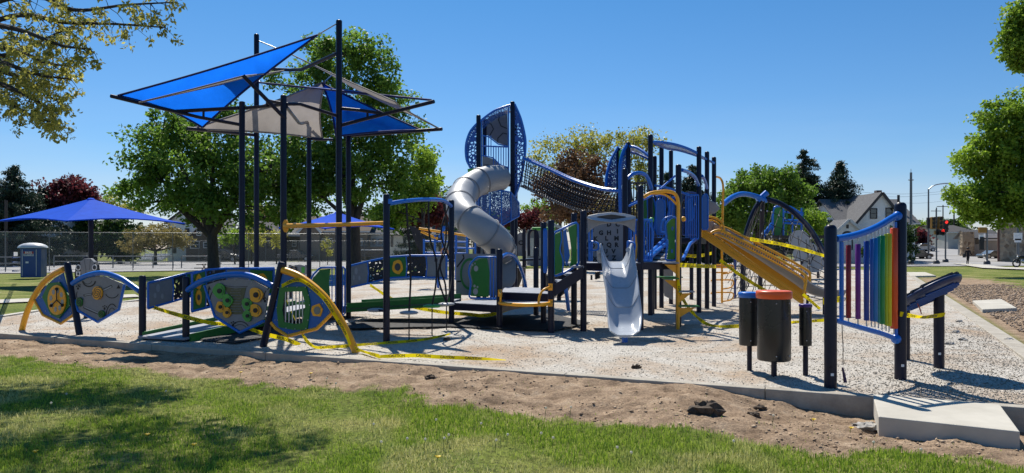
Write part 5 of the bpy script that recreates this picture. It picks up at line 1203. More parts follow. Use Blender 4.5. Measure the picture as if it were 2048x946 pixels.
tape([P(1365, 510, 19), P(1395, 512, 20), P(1430, 505, 22)], 'upper caution tape between the navy posts of the climbing block', .09, twist=.5)
tape([P(1606, 588, 17.3), P(1625, 605, 17.2), P(1640, 618, 17.1)], 'caution tape tied to the lower end of the yellow slide rail', .07)
tape([P(1646, 602, 8.55), P(1660, 603, 8.4), P(1676, 599, 8.5), P(1686, 596, 9.0)], 'short caution tape wrapped round the left chime post', .075)
tape([P(1800, 628, 9.0), P(1840, 634, 9.3), P(1862, 633, 9.7), P(1890, 629, 9.85)], 'bunched caution tape from the right chime post to the tilted table leg', .06, twist=.9)
# ================= TREES =================
def limb(mb, a, b_, r0, r1, n=6, bend=.12, seg=5):
    a, b_ = V(a), V(b_); l = (b_-a).length; o_ = V((random.uniform(-1, 1), random.uniform(-1, 1), random.uniform(-.3, .6)))*l*bend
    pts = [a+(b_-a)*t_+o_*math.sin(math.pi*t_) for t_ in [k/seg for k in range(seg+1)]]
    mb.tube(pts, [r0+(r1-r0)*k/seg for k in range(seg+1)], n, cap=False); return pts
def leaves(centres, radii, per, size, mat, name, parent, flat=.75, droop=0.3, aspect=.62):
    """clusters of folded leaf faces round the given centres"""
    C_ = np.repeat(np.array(centres), per, 0); R_ = np.repeat(np.array(radii), per)[:, None]; n = len(C_)
    d = rng.normal(size=(n, 3)); d /= np.linalg.norm(d, axis=1)[:, None]+1e-9; d *= (rng.random((n, 1))**.5)
    pos = C_+d*R_*np.array([1, 1, flat]); s = size*(.6+.8*rng.random((n, 1)))
    u = rng.normal(size=(n, 3)); u[:, 2] -= droop; u /= np.linalg.norm(u, axis=1)[:, None]
    w_ = rng.normal(size=(n, 3)); w_ -= u*(w_*u).sum(1)[:, None]; w_ /= np.linalg.norm(w_, axis=1)[:, None]; nn = np.cross(u, w_)
    v = np.empty((n, 4, 3)); v[:, 0] = pos; v[:, 1] = pos+u*s*.5+w_*s*aspect*.5+nn*s*.12; v[:, 2] = pos+u*s; v[:, 3] = pos+u*s*.5-w_*s*aspect*.5+nn*s*.12
    return np_mesh(name, v.reshape(-1, 3), np.arange(n*4).reshape(n, 4), mat, parent=parent)
def tree(label, xb, D, blobs, mat, kind='broadleaf_tree', trunk=.25, fork=None, ncl=140, per=110, size=.2, clr=.75, z0=0.0, barkm=None, cat='tree', group=None, shell=.55, depth=1.0, limbs=36, flat=.75, tlean=0):
    base = V((P(xb, 0, D).x, D, z0-.1)); e = thing(kind, label, cat, base, group)
    tot = sum(b_[2]*b_[3]*max(b_[2], b_[3]) for b_ in blobs); cs, rs = [], []
    k_ = D/F
    for bx, by, rx, ry in blobs:
        n = max(3, int(ncl*rx*ry*max(rx, ry)/tot)) if len(blobs) > 1 else ncl
        n = max(n, int(ncl*(rx*ry)/sum(q[2]*q[3] for q in blobs)))
        c = P(bx, by, D)
        for _ in range(n):
            d = V((random.gauss(0, 1), random.gauss(0, 1), random.gauss(0, 1))).normalized()*(shell+(1.22-shell)*random.random())
            if random.random() < .25: d *= random.random()
            p = c+V((d.x*rx*k_, d.y*max(rx, ry*.8)*k_*depth, d.z*ry*k_))
            cs.append(tuple(p)); rs.append(clr*(.55+.8*random.random()))
    top_c = P(sum(b_[0]*b_[2] for b_ in blobs)/sum(b_[2] for b_ in blobs), min(b_[1] for b_ in blobs), D)
    fk = P(fork[0], fork[1], D) if fork else V((base.x, base.y, base.z+(top_c.z-base.z)*.35))
    mb = MB(); tp = [base, base+(fk-base)*.12, base+(fk-base)*.5+V((.02*tlean, 0, 0)), fk]
    mb.tube(tp, [trunk*1.5, trunk*1.05, trunk*.92, trunk*.85], 12, cap=False)
    mains = []
    for b_ in sorted(blobs, key=lambda q: -q[2]*q[3])[:7]:
        c = P(b_[0], b_[1]+b_[3]*.15, D)+V((0, random.uniform(-1, 1)*b_[2]*k_*.5, 0)); pts = limb(mb, fk-V((0, 0, trunk*.6)), c, trunk*.6, trunk*.18, 8, .08, 6); mains += pts[2:]
    pick = random.sample(range(len(cs)), min(limbs, len(cs)))
    for i in pick:
        p = V(cs[i]); q = min(mains, key=lambda m_: (m_-p).length+max(0, m_.z-p.z)*.8); limb(mb, q, p, trunk*.16, trunk*.03, 5, .1, 4)
    mb.build('trunk', barkm or BARK, e)
    leaves(cs, rs, per, size, mat, 'crown', e, flat); return e
# the two large maples behind the shade sails
tree('large dark green maple with a forked trunk behind the left shade posts', 428, 46, [(330, 255, 70, 40), (430, 250, 85, 55), (300, 330, 62, 50), (400, 320, 100, 60), (520, 340, 90, 55), (470, 400, 110, 50), (345, 395, 75, 42), (570, 400, 60, 45), (600, 330, 45, 50), (270, 380, 35, 25)], LMAPLE, 'maple_tree', .36, (424, 468), 300, 95, .24, .78, limbs=90)
tree('tallest green maple, its crown rising above the shade sails', 712, 48, [(690, 110, 80, 42), (740, 130, 45, 50), (640, 130, 60, 50), (700, 200, 105, 55), (770, 200, 40, 60), (650, 270, 110, 55), (780, 280, 62, 55), (720, 340, 105, 55), (830, 340, 45, 40), (640, 380, 90, 50), (780, 400, 60, 40), (560, 170, 25, 30)], LMAPLE, 'maple_tree', .36, (710, 445), 330, 90, .24, .78, limbs=100)
tree('bright green young maple right of the tallest maple', 846, 43, [(850, 330, 22, 30), (845, 370, 38, 28), (800, 420, 50, 30), (770, 445, 28, 18), (855, 395, 28, 20)], LBRIGHT, 'maple_tree', .12, (846, 440), 70, 80, .2, .6)
# background trees, left
def spruce(label, xb, D, ytop, halfw, mat=LSPR, z0=0.0, open_=.5, ybot=None, kind='spruce_tree', n=26):
    base = V((P(xb, 0, D).x, D, z0-.1)); e = thing(kind, label, 'tree', base); top = P(xb, ytop, D); hh = top.z-base.z
    mb = MB(); mb.tube([base, base+V((0, 0, hh*.5)), top], [.32, .2, .03], 8); cs, rs = [], []; W_ = halfw/F*D
    b0 = .10 if ybot is None else (P(0, ybot, D).z-base.z)/hh
    for i in range(n):
        t_ = i/(n-1); z = base.z+hh*(b0+(.98-b0)*t_); rad = 1.9*W_*(1-t_)**.7*(.75+.45*random.random())*(1 if open_ < .8 else random.choice((1, 1, .75)))+.12
        for k in range(12 if t_ < .8 else 6):
            a = random.random()*6.283; rr_ = rad*(.7+.4*random.random()); end = V((base.x+rr_*math.cos(a), base.y+rr_*math.sin(a), z-rr_*.12+rr_*rr_*.02+random.uniform(-.2, .2))); st = V((base.x, base.y, z+rr_*.05))
            mb.tube([st, (st+end)/2-V((0, 0, rr_*.06)), end], [.05, .03, .01], 4, cap=False)
            m_ = max(3, int(rr_/.35))
            for j in range(m_):
                u = (j+.6)/m_; p = st*(1-u)+end*u-V((0, 0, .1+math.sin(u*3.1)*rr_*.06)); cs.append(tuple(p)); rs.append((.28+.28*random.random())*(1.15-open_*.4))
    mb.build('trunk', BARK, e); leaves(cs, rs, 26, .26, mat, 'crown', e, .55, 1.2, .35); return e
spruce('dark spruce with long drooping branches at the left edge behind the white barn', 28, 70, 330, 62, n=22)
spruce('broad dark spruce partly cut by the left edge of the picture', -45, 72, 345, 80, n=20)
spruce('small dark spruce right of the white barn', 88, 76, 375, 38, n=16)
tree('purple-leaved round tree rising above the big blue umbrella', 140, 78, [(140, 385, 45, 26), (112, 395, 26, 24), (168, 395, 22, 20), (140, 410, 48, 20)], LRED, 'purple_leaf_tree', .22, (140, 450), 110, 90, .32, .9)
tree('pale budding tree behind the right slope of the big blue umbrella', 235, 88, [(225, 405, 36, 14), (260, 415, 25, 14), (240, 425, 40, 12)], LYEL, 'budding_tree', .15, (235, 450), 60, 26, .28, .9)
tree('olive-brown spreading small tree in front of the white porch steps', 311, 74, [(311, 470, 42, 20), (280, 478, 26, 18), (345, 478, 30, 16), (370, 488, 14, 8), (262, 490, 20, 12)], LOLV, 'flowering_tree', .16, (311, 500), 120, 55, .2, .6)
for i, (x, y, rx, ry, D, lb) in enumerate([(190, 470, 55, 26, 80, 'dark green dense tree under the left half of the blue umbrella'), (120, 490, 42, 35, 82, 'dark shady tree right of the white barn'), (240, 478, 32, 34, 79, 'dark green bushy tree left of the olive small tree'), (60, 500, 25, 22, 86, 'dark shrub mass at the foot of the white barn')]):
    tree(lb, x, D, [(x, y, rx, ry), (x+rx*.3, y+ry*.5, rx*.8, ry*.6)], LDARK, 'shady_tree', .25, None, 110, 70, .34, 1.0, limbs=12)
tree('small bright tree right of the dark maple trunk', 470, 76, [(455, 478, 18, 16), (480, 470, 15, 16)], LBRIGHT, 'young_tree', .08, (468, 500), 32, 36, .22, .5)
tree('sparse budding street tree between the maple trunk and the first shade posts', 503, 78, [(500, 465, 24, 18), (505, 482, 20, 14)], LYEL, 'budding_tree', .08, (503, 500), 40, 30, .2, .5)
tree('thin budding street tree behind the third shade post', 553, 78, [(553, 472, 16, 14), (553, 488, 12, 10)], LYEL, 'budding_tree', .07, (553, 502), 24, 26, .2, .45)
tree('slender sapling with pale leaves in front of the brick house', 655, 74, [(655, 488, 9, 10), (658, 505, 8, 8)], LYEL, 'sapling', .04, (655, 515), 18, 22, .16, .3)
tree('deep red tree behind the rope pods', 838, 60, [(838, 415, 46, 28), (865, 430, 26, 24), (812, 432, 26, 20), (838, 392, 22, 18)], LRED, 'purple_leaf_tree', .2, (836, 465), 110, 85, .27, .75)
spruce('small spruce tip above the deep red tree', 836, 75, 355, 24, n=12)
tree('dark tree filling the gap above the houses right of the red tree', 880, 82, [(870, 400, 26, 30), (890, 430, 22, 26)], LDARK, 'shady_tree', .2, None, 50, 60, .3, .8)
# middle: behind the net bridge
def sparse(label, xb, D, blobs, mat, **k): return tree(label, xb, D, blobs, mat, 'budding_tree', .2, k.pop('fork', None), k.pop('ncl', 80), k.pop('per', 26), .26, .9, limbs=60, barkm=BARKG, **k)
sparse('tall pale budding tree left of the bronze tree', 1120, 72, [(1110, 300, 40, 30), (1085, 330, 25, 28), (1130, 350, 45, 30), (1150, 290, 20, 20)], LYEL)
sparse('tall yellow-green budding tree directly above the net bridge', 1190, 74, [(1185, 275, 40, 20), (1180, 310, 45, 28), (1215, 290, 25, 22)], LYEL)
sparse('yellowest budding tree, beside the tall posts of the climbing block', 1275, 73, [(1265, 278, 42, 20), (1295, 290, 28, 22), (1275, 320, 40, 28), (1290, 360, 35, 25)], LYEL, ncl=110)
tree('bronze-leaved tree seen through the net bridge', 1165, 52, [(1160, 330, 44, 28), (1130, 370, 58, 34), (1185, 360, 38, 40), (1100, 360, 30, 24), (1160, 410, 50, 30), (1120, 415, 42, 24)], LBRN, 'bronze_leaf_tree', .18, (1160, 440), 180, 55, .22, .6)
tree('low red-leaved tree behind the tower legs', 1050, 66, [(1055, 440, 26, 18), (1020, 440, 22, 16)], LRED, 'purple_leaf_tree', .12, None, 50, 60, .25, .6)
tree('bright leafy shrub behind the grey garage', 1075, 84, [(1080, 420, 30, 16), (1100, 432, 26, 14)], LBRIGHT, 'leafy_tree', .12, None, 50, 60, .26, .7)
tree('dark olive tree behind the alphabet panel', 1215, 60, [(1215, 430, 50, 30), (1180, 440, 36, 26), (1250, 440, 30, 30)], LOLV, 'shady_tree', .2, None, 120, 70, .26, .7)
spruce('dark spruce behind the navy posts of the climbing block', 1385, 70, 330, 48, n=20)
spruce('second dark conifer between the climbing block posts', 1335, 68, 345, 36, n=18)
tree('green hedge-like tree behind the climbing block', 1310, 72, [(1310, 430, 50, 34), (1360, 450, 44, 30), (1410, 440, 30, 28)], LDARK, 'shady_tree', .2, None, 130, 60, .3, .8)
# right: maples, spruces
tree('bright green maple behind the blue arch pipe', 1515, 62, [(1500, 360, 32, 26), (1545, 360, 40, 28), (1475, 395, 34, 30), (1530, 400, 52, 34), (1590, 385, 34, 30), (1500, 440, 48, 30), (1560, 435, 40, 28), (1455, 430, 22, 24)], LMAPLE, 'maple_tree', .24, (1515, 470), 220, 90, .26, .75, limbs=50)
tree('lime green shrub left of the white gabled house', 1615, 66, [(1615, 430, 34, 20), (1600, 455, 40, 20), (1640, 450, 20, 18)], LBRIGHT, 'leafy_tree', .12, None, 80, 80, .24, .6)
spruce('tall ragged spruce, second from the white gabled house', 1607, 92, 297, 58, n=26, open_=.9)
spruce('dense dark spruce beside the white gabled house', 1680, 90, 320, 40, n=30, open_=.1)
for i, (x, y, rx, ry, D, lb) in enumerate([(1800, 485, 22, 38, 74, 'dark evergreen bush at the right corner of the white gabled house'), (1640, 495, 22, 18, 78, 'low dark shrub left of the white gabled house porch'), (1760, 500, 28, 14, 76, 'low hedge behind the rainbow chimes')]):
    tree(lb, x, D, [(x, y, rx, ry)], LDARK, 'evergreen_bush', .1, None, 70, 70, .24, .55, limbs=6)
tree('large bright green tree leaning in from the right edge', 2075, 44, [(1960, 320, 40, 34), (2010, 250, 50, 45), (1990, 380, 60, 38), (1940, 405, 36, 26), (2050, 320, 60, 60), (2060, 220, 50, 50), (1965, 430, 40, 20), (2040, 420, 60, 30), (2000, 300, 50, 40), (1915, 385, 16, 14)], LBRIGHT, 'maple_tree', .35, (2070, 440), 380, 75, .22, .55, limbs=80)
tree('leafy branch end hanging into the upper right corner', 2110, 30, [(2035, 90, 26, 36), (2045, 30, 26, 26), (2015, 60, 14, 14), (2070, 80, 30, 60), (2035, 125, 12, 14)], LBRIGHT, 'maple_tree', .3, (2120, 200), 150, 60, .15, .35, limbs=60)
for x, y, rx, ry, D, mt, lb in [(1850, 462, 22, 18, 150, LBRIGHT, 'pale green tree far behind the traffic lights'), (1900, 455, 26, 16, 160, LDARK, 'dark green tree far up the side street'), (1835, 480, 14, 14, 120, LRED, 'dark red bush beside the parked car up the side street'), (1925, 470, 22, 12, 150, LDARK, 'dark tree behind the low roofed shop')]:
    tree(lb, x, D, [(x, y, rx, ry)], mt, 'distant_tree', .2, None, 60, 60, .5, 1.3, z0=1.5, limbs=8)
# far tree belt behind the houses: individual trees
kinds = [(LDARK, 'dark'), (LMAPLE, 'mid green'), (LOLV, 'olive'), (LMAPLE, 'green')]
where = [(-40, 450, 'beyond the left edge behind the barn'), (395, 452, 'behind the brown gabled house'), (530, 440, 'behind the dark brick house'), (600, 436, 'left of the tan brick house roof'), (720, 442, 'behind the tan brick house'), (780, 440, 'between the two white houses'), (930, 440, 'behind the tube slide'), (985, 446, 'behind the tower foot'), (1430, 450, 'left of the blue arch pipe'), (1470, 455, 'behind the net climber'), (1570, 452, 'right of the far playhouse')]
for i, (x, y, wh_) in enumerate(where):
    mt, nm = kinds[i % 4]; tree('%s background tree %s' % (nm, wh_), x, 118, [(x, y, 30, 22), (x+12, y+20, 30, 22)], mt, 'background_tree', .2, None, 60, 60, .55, 1.3, group='trees behind the houses', limbs=8)
# overhanging branches, upper left (a tree standing left of the viewer)
ov = thing('overhanging_maple', 'yellow-green budding maple whose branches hang into the upper left corner', 'tree', (-10.5, 11.5, -.1))
mb = MB(); tk = [V((-10.5, 11.5, -.2)), V((-10.4, 11.4, 2.5)), V((-10.2, 11.2, 5.5))]; mb.tube(tk, [.32, .25, .2], 12)
bl = [[(-60, 60, 10.2), (40, 30, 10), (130, 45, 9.8), (230, 48, 9.6), (330, 55, 9.4)], [(-60, 20, 10), (60, -10, 9.8), (150, 20, 9.6), (250, 10, 9.5), (340, 5, 9.4)], [(-60, 120, 10.4), (20, 108, 10.2), (90, 78, 10), (150, 50, 9.8)],
      [(-60, 90, 10.4), (30, 100, 10.1), (90, 125, 9.9), (143, 132, 9.7)], [(-60, 130, 10.4), (10, 145, 10.2), (60, 165, 10), (95, 190, 9.8), (118, 205, 9.7)], [(-60, 170, 10.3), (5, 198, 10.1), (50, 225, 9.9), (85, 240, 9.8), (123, 244, 9.7)], [(-60, 40, 9.2), (40, 60, 9.1), (120, 90, 9), (180, 98, 8.9)], [(-60, 100, 9.6), (20, 130, 9.4), (80, 150, 9.3), (140, 158, 9.2)],
      [(-60, -40, 10.5), (60, -60, 10.3), (180, -70, 10), (320, -60, 9.8)], [(-60, 150, 9.3), (20, 175, 9.2), (70, 200, 9.1), (110, 222, 9.0)]]
cs, rs = [], []
for b_ in bl:
    pts = catmull([P(*q) for q in b_], 6); n = len(pts); mb.tube([tk[2]]+pts, [.09]+[.035*(1-i/n)+.006 for i in range(n)], 6, cap=False)
    for i, p in enumerate(pts):
        for _ in range(4):
            q = p+V((random.uniform(-.15, .25), random.uniform(-.4, .4), random.uniform(-.30, .16)))*(1.15-.6*i/n)
            if random.random() < .62: cs.append(tuple(q)); rs.append(.045+.055*random.random()); limb(mb, p, q, .006, .002, 3, .15, 3)
mb.build('branches', BARK, ov); leaves(cs, rs, 15, .062, LOVER, 'foliage', ov, .8, .9, .5)
# its crown above and to the left of the frame shades the lawn
cs = []; rs = []
for i_ in range(420):
    a, r_ = random.random()*6.28, random.random()**.5; cx_, cy_, rx_, ry_ = ((-6.4, 13.4, 1.1, .6), (-4.7, 11.2, 1.5, .9), (-8, 8.6, 3, 2.4))[i_ % 3]; p = V((cx_+rx_*r_*math.cos(a)*1.1, cy_+ry_*r_*math.sin(a)*1.1, 6.9+1.2*random.random()))
    px, py = CX+p.x/p.y*F, HY-(p.z-H)/p.y*F
    if px < -110 or py < -60: cs.append(tuple(p)); rs.append(.15+.2*random.random())
mb = MB()
for c in cs[::6]: limb(mb, tk[2], c, .05, .01, 4, .12, 5)
mb.build('upper_branches', BARK, ov); leaves(cs, rs, 20, .11, LOVER, 'upper_foliage', ov, .8, .5, .6)

# ================= BUILDINGS =================
def siding(name, c, sc_=22, rough=.7, st=.5):
    if name in MC: return MC[name]
    m, t, b, o = nodes(name); co = coords(t); sp = N(t, 'SeparateXYZ'); L(t, co, sp.inputs[0])
    mu = N(t, 'Math', operation='MULTIPLY'); mu.inputs[1].default_value = sc_/5; L(t, sp.outputs[2], mu.inputs[0]); fr_ = N(t, 'Math', operation='FRACT'); L(t, mu.outputs[0], fr_.inputs[0])
    L(t, ramp(t, noise(t, .8, 5, .6, co), [(.3, sc(c, .88)), (.7, sc(c, 1.06))]), b.inputs['Base Color']); b.inputs['Roughness'].default_value = rough; bump(t, b, fr_.outputs[0], st, .04); MC[name] = m; return m
def brick(name, c1, c2, mort=(.3, .28, .26), sc_=5):
    if name in MC: return MC[name]
    m, t, b, o = nodes(name); br = N(t, 'TexBrick'); mp = N(t, 'Mapping'); mp.inputs['Rotation'].default_value = (math.radians(90), 0, 0); L(t, coords(t), mp.inputs[0]); L(t, mp.outputs[0], br.inputs['Vector'])
    br.inputs['Color1'].default_value = (*c1, 1); br.inputs['Color2'].default_value = (*c2, 1); br.inputs['Mortar'].default_value = (*mort, 1); br.inputs['Scale'].default_value = sc_; br.inputs['Mortar Size'].default_value = .015
    L(t, br.outputs[0], b.inputs['Base Color']); b.inputs['Roughness'].default_value = .9; MC[name] = m; return m
def shingle(name, c):
    m, t, b, o = nodes(name); br = N(t, 'TexBrick'); L(t, coords(t, 'Generated') if False else coords(t), br.inputs['Vector']); br.inputs['Scale'].default_value = 4; br.inputs['Color1'].default_value = (*sc(c, .8), 1); br.inputs['Color2'].default_value = (*sc(c, 1.2), 1); br.inputs['Mortar'].default_value = (*sc(c, .5), 1)
    L(t, br.outputs[0], b.inputs['Base Color']); b.inputs['Roughness'].default_value = .95; return m
ROOFG = shingle('grey_shingle', (.13, .13, .135)); ROOFD = shingle('dark_shingle', (.06, .055, .055)); ROOFB = shingle('brown_shingle', (.11, .085, .065))
WSID = siding('white_siding', (.84, .84, .82)); GSID = siding('grey_siding', (.30, .31, .33)); BSID = siding('brown_siding', (.10, .075, .06)); CSID = siding('cream_siding', (.62, .60, .50)); TBR = brick('tan_brick', (.27, .20, .14), (.20, .15, .105)); DBR = brick('dark_brick', (.13, .075, .055), (.09, .05, .04))
GLS, t, b, o = nodes('window_glass'); b.inputs['Base Color'].default_value = (.03, .04, .05, 1); b.inputs['Roughness'].default_value = .05; b.inputs['Specular IOR Level'].default_value = .9
TRIMW = paint('white_trim', (.62, .62, .60), .6); TRIMD = paint('dark_trim', (.05, .045, .045), .6)
def window(pl, x0, y0, x1, y1, e, trim=None, name='window', mull=True):
    trim = trim or TRIMW; A = [pl(x0, y0), pl(x1, y0), pl(x1, y1), pl(x0, y1)]; wd = (A[1]-A[0]).length; k = .11/wd if wd else .1
    ce = sum(A, V((0, 0, 0)))/4; k2 = .11; O_ = [p+(p-ce).normalized()*k2-pl.n*.07 for p in A]; I_ = [p-(p-ce).normalized()*.02-pl.n*.07 for p in A]
    f_ = MB().ring(O_, I_, pl.n*.10).build(name, trim, e)
    MB().prism([p-pl.n*.012 for p in A], pl.n*.01).build('pane', GLS, f_)
    if mull: MB().bar((A[0]+A[3])/2-pl.n*.03, (A[1]+A[2])/2-pl.n*.03, .03, .07).build('sash_bar', trim, f_)
    return f_
def gable_front(label, D, x0, x1, ye, xr, yr, wall, roof, dep=9, wins=(), trim=None, ybase=None, z0=0.0, ov=.35, parent=None, rake=True, cat='house', kind='house', chimney=None, overx=0):
    q = Pl((0, D), (1, 0)); a, b_, r = P(x0, ye, D), P(x1, ye, D), P(xr, yr, D)
    e = parent or thing(kind, label, cat, V(((a.x+b_.x)/2, D, z0)))
    A0, B0 = V((a.x, D, z0-.3)), V((b_.x, D, z0-.3)); MB().prism([A0, B0, b_, r, a], (0, dep, 0)).build('wall', wall, e)
    th = .14
    for s_, p in ((-1, a), (1, b_)):
        d = (p-r).normalized(); p2 = p+d*ov; nn = V((-d.z, 0, d.x)); nn = nn if nn.z > 0 else -nn
        rf = MB().prism([r+V((0, -ov, 0))+nn*.02, p2+V((0, -ov, 0))+nn*.02, p2+V((0, -ov, 0))+nn*th, r+V((0, -ov, 0))+nn*th], (0, dep+2*ov, 0)).build('roof', roof, e)
        if rake: MB().prism([r+V((0, -ov-.05, 0))-nn*.12, p2+V((0, -ov-.05, 0))-nn*.12, p2+V((0, -ov-.05, 0))+nn*(th+.02), r+V((0, -ov-.05, 0))+nn*(th+.02)], (0, .045, 0)).build('rake_board', trim or TRIMW, rf)
    for w_ in wins: window(q, *w_, e, trim)
    if chimney:
        c = P(chimney[0], chimney[1], D+dep*.4); MB().box((c.x, c.y, c.z-.9), (.6, .6, 1.8)).build('chimney', DBR, e)
    return e
def ridge_side(label, D, x0, x1, ye, yr, wall, roof, dep=8, wins=(), trim=None, z0=0.0, parent=None, cat='house', kind='house', ov=.4):
    q = Pl((0, D), (1, 0)); a, b_ = P(x0, ye, D), P(x1, ye, D); h_ = (ye-yr)/F*D*1.0
    zr = H+(HY-yr)/F*(D+dep/2)
    e = parent or thing(kind, label, cat, V(((a.x+b_.x)/2, D, z0)))
    MB().prism([V((a.x, D, z0-.3)), V((a.x, D, a.z)), V((a.x, D+dep/2, zr)), V((a.x, D+dep, a.z)), V((a.x, D+dep, z0-.3))][::-1], (b_.x-a.x, 0, 0)).build('wall', wall, e)
    sl_ = (zr-a.z)/(dep/2)
    for s_ in (0, 1):
        y0_, y1_ = (D-ov, D+dep/2) if s_ == 0 else (D+dep+ov, D+dep/2)
        zz = a.z-sl_*ov
        MB().prism([V((a.x-ov, y0_, zz+.02)), V((b_.x+ov, y0_, zz+.02)), V((b_.x+ov, y1_, zr+.02)), V((a.x-ov, y1_, zr+.02))], (0, 0, .14)).build('roof', roof, e)
    MB().bar(V((a.x-ov, D-ov-.06, a.z-sl_*ov+.05)), V((b_.x+ov, D-ov-.06, a.z-sl_*ov+.05)), .05, .16).build('gutter', trim or TRIMW, e)
    for w_ in wins: window(q, *w_, e, trim)
    return e
ridge_side('white barn with a grey roof at the far left behind the portable toilet', 72, -120, 74, 452, 420, WSID, ROOFG, 9, cat='barn', kind='barn')
hw = gable_front('white two-storey house with dark-framed windows and porch steps behind the olive tree', 97, 335, 415, 445, 375, 415, WSID, ROOFG, 10, [(353, 458, 361, 471), (371, 458, 378, 470), (345, 490, 352, 505)], TRIMD)
q = MB()
for k in range(5): q.box((P(300+k*2, 0, 92).x, 92-k*.0+k*.3, .15+k*.18), (3.2, .3, .18))
q.build('porch_steps', WHT, hw); q = MB()
for x in (281, 290, 312, 322): q.tube([P(x, 521, 92), P(x, 500, 92)], .06, 6)
q.tube([P(281, 503, 92), P(290, 500, 92)], .05, 6); q.tube([P(290, 500, 92), P(312, 512, 92)], .05, 6); q.build('porch_rail', WHT, hw)
gable_front('brown house with a tan-trimmed gable and white windows left of the dark maple trunk', 93, 372, 448, 478, 400, 450, BSID, ROOFD, 9, [(394, 457, 402, 470), (382, 483, 398, 496), (408, 485, 418, 495), (428, 484, 438, 495)], None)
gable_front('dark brick house behind the first shade posts', 96, 452, 560, 470, 512, 443, DBR, ROOFD, 9, [(508, 455, 516, 470), (470, 485, 480, 498), (535, 480, 545, 495)], TRIMD)
tb_ = ridge_side('tan brick house with white-framed windows behind the blue shade canopy', 94, 600, 735, 462, 435, TBR, ROOFB, 10, [(611, 478, 617, 497), (627, 478, 635, 497), (644, 478, 650, 490), (707, 477, 714, 497), (716, 478, 724, 490), (658, 478, 664, 494), (627, 458, 637, 466)])
gable_front('x', 93.2, 600, 640, 462, 620, 440, TBR, ROOFB, 1.5, (), None, parent=tb_)
ridge_side('low brown-grey house between the dark brick and tan brick houses', 99, 555, 602, 470, 448, BSID, ROOFG, 8, [(565, 482, 572, 492), (585, 482, 592, 492)])
wh2 = ridge_side('white house with a dark porch right of the tan brick house', 96, 735, 785, 465, 438, WSID, ROOFG, 9, [(745, 478, 752, 488), (757, 478, 765, 488)])
MB().box((P(745, 0, 93).x, 93.5, 1.2), (5.2, 2.0, 1.3)).build('porch', BSID, wh2); q = MB(); q.tube([P(720, 500, 91.9), P(790, 500, 91.9)], .05, 6); q.build('porch_rail', WHT, wh2)
ridge_side('cream sided long house with tall narrow windows behind the deep red tree', 88, 778, 905, 468, 440, CSID, ROOFG, 9, [(782, 472, 786, 492), (807, 471, 811, 490), (870, 474, 876, 490)], TRIMD)
gable_front('grey-blue house with a steep gable behind the left climbing bars', 90, 868, 930, 440, 898, 402, GSID, ROOFG, 9, [(884, 432, 891, 446), (905, 436, 911, 448), (885, 465, 893, 480)])
gg_ = gable_front('grey garage with a peaked roof behind the low transfer platform', 72, 1054, 1130, 460, 1083, 439, GSID, ROOFG, 8, [(1075, 446, 1082, 452)], None, cat='garage', kind='garage')
MB().prism([P(1060, 476, 71.9), P(1110, 476, 71.9), P(1110, 512, 71.9), P(1060, 512, 71.9)], (0, .05, 0)).build('garage_door', TRIMW, gg_)
gable_front('pale distant house behind the foot of the tower', 98, 945, 1015, 462, 980, 445, GSID, ROOFG, 8, [(960, 475, 966, 486), (990, 475, 996, 486)])
ridge_side('white low house behind the climbing block', 100, 1255, 1340, 480, 462, WSID, ROOFD, 8, [(1270, 488, 1278, 498), (1310, 488, 1318, 498)])
ridge_side('pale house partly hidden behind the net climber', 98, 1395, 1500, 478, 455, CSID, ROOFB, 8, [(1420, 486, 1428, 497), (1460, 486, 1470, 497)])
# white gabled house on the right
h3 = ridge_side('white gabled house with a grey roof and arched porch door left of the traffic lights', 84, 1678, 1830, 444, 401, WSID, ROOFG, 9, (), None)
gable_front('x', 81.5, 1703, 1815, 455, 1762, 386, WSID, ROOFG, 8, [(1741, 418, 1753, 436), (1772, 417, 1784, 435)], TRIMD, parent=h3, chimney=(1756, 381))
MB().tube([P(1797, 408, 86), P(1797, 390, 86)], .15, 8).build('vent_pipe', TRIMD, h3)
PG_ = gable_front('x', 79, 1672, 1722, 462, 1696, 440, WSID, ROOFG, 3, (), None, parent=h3)
q79 = Pl((0, 79), (1, 0)); MB().prism([q79(x, y, -.02) for x, y in arc_px(1695, 470, 11, 8, 0, 180)+[(1684, 500), (1706, 500)]], q79.n*.03).build('door_frame', TRIMD, h3)
MB().prism([q79(x, y, -.05) for x, y in arc_px(1695, 471, 8, 5, 0, 180)+[(1687, 500), (1703, 500)]], q79.n*.03).build('door', WHT, h3)
MB().box(P(1695, 453, 78.95), (.25, .05, .4)).build('louvre', TRIMD, h3)
# right side street buildings
m, t, b, o = nodes('rubble_stone'); vo = N(t, 'TexVoronoi', feature='F1'); vo.inputs['Scale'].default_value = 2.6; L(t, coords(t), vo.inputs['Vector'])
L(t, ramp(t, vo.outputs['Color'], [(.1, (.20, .14, .09)), (.9, (.46, .36, .25))]), b.inputs['Base Color']); b.inputs['Roughness'].default_value = .9; bump(t, b, vo.outputs['Distance'], .9, .12); RUB = m
sb = thing('stone_building', 'building with a tall wall of tan rubble stone at the right edge', 'building', V((P(2000, 0, 84).x, 84, 0)))
MB().prism([P(1999, 441, 84), P(2260, 425, 84), V((P(2260, 0, 84).x, 84, -.3)), V((P(1999, 0, 84).x, 84, -.3))], (9, 12, 0)).build('wall', RUB, sb)
MB().tube([P(1997, 440, 83.8), V((P(1997, 0, 83.8).x, 83.8, -.1))], .12, 8).build('corner_post', paint('rust_post', (.12, .06, .045), .8), sb)
MB().bar(P(1998, 440, 84), P(2260, 424, 84), .5, .15).build('coping', CONC, sb)
zr_ = float(gz(P(1950, 0, 100).x, 100))
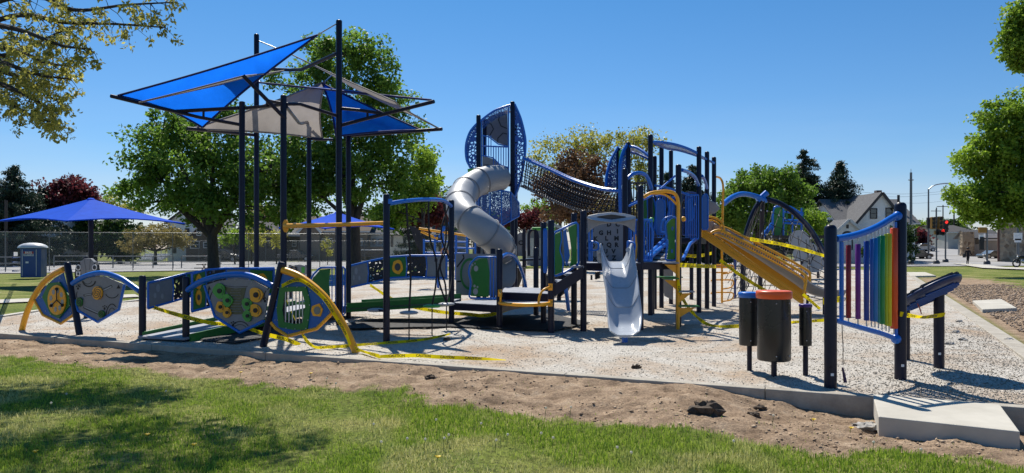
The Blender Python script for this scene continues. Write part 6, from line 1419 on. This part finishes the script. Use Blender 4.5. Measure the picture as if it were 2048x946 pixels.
sp_ = ridge_side('low shop with a grey roof and stone end beside the stone wall', 100, 1938, 1995, 474, 462, siding('taupe_siding', (.28, .27, .26)), ROOFG, 2.5, [(1952, 478, 1960, 487)], TRIMD, z0=zr_, cat='shop', kind='shop')
MB().box((P(1934, 0, 99.6).x, 99.6, zr_+1.6), (1.6, .6, 3.4)).build('stone_pier', RUB, sp_); MB().box((P(1985, 0, 99.7).x, 99.7, zr_+2.6), (2.2, .3, .9)).build('white_fascia', WHT, sp_)
ridge_side('dark wide-roofed building behind the traffic lights', 130, 1896, 1950, 465, 452, siding('pale_block', (.42, .41, .38)), ROOFD, 14, (), TRIMW, z0=1.3, cat='building', kind='building')
ridge_side('pale low building left of the side street', 140, 1838, 1862, 478, 470, siding('pale_block', (.42, .41, .38)), ROOFB, 10, (), TRIMW, z0=1.6, cat='building', kind='building')
# ================= STREET FURNITURE AND SMALL THINGS =================
def link_mat():
    m, t, b, o = nodes('chain_link'); co = coords(t); sp = N(t, 'SeparateXYZ'); L(t, co, sp.inputs[0])
    ms = []
    for s_ in (1, -1):
        a = N(t, 'Math', operation='MULTIPLY_ADD'); L(t, sp.outputs[2], a.inputs[0]); a.inputs[1].default_value = s_; L(t, sp.outputs[0], a.inputs[2])
        k = N(t, 'Math', operation='MULTIPLY'); L(t, a.outputs[0], k.inputs[0]); k.inputs[1].default_value = 9.0; f_ = N(t, 'Math', operation='FRACT'); L(t, k.outputs[0], f_.inputs[0])
        g = N(t, 'Math', operation='LESS_THAN'); L(t, f_.outputs[0], g.inputs[0]); g.inputs[1].default_value = .075; ms.append(g)
    mx = N(t, 'Math', operation='MAXIMUM'); L(t, ms[0].outputs[0], mx.inputs[0]); L(t, ms[1].outputs[0], mx.inputs[1]); L(t, mx.outputs[0], b.inputs['Alpha'])
    b.inputs['Base Color'].default_value = (.25, .26, .27, 1); b.inputs['Metallic'].default_value = .6; b.inputs['Roughness'].default_value = .45; return m
LINK = link_mat(); GALV = paint('fence_pipe', (.16, .17, .18), .45, .6)
def fence(label, x0, D0, x1, D1, ht, n, mesh=True, mat=None, r=.035):
    a, b_ = V((P(x0, 0, D0).x, D0, 0)), V((P(x1, 0, D1).x, D1, 0)); e = thing('chain_link_fence' if mesh else 'pipe_rail', label, 'fence' if mesh else 'rail', (a+b_)/2); mt = mat or GALV
    for i in range(n): p = a+(b_-a)*i/(n-1); MB().tube([p+V((0, 0, -.1)), p+V((0, 0, ht+.03))], r, 8).build('post', mt, e)
    MB().tube([a+V((0, 0, ht)), b_+V((0, 0, ht))], r*.8, 6).build('top_rail', mt, e)
    if mesh:
        MB().tube([a+V((0, 0, .1)), b_+V((0, 0, .1))], r*.5, 6).build('bottom_rail', mt, e); MB().add([a+V((0, 0, .1)), b_+V((0, 0, .1)), b_+V((0, 0, ht)), a+V((0, 0, ht))], [[0, 1, 2, 3]]).build('mesh', LINK, e)
    else: MB().tube([a+V((0, 0, ht*.5)), b_+V((0, 0, ht*.5))], r*.7, 6).build('lower_rail', mt, e)
    return e
fence('tall near chain-link fence crossing behind the umbrella and maples', -80, 50.5, 900, 62, 2.75, 14, r=.03)
fence('lower far chain-link fence in front of the houses', -80, 86, 1180, 90, 2.5, 20, r=.03)
fence('chain-link fence behind the net climber on the right', 1180, 88, 1680, 86, 1.3, 9, r=.03)
fence('pipe barrier rail left of the panel kiosk', 108, 64, 226, 64, .95, 3, False, r=.05)
fence('pipe barrier rail right of the umbrella pole', 226, 62, 346, 62, .95, 4, False, r=.05)
fence('short pipe rail beyond the picnic table', 363, 62, 440, 62, .95, 2, False, r=.05)
fence('low rail at the far left edge behind the portable toilet', -60, 56, 82, 56, .95, 3, False, r=.05)
# umbrellas
def umbrella(label, xc, D, ypeak, corners, ypole, mat=SAILU, colw=.11):
    b_ = V((P(xc, 0, D).x, D, 0)); e = thing('shade_umbrella', label, 'umbrella', b_); pk = P(xc, ypeak, D)
    MB().tube([b_+V((0, 0, -.1)), pk-V((0, 0, .25))], colw, 14).build('pole', NAVY, e)
    C4 = [P(x, y, d) for x, y, d in corners]; n = 10
    for i in range(4):
        a, c = C4[i], C4[(i+1) % 4]; rows = []
        for k in range(n+1):
            t_ = k/n; row = []
            for j in range(n+1):
                u = j/n; edge = a*(1-u)+c*u; ins = math.sin(math.pi*u); edge = edge+(pk-edge)*.05*ins+V((0, 0, .10*ins)); p = pk*(1-t_)+edge*t_; p.z -= .05*math.sin(math.pi*t_); row.append(p)
            rows.append(row)
        MB().grid(rows).build('canopy_panel', mat, e)
        MB().tube([rows[-1][j] for j in range(n+1)], .03, 6).build('hem', SAILU, e); MB().tube([pk-V((0, 0, .08)), (pk+a)/2-V((0, 0, .2)), a-V((0, 0, .04))], .03, 6).build('rib', NAVY, e)
    MB().lathe(pk, [(.16, -.03), (.08, .02), (0, .03)], 12).build('cap', SAILU, e)
umbrella('large blue square shade umbrella on a navy pole at the left', 182, 33, 397, [(-30, 446, 33.5), (132, 442, 29.5), (369, 447, 32.5), (222, 438, 37)], 500)
umbrella('smaller blue shade umbrella behind the tall shade posts', 675, 36, 424, [(558, 456, 36), (650, 457, 33), (788, 458, 36), (700, 455, 39)], 500)
# portable toilet
pt = thing('portable_toilet', 'blue portable toilet with a white domed roof on the grass at the left', 'portable toilet', G(49, 556)); D = G(49, 556).y
x0, x1, xm = P(24, 0, D).x, P(76, 0, D).x, P(41, 0, D).x
TBL = paint('toilet_blue', (.012, .06, .22), .45); TWH = paint('toilet_roof', (.55, .56, .58), .4)
A = [V((xm, D, .02)), V((x1, D+.25, .02)), V((x1-.3, D+1.25, .02)), V((x0, D+.7, .02))]; zt_ = P(0, 496, D).z
MB().prism(A, (0, 0, zt_-.02)).build('cabin', TBL, pt, bevel=.03)
ce = sum(A, V((0, 0, 0)))/4; rows = []
for s_, dz in ((1.04, 0), (1.03, .06), (.9, .16), (.6, .25), (.2, .29), (.01, .29)): rows.append([V((ce.x+(p.x-ce.x)*s_, ce.y+(p.y-ce.y)*s_, zt_+dz)) for p in catmull(A, 3, True)+[A[0]]])
MB().grid(rows).build('domed_roof', TWH, pt)
PD_ = two(A[0], A[1]); dr = MB().prism([PD_(x, y, -.02) for x, y in ((45, 500), (72, 500), (72, 550), (45, 550))], PD_.n*.02).build('door', TBL, pt, bevel=.005)
for x in (44.5, 72.5): MB().tube([PD_(x, 499, -.02), PD_(x, 552, -.02)], .018, 6).build('door_trim', TWH, pt)
MB().prism([PD_(x, y, -.03) for x, y in ((47, 503), (67, 503), (67, 512), (47, 512))], PD_.n*.008).build('sign', WHT, dr)
MB().prism([PD_(x, y, -.035) for x, y in ((47, 503), (67, 503), (67, 507.5), (47, 507.5))], PD_.n*.004).build('sign_band', paint('sign_red', (.35, .03, .03), .5), dr)
mb = letter(MB(), 'PATS', PD_(57, 505.3, -.034), PD_.d, (0, 0, 1), .14, .006); mb.build('lettering', WHT, dr)
mb = letter(MB(), 'SERVICES', PD_(57, 509.7, -.034), PD_.d, (0, 0, 1), .11, .004); mb.build('lettering', TBL, dr)
MB().prism([PD_(x, y, -.03) for x, y in ((51, 523), (57, 523), (57, 526.5), (51, 526.5))], PD_.n*.008).build('occupancy_sign', WHT, dr)
PS_ = two(A[3], A[0]); MB().prism([PS_(x, y, -.02) for x, y in ((27, 504), (35, 504), (35, 512), (27, 512))], PS_.n*.008).build('sign', WHT, pt)
mb = MB()
for k in range(4): mb.bar(PS_(25, 515+k*9, -.02), PS_(39, 515+k*9, -.02), .015, .03)
mb.build('wall_ribs', TBL, pt)
# panel kiosk behind the grey maze panel
kk = thing('panel_kiosk', 'grey faceted play kiosk with round gauge faces behind the leftmost fish panel', 'kiosk', G(172, 648)); D = G(172, 640).y+.4
qk = Pl((0, D), (1, 0)); MB().prism([qk(x, y) for x, y in ((160, 524), (168, 517), (181, 517), (188, 524), (186, 545), (182, 560), (165, 560), (161, 545))], (0, .12, 0)).build('front_panel', GRY, kk, bevel=.01)
for s_ in (0, 1):
    xs = [(152, 530), (160, 524), (163, 548), (161, 575), (151, 575), (149, 548)] if s_ == 0 else [(188, 524), (193, 530), (195, 548), (193, 575), (186, 575), (185, 548)]
    p_ = MB().prism([qk(x, y, .02) for x, y in xs], (0, .12, 0)).build('side_panel', BLK, kk)
    xc = 156 if s_ == 0 else 188.5
    disc(qk, xc, 535, 4.6, p_, WHT, 'gauge', off=-.02, ry=6); disc(qk, xc, 535, 3.2, p_, DGRY, 'gauge_face', off=-.03, ry=4.2)
    MB().prism([qk(x, y, -.01) for x, y in ((xc-4, 543), (xc+4, 543), (xc+4, 552), (xc-4, 552))], (0, .02, 0)).build('display', WHT, p_); MB().prism([qk(x, y, -.02) for x, y in ((xc-1.5, 545), (xc+1.5, 545), (xc+1.5, 550), (xc-1.5, 550))], (0, .01, 0)).build('display_window', DGRY, p_)
MB().tube([qk(171, 521, .1), qk(171, 514, .1)], .05, 10).build('post_cap', NAVY, kk); bb = qk(173, 600, .15)
MB().tube([V((bb.x, bb.y, -.05)), V((bb.x, bb.y, 1.2))], .06, 12).build('post', NAVY, kk)
mk = MB(); stroke(qk, [(168, 518), (172, 540), (170, 560)], .8, -.003, mk); stroke(qk, [(181, 518), (179, 540)], .8, -.003, mk); mk.build('printed_lines', DGRY, kk)
# picnic table with red legs
pc = thing('picnic_table', 'picnic table with a thin dark top and crossed legs on the grass below the maple', 'picnic table', G(418, 548)); D = G(418, 546).y; mt = paint('table_brown', (.05, .035, .03), .5)
MB().bar(P(398, 529, D), P(438, 527, D), .9, .05).build('table_top', mt, pc)
for dy in (-.75, .75): MB().bar(P(390, 536, D+dy), P(432, 536, D+dy), .28, .04).build('bench', mt, pc)
for x in (408, 428): MB().tube([P(x-6, 542, D-.4), P(x+4, 528, D+.2)], .03, 6).tube([P(x+6, 542, D-.4), P(x-4, 528, D+.2)], .03, 6).build('leg', paint('leg_red', (.22, .03, .05), .5), pc)
# vehicles
def car(label, xc, ybase, D, lpx, hpx, col, kind='parked_car', truck=False, z0=0.0, flip=1, cat='car'):
    k = D/F; ln, ht = lpx*k, hpx*k; c = V((P(xc, 0, D).x, D, z0)); e = thing(kind, label, cat, c); W_ = 1.75
    prof = [(-.5, .30), (-.49, .52), (-.36, .60), (-.22, .96), (.12, 1.0), (.28, .66), (.46, .58), (.5, .44), (.5, .26), (-.5, .22)] if not truck else [(-.5, .3), (-.5, .60), (-.16, .62), (-.12, .97), (.12, 1.0), (.22, .66), (.47, .60), (.5, .5), (.5, .26), (-.5, .26)]
    pts = [c+V((flip*x*ln, -W_/2, z*ht)) for x, z in prof]; body = MB().prism(pts, (0, W_, 0)).build('body', paint('car_%s' % label[:9].replace(' ', '_'), col, .25, .3, .05, 1.0), e, bevel=.06)
    wp = [(-.30, .64), (-.20, .92), (.10, .95), (.24, .66)] if not truck else [(-.10, .66), (-.09, .93), (.10, .95), (.19, .66)]
    MB().prism([c+V((flip*x*ln, -W_/2-.012, z*ht)) for x, z in wp], (0, W_+.024, 0)).build('side_window', GLS, body)
    for x in (-.33, .33):
        w_ = MB().tube([c+V((flip*x*ln, -W_/2-.02, .33)), c+V((flip*x*ln, -W_/2+.2, .33))], .33, 18).build('wheel', BLK, e); MB().tube([c+V((flip*x*ln, -W_/2-.035, .33)), c+V((flip*x*ln, -W_/2-.02, .33))], .19, 12).build('rim', STEEL, w_)
        MB().tube([c+V((flip*x*ln, W_/2-.2, .33)), c+V((flip*x*ln, W_/2+.02, .33))], .33, 18).build('wheel', BLK, e)
    MB().box(c+V((flip*.485*ln, -W_/2+.25, ht*.5)), (.12, .35, .14)).build('headlight', WHT, e); MB().box(c+V((-flip*.495*ln, -W_/2+.2, ht*.5)), (.06, .25, .16)).build('tail_light', paint('sign_red', (.35, .03, .03), .5), e)
    return e
car('dark pickup truck parked in front of the tan brick house', 592, 521, 92, 72, 23, (.03, .032, .045), 'pickup_truck', True, cat='truck')
car('dark minivan parked behind the dark maple trunk', 448, 521, 90, 68, 24, (.03, .035, .045), 'minivan', cat='van')
zc = float(gz(P(1850, 0, 118).x, 118)); car('silver car parked up the side street behind the signal poles', 1846, 495, 118, 42, 17, (.35, .38, .42), z0=zc)
zc = float(gz(P(1832, 0, 90).x, 90)); car('dark car half hidden by the evergreen bush at the house corner', 1832, 515, 92, 55, 20, (.02, .022, .03), z0=zc)
zc = float(gz(P(1985, 0, 92).x, 92)); car('grey car parked in front of the low shop', 1985, 500, 93, 50, 17, (.10, .12, .13), z0=zc, flip=-1)
# motorcycle at the right edge
mo = thing('motorcycle', 'dark motorcycle entering at the right edge on the road', 'motorcycle', G(2046, 527)); c = G(2046, 527); k = c.y/F; c = V((P(2046, 0, 62).x, 62, .05))
for dx in (-.55, .75): MB().tube([c+V((dx+.30*math.cos(a), 0, .32+.30*math.sin(a))) for a in [2*math.pi*j/18 for j in range(18)]], .06, 8, closed=True).build('wheel', BLK, mo)
MB().tube(catmull([c+V((-.55, 0, .35)), c+V((-.3, 0, .8)), c+V((0, 0, .85)), c+V((.4, 0, .75)), c+V((.75, 0, .5))], 4), [.06]*4+[.14]*9+[.08]*4, 8).build('frame', BLK, mo); MB().ball(c+V((.08, 0, .48)), (.25, .16, .2), 10).build('engine', STEEL, mo); MB().tube([c+V((-.32, -.3, 1.05)), c+V((-.35, 0, .95)), c+V((-.32, .3, 1.05))], .025, 6).build('handlebar', BLK, mo); MB().ball(c+V((-.42, 0, .85)), .09, 8).build('headlight', STEEL, mo)
# signals, poles and wires
def pole(label, x, ytop, D, r=.09, base=True, kind='street_pole', cat='pole', mat=None):
    z = float(gz(P(x, 0, D).x, D)); b_ = V((P(x, 0, D).x, D, z)); e = thing(kind, label, cat, b_); MB().tube([b_, P(x, ytop, D)], [r, r*.7], 10).build('shaft', mat or GALV, e)
    if base: MB().lathe(b_, [(.32, -.05), (.30, .3), (.2, .45), (.12, .46)], 12).build('pole_base', DGRY, e)
    return e
def signal(e, x, y, D, h=22, lit=None, mat=None, name='signal_head', w_=8):
    k = D/F; c = P(x, y, D-.2); s_ = MB().box(c, (w_*k, .35, h*k)).build(name, mat or BLK, e, bevel=.04)
    for j in range(3):
        q = c+V((0, -.19, h*k*(.32-.32*j))); on = lit == j
        m_ = LAMP if on else BLK; MB().tube([q, q-V((0, .02, 0))], .17, 14).build('lamp', m_, s_); MB().tube([q+V((.2*math.cos(a), -.12, .2*math.sin(a))) for a in [math.pi*i/8 for i in range(9)]], .03, 6).build('visor', BLK, s_)
    return s_
LAMP, t, b, o = nodes('red_signal_lamp'); b.inputs['Base Color'].default_value = (.8, .03, .02, 1); b.inputs['Emission Color'].default_value = (1, .03, .02, 1); b.inputs['Emission Strength'].default_value = 0.9
SY = paint('signal_amber', (.30, .15, .02), .5)
e = pole('tall tapering mast with an antenna beside the white gabled house', 1822, 345, 76, .16, kind='antenna_mast', cat='mast'); q = MB(); q.tube([P(1817, 360, 76), P(1827, 360, 76)], .06, 6); q.ball(P(1822, 352, 76), .12, 8); q.tube([P(1822, 345, 76), P(1822, 338, 76)], .03, 6); q.build('antenna', STEEL, e)
e = pole('tall street light pole with a curved arm, left of the signals', 1857, 378, 92, .12, kind='street_light', cat='street light'); MB().tube(catmull([P(1857, 379, 92), P(1868, 371, 92), P(1880, 368, 92), P(1890, 367, 92)], 5), .07, 8).build('arm', STEEL, e); MB().box(P(1893, 367, 92), (.7, .3, .14)).build('lamp_head', STEEL, e)
signal(e, 1858, 446, 91.5, 22)
e = pole('thin signal pole with amber backed heads in the middle of the group', 1873, 415, 77, .08, kind='traffic_signal', cat='traffic light'); signal(e, 1866, 446, 77, 24, mat=SY); signal(e, 1880, 446, 77, 26, mat=SY); signal(e, 1873, 465, 76.9, 8, mat=SY, name='pedestrian_signal'); signal(e, 1884, 465, 76.9, 10, lit=0, name='pedestrian_signal')
e = pole('signal pole whose black head shows a red light', 1891, 440, 82, .09, kind='traffic_signal', cat='traffic light'); signal(e, 1891, 452, 82, 24, lit=0)
e = pole('grey signal pole on a round base right of the pedestrian', 1974, 456, 75, .10, kind='traffic_signal', cat='traffic light'); MB().box(P(1965, 460, 74.9), (.75, .3, .55)).build('amber_box', SY, e, bevel=.04); MB().box(P(1962, 474, 74.9), (.4, .1, .5)).build('small_sign', WHT, e); s_ = MB().box(P(1963, 487, 74.9), (.38, .3, 1.3)).build('signal_head', BLK, e, bevel=.04)
e = pole('utility pole with a crossarm behind the signals', 1908, 400, 140, .16, False, 'utility_pole', mat=BARK); MB().bar(P(1898, 404, 140), P(1918, 404, 140), .15, .15).build('crossarm', BARK, e)
e = pole('farther utility pole with a crossarm, up the side street', 1886, 410, 170, .16, False, 'utility_pole', mat=BARK); MB().bar(P(1874, 413, 170), P(1898, 413, 170), .15, .15).build('crossarm', BARK, e)
e = pole('farthest utility pole with two crossarms', 1872, 418, 200, .16, False, 'utility_pole', mat=BARK); MB().bar(P(1862, 422, 200), P(1882, 422, 200), .18, .15).build('crossarm', BARK, e)
e = pole('grey post with signs in front of the rubble stone wall', 2036, 440, 80, .16, False, 'sign_post', cat='sign'); MB().box(P(2036, 473, 79.8), (.9, .06, .8)).build('sign_plate', WHT, e); MB().box(P(2036, 481, 79.8), (.7, .06, .4)).build('sign_plate', WHT, e)
e = pole('wooden utility pole in front of the white barn', 12, 400, 66, .16, False, 'utility_pole', mat=BARK)
e = pole('red stop sign in front of the olive small tree', 309, 488, 80, .05, False, 'stop_sign', cat='sign'); qq = Pl((0, 79.9), (1, 0)); MB().prism([qq(309+4.6*math.cos(a), 493+4.6*math.sin(a)) for a in [math.pi/8+math.pi/4*k for k in range(8)]], (0, .05, 0)).build('sign_plate', paint('sign_red', (.35, .03, .03), .5), e); letter(MB(), 'STOP', qq(309, 493, -.01), (1, 0, 0), (0, 0, 1), .2, .008).build('lettering', WHT, e)
e = pole('white notice board on the far fence under the big umbrella', 115, 487, 85, .04, False, 'notice_sign', cat='sign'); MB().box(P(115, 488, 84.9), (.7, .05, .5)).build('sign_plate', WHT, e)
for i, (a, b_, lb) in enumerate([((1640, 374, 110), (1908, 380, 140), 'highest overhead wire right of the spruces'), ((1640, 382, 110), (1908, 384, 140), 'second overhead wire right of the spruces'), ((1700, 388, 110), (1886, 402, 170), 'lowest overhead wire running to the utility poles'), ((1908, 403, 140), (2060, 380, 90), 'overhead wire passing into the right-hand tree'), ((1886, 412, 170), (2060, 398, 95), 'lower overhead wire passing behind the right-hand tree')]):
    A_, B_ = P(*a), P(*b_); MB().tube([A_+(B_-A_)*t_-V((0, 0, .9*math.sin(math.pi*t_))) for t_ in [k/12 for k in range(13)]], .022, 4).build('overhead_wire', DGRY, label=lb, cat='wire')
# pedestrian
pd_ = G(1936, 527, 0); zg = float(gz(P(1936, 0, 75).x, 75))+.02; c = V((P(1936, 0, 75).x, 75, zg)); pr = thing('person', 'pedestrian in black with a large shoulder bag walking at the corner', 'person', c)
def skin(joints, edges, mat, name, parent, sub=2, root=0):
    me = bpy.data.meshes.new(name); me.from_pydata([tuple(V(j[:3])) for j in joints], edges, []); o_ = bpy.data.objects.new(name, me); COL.objects.link(o_)
    m_ = o_.modifiers.new('skin', 'SKIN'); m_.use_smooth_shade = True
    for i, j in enumerate(joints): me.skin_vertices[0].data[i].radius = (j[3], j[4] if len(j) > 4 else j[3])
    me.skin_vertices[0].data[root].use_root = True; s2 = o_.modifiers.new('sub', 'SUBSURF'); s2.levels = sub; s2.render_levels = sub
    me.materials.append(mat); o_.parent = parent; o_.location = c-wl(parent); return o_
CLO = paint('black_cloth', (.010, .009, .012), .9); SKN = paint('skin_tone', (.16, .08, .05), .6)
J = [(0, 0, .95, .15, .11), (0, 0, 1.12, .13, .10), (0, 0, 1.34, .17, .11), (0, 0, 1.47, .07, .07), (-.20, 0, 1.42, .06), (-.27, 0, 1.15, .045), (-.25, -.05, .92, .035), (.20, 0, 1.42, .06), (.27, .03, 1.16, .045), (.36, -.10, .95, .035), (-.09, 0, .88, .09), (-.10, -.03, .50, .06), (-.10, .06, .09, .045), (-.10, -.06, .04, .04), (.09, 0, .88, .09), (.08, .05, .50, .06), (.09, .12, .09, .045), (.09, .0, .04, .04)]
skin(J, [(0, 1), (1, 2), (2, 3), (2, 4), (4, 5), (5, 6), (2, 7), (7, 8), (8, 9), (0, 10), (10, 11), (11, 12), (12, 13), (0, 14), (14, 15), (15, 16), (16, 17)], CLO, 'body', pr)
hd = MB().ball(c+V((0, 0, 1.63)), (.085, .10, .12), 14).build('head', SKN, pr); MB().ball(c+V((0, .015, 1.67)), (.13, .13, .12), 12).build('hair', BLK, pr)
MB().tube([c+V((-.25, -.05, .92)), c+V((-.25, -.07, .84))], [.03, .02], 8).build('hand', SKN, pr); MB().tube([c+V((.36, -.10, .95)), c+V((.41, -.13, .89))], [.03, .02], 8).build('hand', SKN, pr)
bg_ = thing('shoulder_bag', 'big black shoulder bag hanging at the pedestrian\'s side', 'bag', c+V((-.36, .02, .75)))
MB().prism([c+V(v) for v in ((-.52, -.06, .72), (-.24, -.06, .72), (-.22, -.06, 1.0), (-.30, -.06, 1.15), (-.46, -.06, 1.1))], (0, .14, 0)).build('pouch', BLK, bg_, bevel=.03); MB().tube([c+V((-.44, 0, 1.1)), c+V((-.22, 0, 1.47)), c+V((-.27, 0, 1.1))], .015, 6).build('strap', BLK, bg_)
# ---------- second playground pieces seen behind ----------
bc = thing('bar_climber', 'older blue and yellow bar climber with a ring, behind the rope pods', 'climber', G(890, 560)); D = 30
mb = MB()
for x, y0, y1 in ((848, 478, 520), (870, 470, 520), (886, 452, 560), (912, 470, 560), (934, 440, 530), (951, 470, 540)): mb.tube([P(x, y0, D), P(x, y1, D)], .045, 8)
for y, x0, x1 in ((482, 846, 936), (505, 846, 936), (495, 900, 952), (520, 880, 950)): mb.tube([P(x0, y, D), P(x1, y+2, D)], .035, 8)
mb.tube(catmull([P(878, 475, D), P(895, 450, D), P(915, 440, D), P(934, 452, D)], 4), .05, 8); mb.build('blue_bars', BLUE, bc)
MB().tube([P(838, 457, D), P(938, 472, D)], .05, 8).build('yellow_rail', YEL, bc); MB().tube([P(842, 463, D), P(875, 478, D)], .05, 8).build('yellow_rail', YEL, bc)
MB().tube([P(889+7*math.cos(a), 505+9*math.sin(a), D-.5) for a in [2*math.pi*j/20 for j in range(20)]], .03, 6, closed=True).build('hanging_ring', paint('ring_tan', (.5, .25, .12), .5), bc)
MB().prism([P(818, 450, D), P(838, 458, D), P(860, 520, D), P(852, 520, D), P(832, 490, D)], (0, .03, 0)).build('perforated_slope', PERFD, bc)
MB().tube([P(876, 520, D), V((P(876, 0, D).x, D, -.02))], .05, 8).build('leg', BLUE, bc)
rw = thing('rock_climber', 'grey curved climbing blocks right of the rope net', 'climber', G(1620, 560)); D = 34
for i, (x, y, r) in enumerate(((1598, 480, 20), (1618, 500, 16), (1600, 508, 14), (1628, 525, 20), (1612, 538, 12))):
    MB().tube([P(x, y, D), P(x+2, y+2, D+.6)], [r*D/F, r*D/F*.9], 18).build('climbing_disc', LGRY, rw)
MB().tube([P(1614, 480, D+.7), V((P(1614, 0, D).x, D+.7, -.02))], .08, 8).build('post', NAVY, rw)
ph = thing('far_playhouse', 'green and blue play tower on a black deck beyond the rope net climber', 'play tower', G(1570, 556)); D = 40
MB().bar(P(1530, 474, D), P(1640, 474, D), 1.5, .15).build('deck', BLK, ph)
for px in ([(1546, 424), (1554, 412), (1566, 414), (1566, 472), (1548, 472)], [(1570, 416), (1576, 418), (1574, 472), (1570, 472)], [(1603, 414), (1609, 416), (1608, 470), (1602, 470)]): MB().prism([P(x, y, D) for x, y in px], (0, .05, 0)).build('side_panel', GRN, ph)
mb = MB(); mb.tube(catmull([P(1546, 470, D), P(1546, 424, D), P(1554, 413, D), P(1580, 414, D), P(1606, 430, D)], 4), .06, 8)
for y in (424, 440, 446): mb.tube([P(1568, y, D), P(1606, y+2, D)], .06, 8)
for x in (1567, 1585, 1603): mb.tube([P(x, 416, D), P(x, 472, D)], .05, 8)
mb.tube([P(1526, 472, D), P(1545, 448, D)], .12, 8); mb.build('blue_bars', BLUE, ph)
for x in (1534, 1568, 1604, 1636): MB().tube([P(x, 474, D), V((P(x, 0, D).x, D, -.02))], .07, 8).build('leg', NAVY, ph)
se = thing('spring_seesaw', 'blue spring seesaw with a green seat behind the alphabet panel', 'seesaw', G(1195, 562)); D = G(1195, 562).y
MB().bar(P(1172, 538, D), P(1216, 541, D), .25, .12).build('beam', BLUE, se); MB().box(P(1193, 535, D), (.6, .5, .1)).build('seat', LGRN, se); MB().prism([P(1192, 535, D), P(1212, 541, D), P(1206, 520, D), P(1196, 516, D)], (0, .05, 0)).build('side_panel', BLUE, se)
MB().tube([P(1195+5*math.cos(k*.9), 544+k*.42, D+.14*math.sin(k*.9)) for k in range(34)], .03, 6).build('spring', BLK, se)
MB().tube([P(1183, 560, D), P(1183, 550, D)], .05, 8).build('stub_post', BLK, se)
tp = thing('talk_tube_panel', 'grey ribbed panel with a letter between two posts behind the tower foot', 'panel', G(1066, 600)); D = 26
MB().prism([P(1034, 470, D), P(1040, 464, D), P(1046, 466, D), P(1046, 512, D), P(1034, 512, D)], (0, .05, 0)).build('panel', GRY, tp)
for x in (1032, 1048, 1071): MB().tube([P(x, 458, D), V((P(x, 0, D).x, D, -.02))], .06, 8).build('post', NAVY, tp)
mb = MB(); mb.tube(catmull([P(1058, 512, D), P(1058, 470, D), P(1064, 460, D), P(1072, 462, D), P(1076, 475, D), P(1076, 512, D)], 4), .05, 8); mb.build('arched_rail', NAVY, tp); MB().tube([P(1064, 458, D), P(1110, 457, D)], .06, 8).build('green_rail', LGRN, tp)
letter(MB(), 'C', P(1041, 486, D-.03), (1, 0, 0), (0, 0, 1), .22, .01).build('lettering', BLK, tp)
MB().bar(P(1040, 520, D), P(1080, 518, D), 1.2, .06).build('deck', NAVY, tp)
wp = thing('wheel_panel_unit', 'grey activity panel with a wheel behind the third tall shade post', 'panel', G(600, 575)); D = 24
MB().prism([P(x, y, D) for x, y in ((578, 532), (600, 529), (612, 532), (616, 552), (578, 552))], (0, .05, 0)).build('panel', GRY, wp); MB().tube([P(587+6*math.cos(a), 540+7*math.sin(a), D-.04) for a in [2*math.pi*j/20 for j in range(20)]], .025, 6, closed=True).build('wheel', BLK, wp)
MB().prism([P(x, y, D-.02) for x, y in ((603, 534), (609, 534), (609, 546), (603, 546))], (0, .02, 0)).build('green_counter', LGRN, wp)
for x in (580, 613): MB().tube([P(x, 530, D+.1), V((P(x, 0, D).x, D+.1, -.02))], .05, 8).build('post', NAVY, wp)
rm = thing('wide_bench', 'low white bench unit behind the landing', 'bench', G(626, 600)); D = 23
MB().bar(P(606, 562, D), P(634, 548, D), .9, .2).build('seat', WHT, rm); MB().bar(P(612, 575, D+.3), P(640, 575, D+.3), .5, .5).build('base', LGRY, rm)
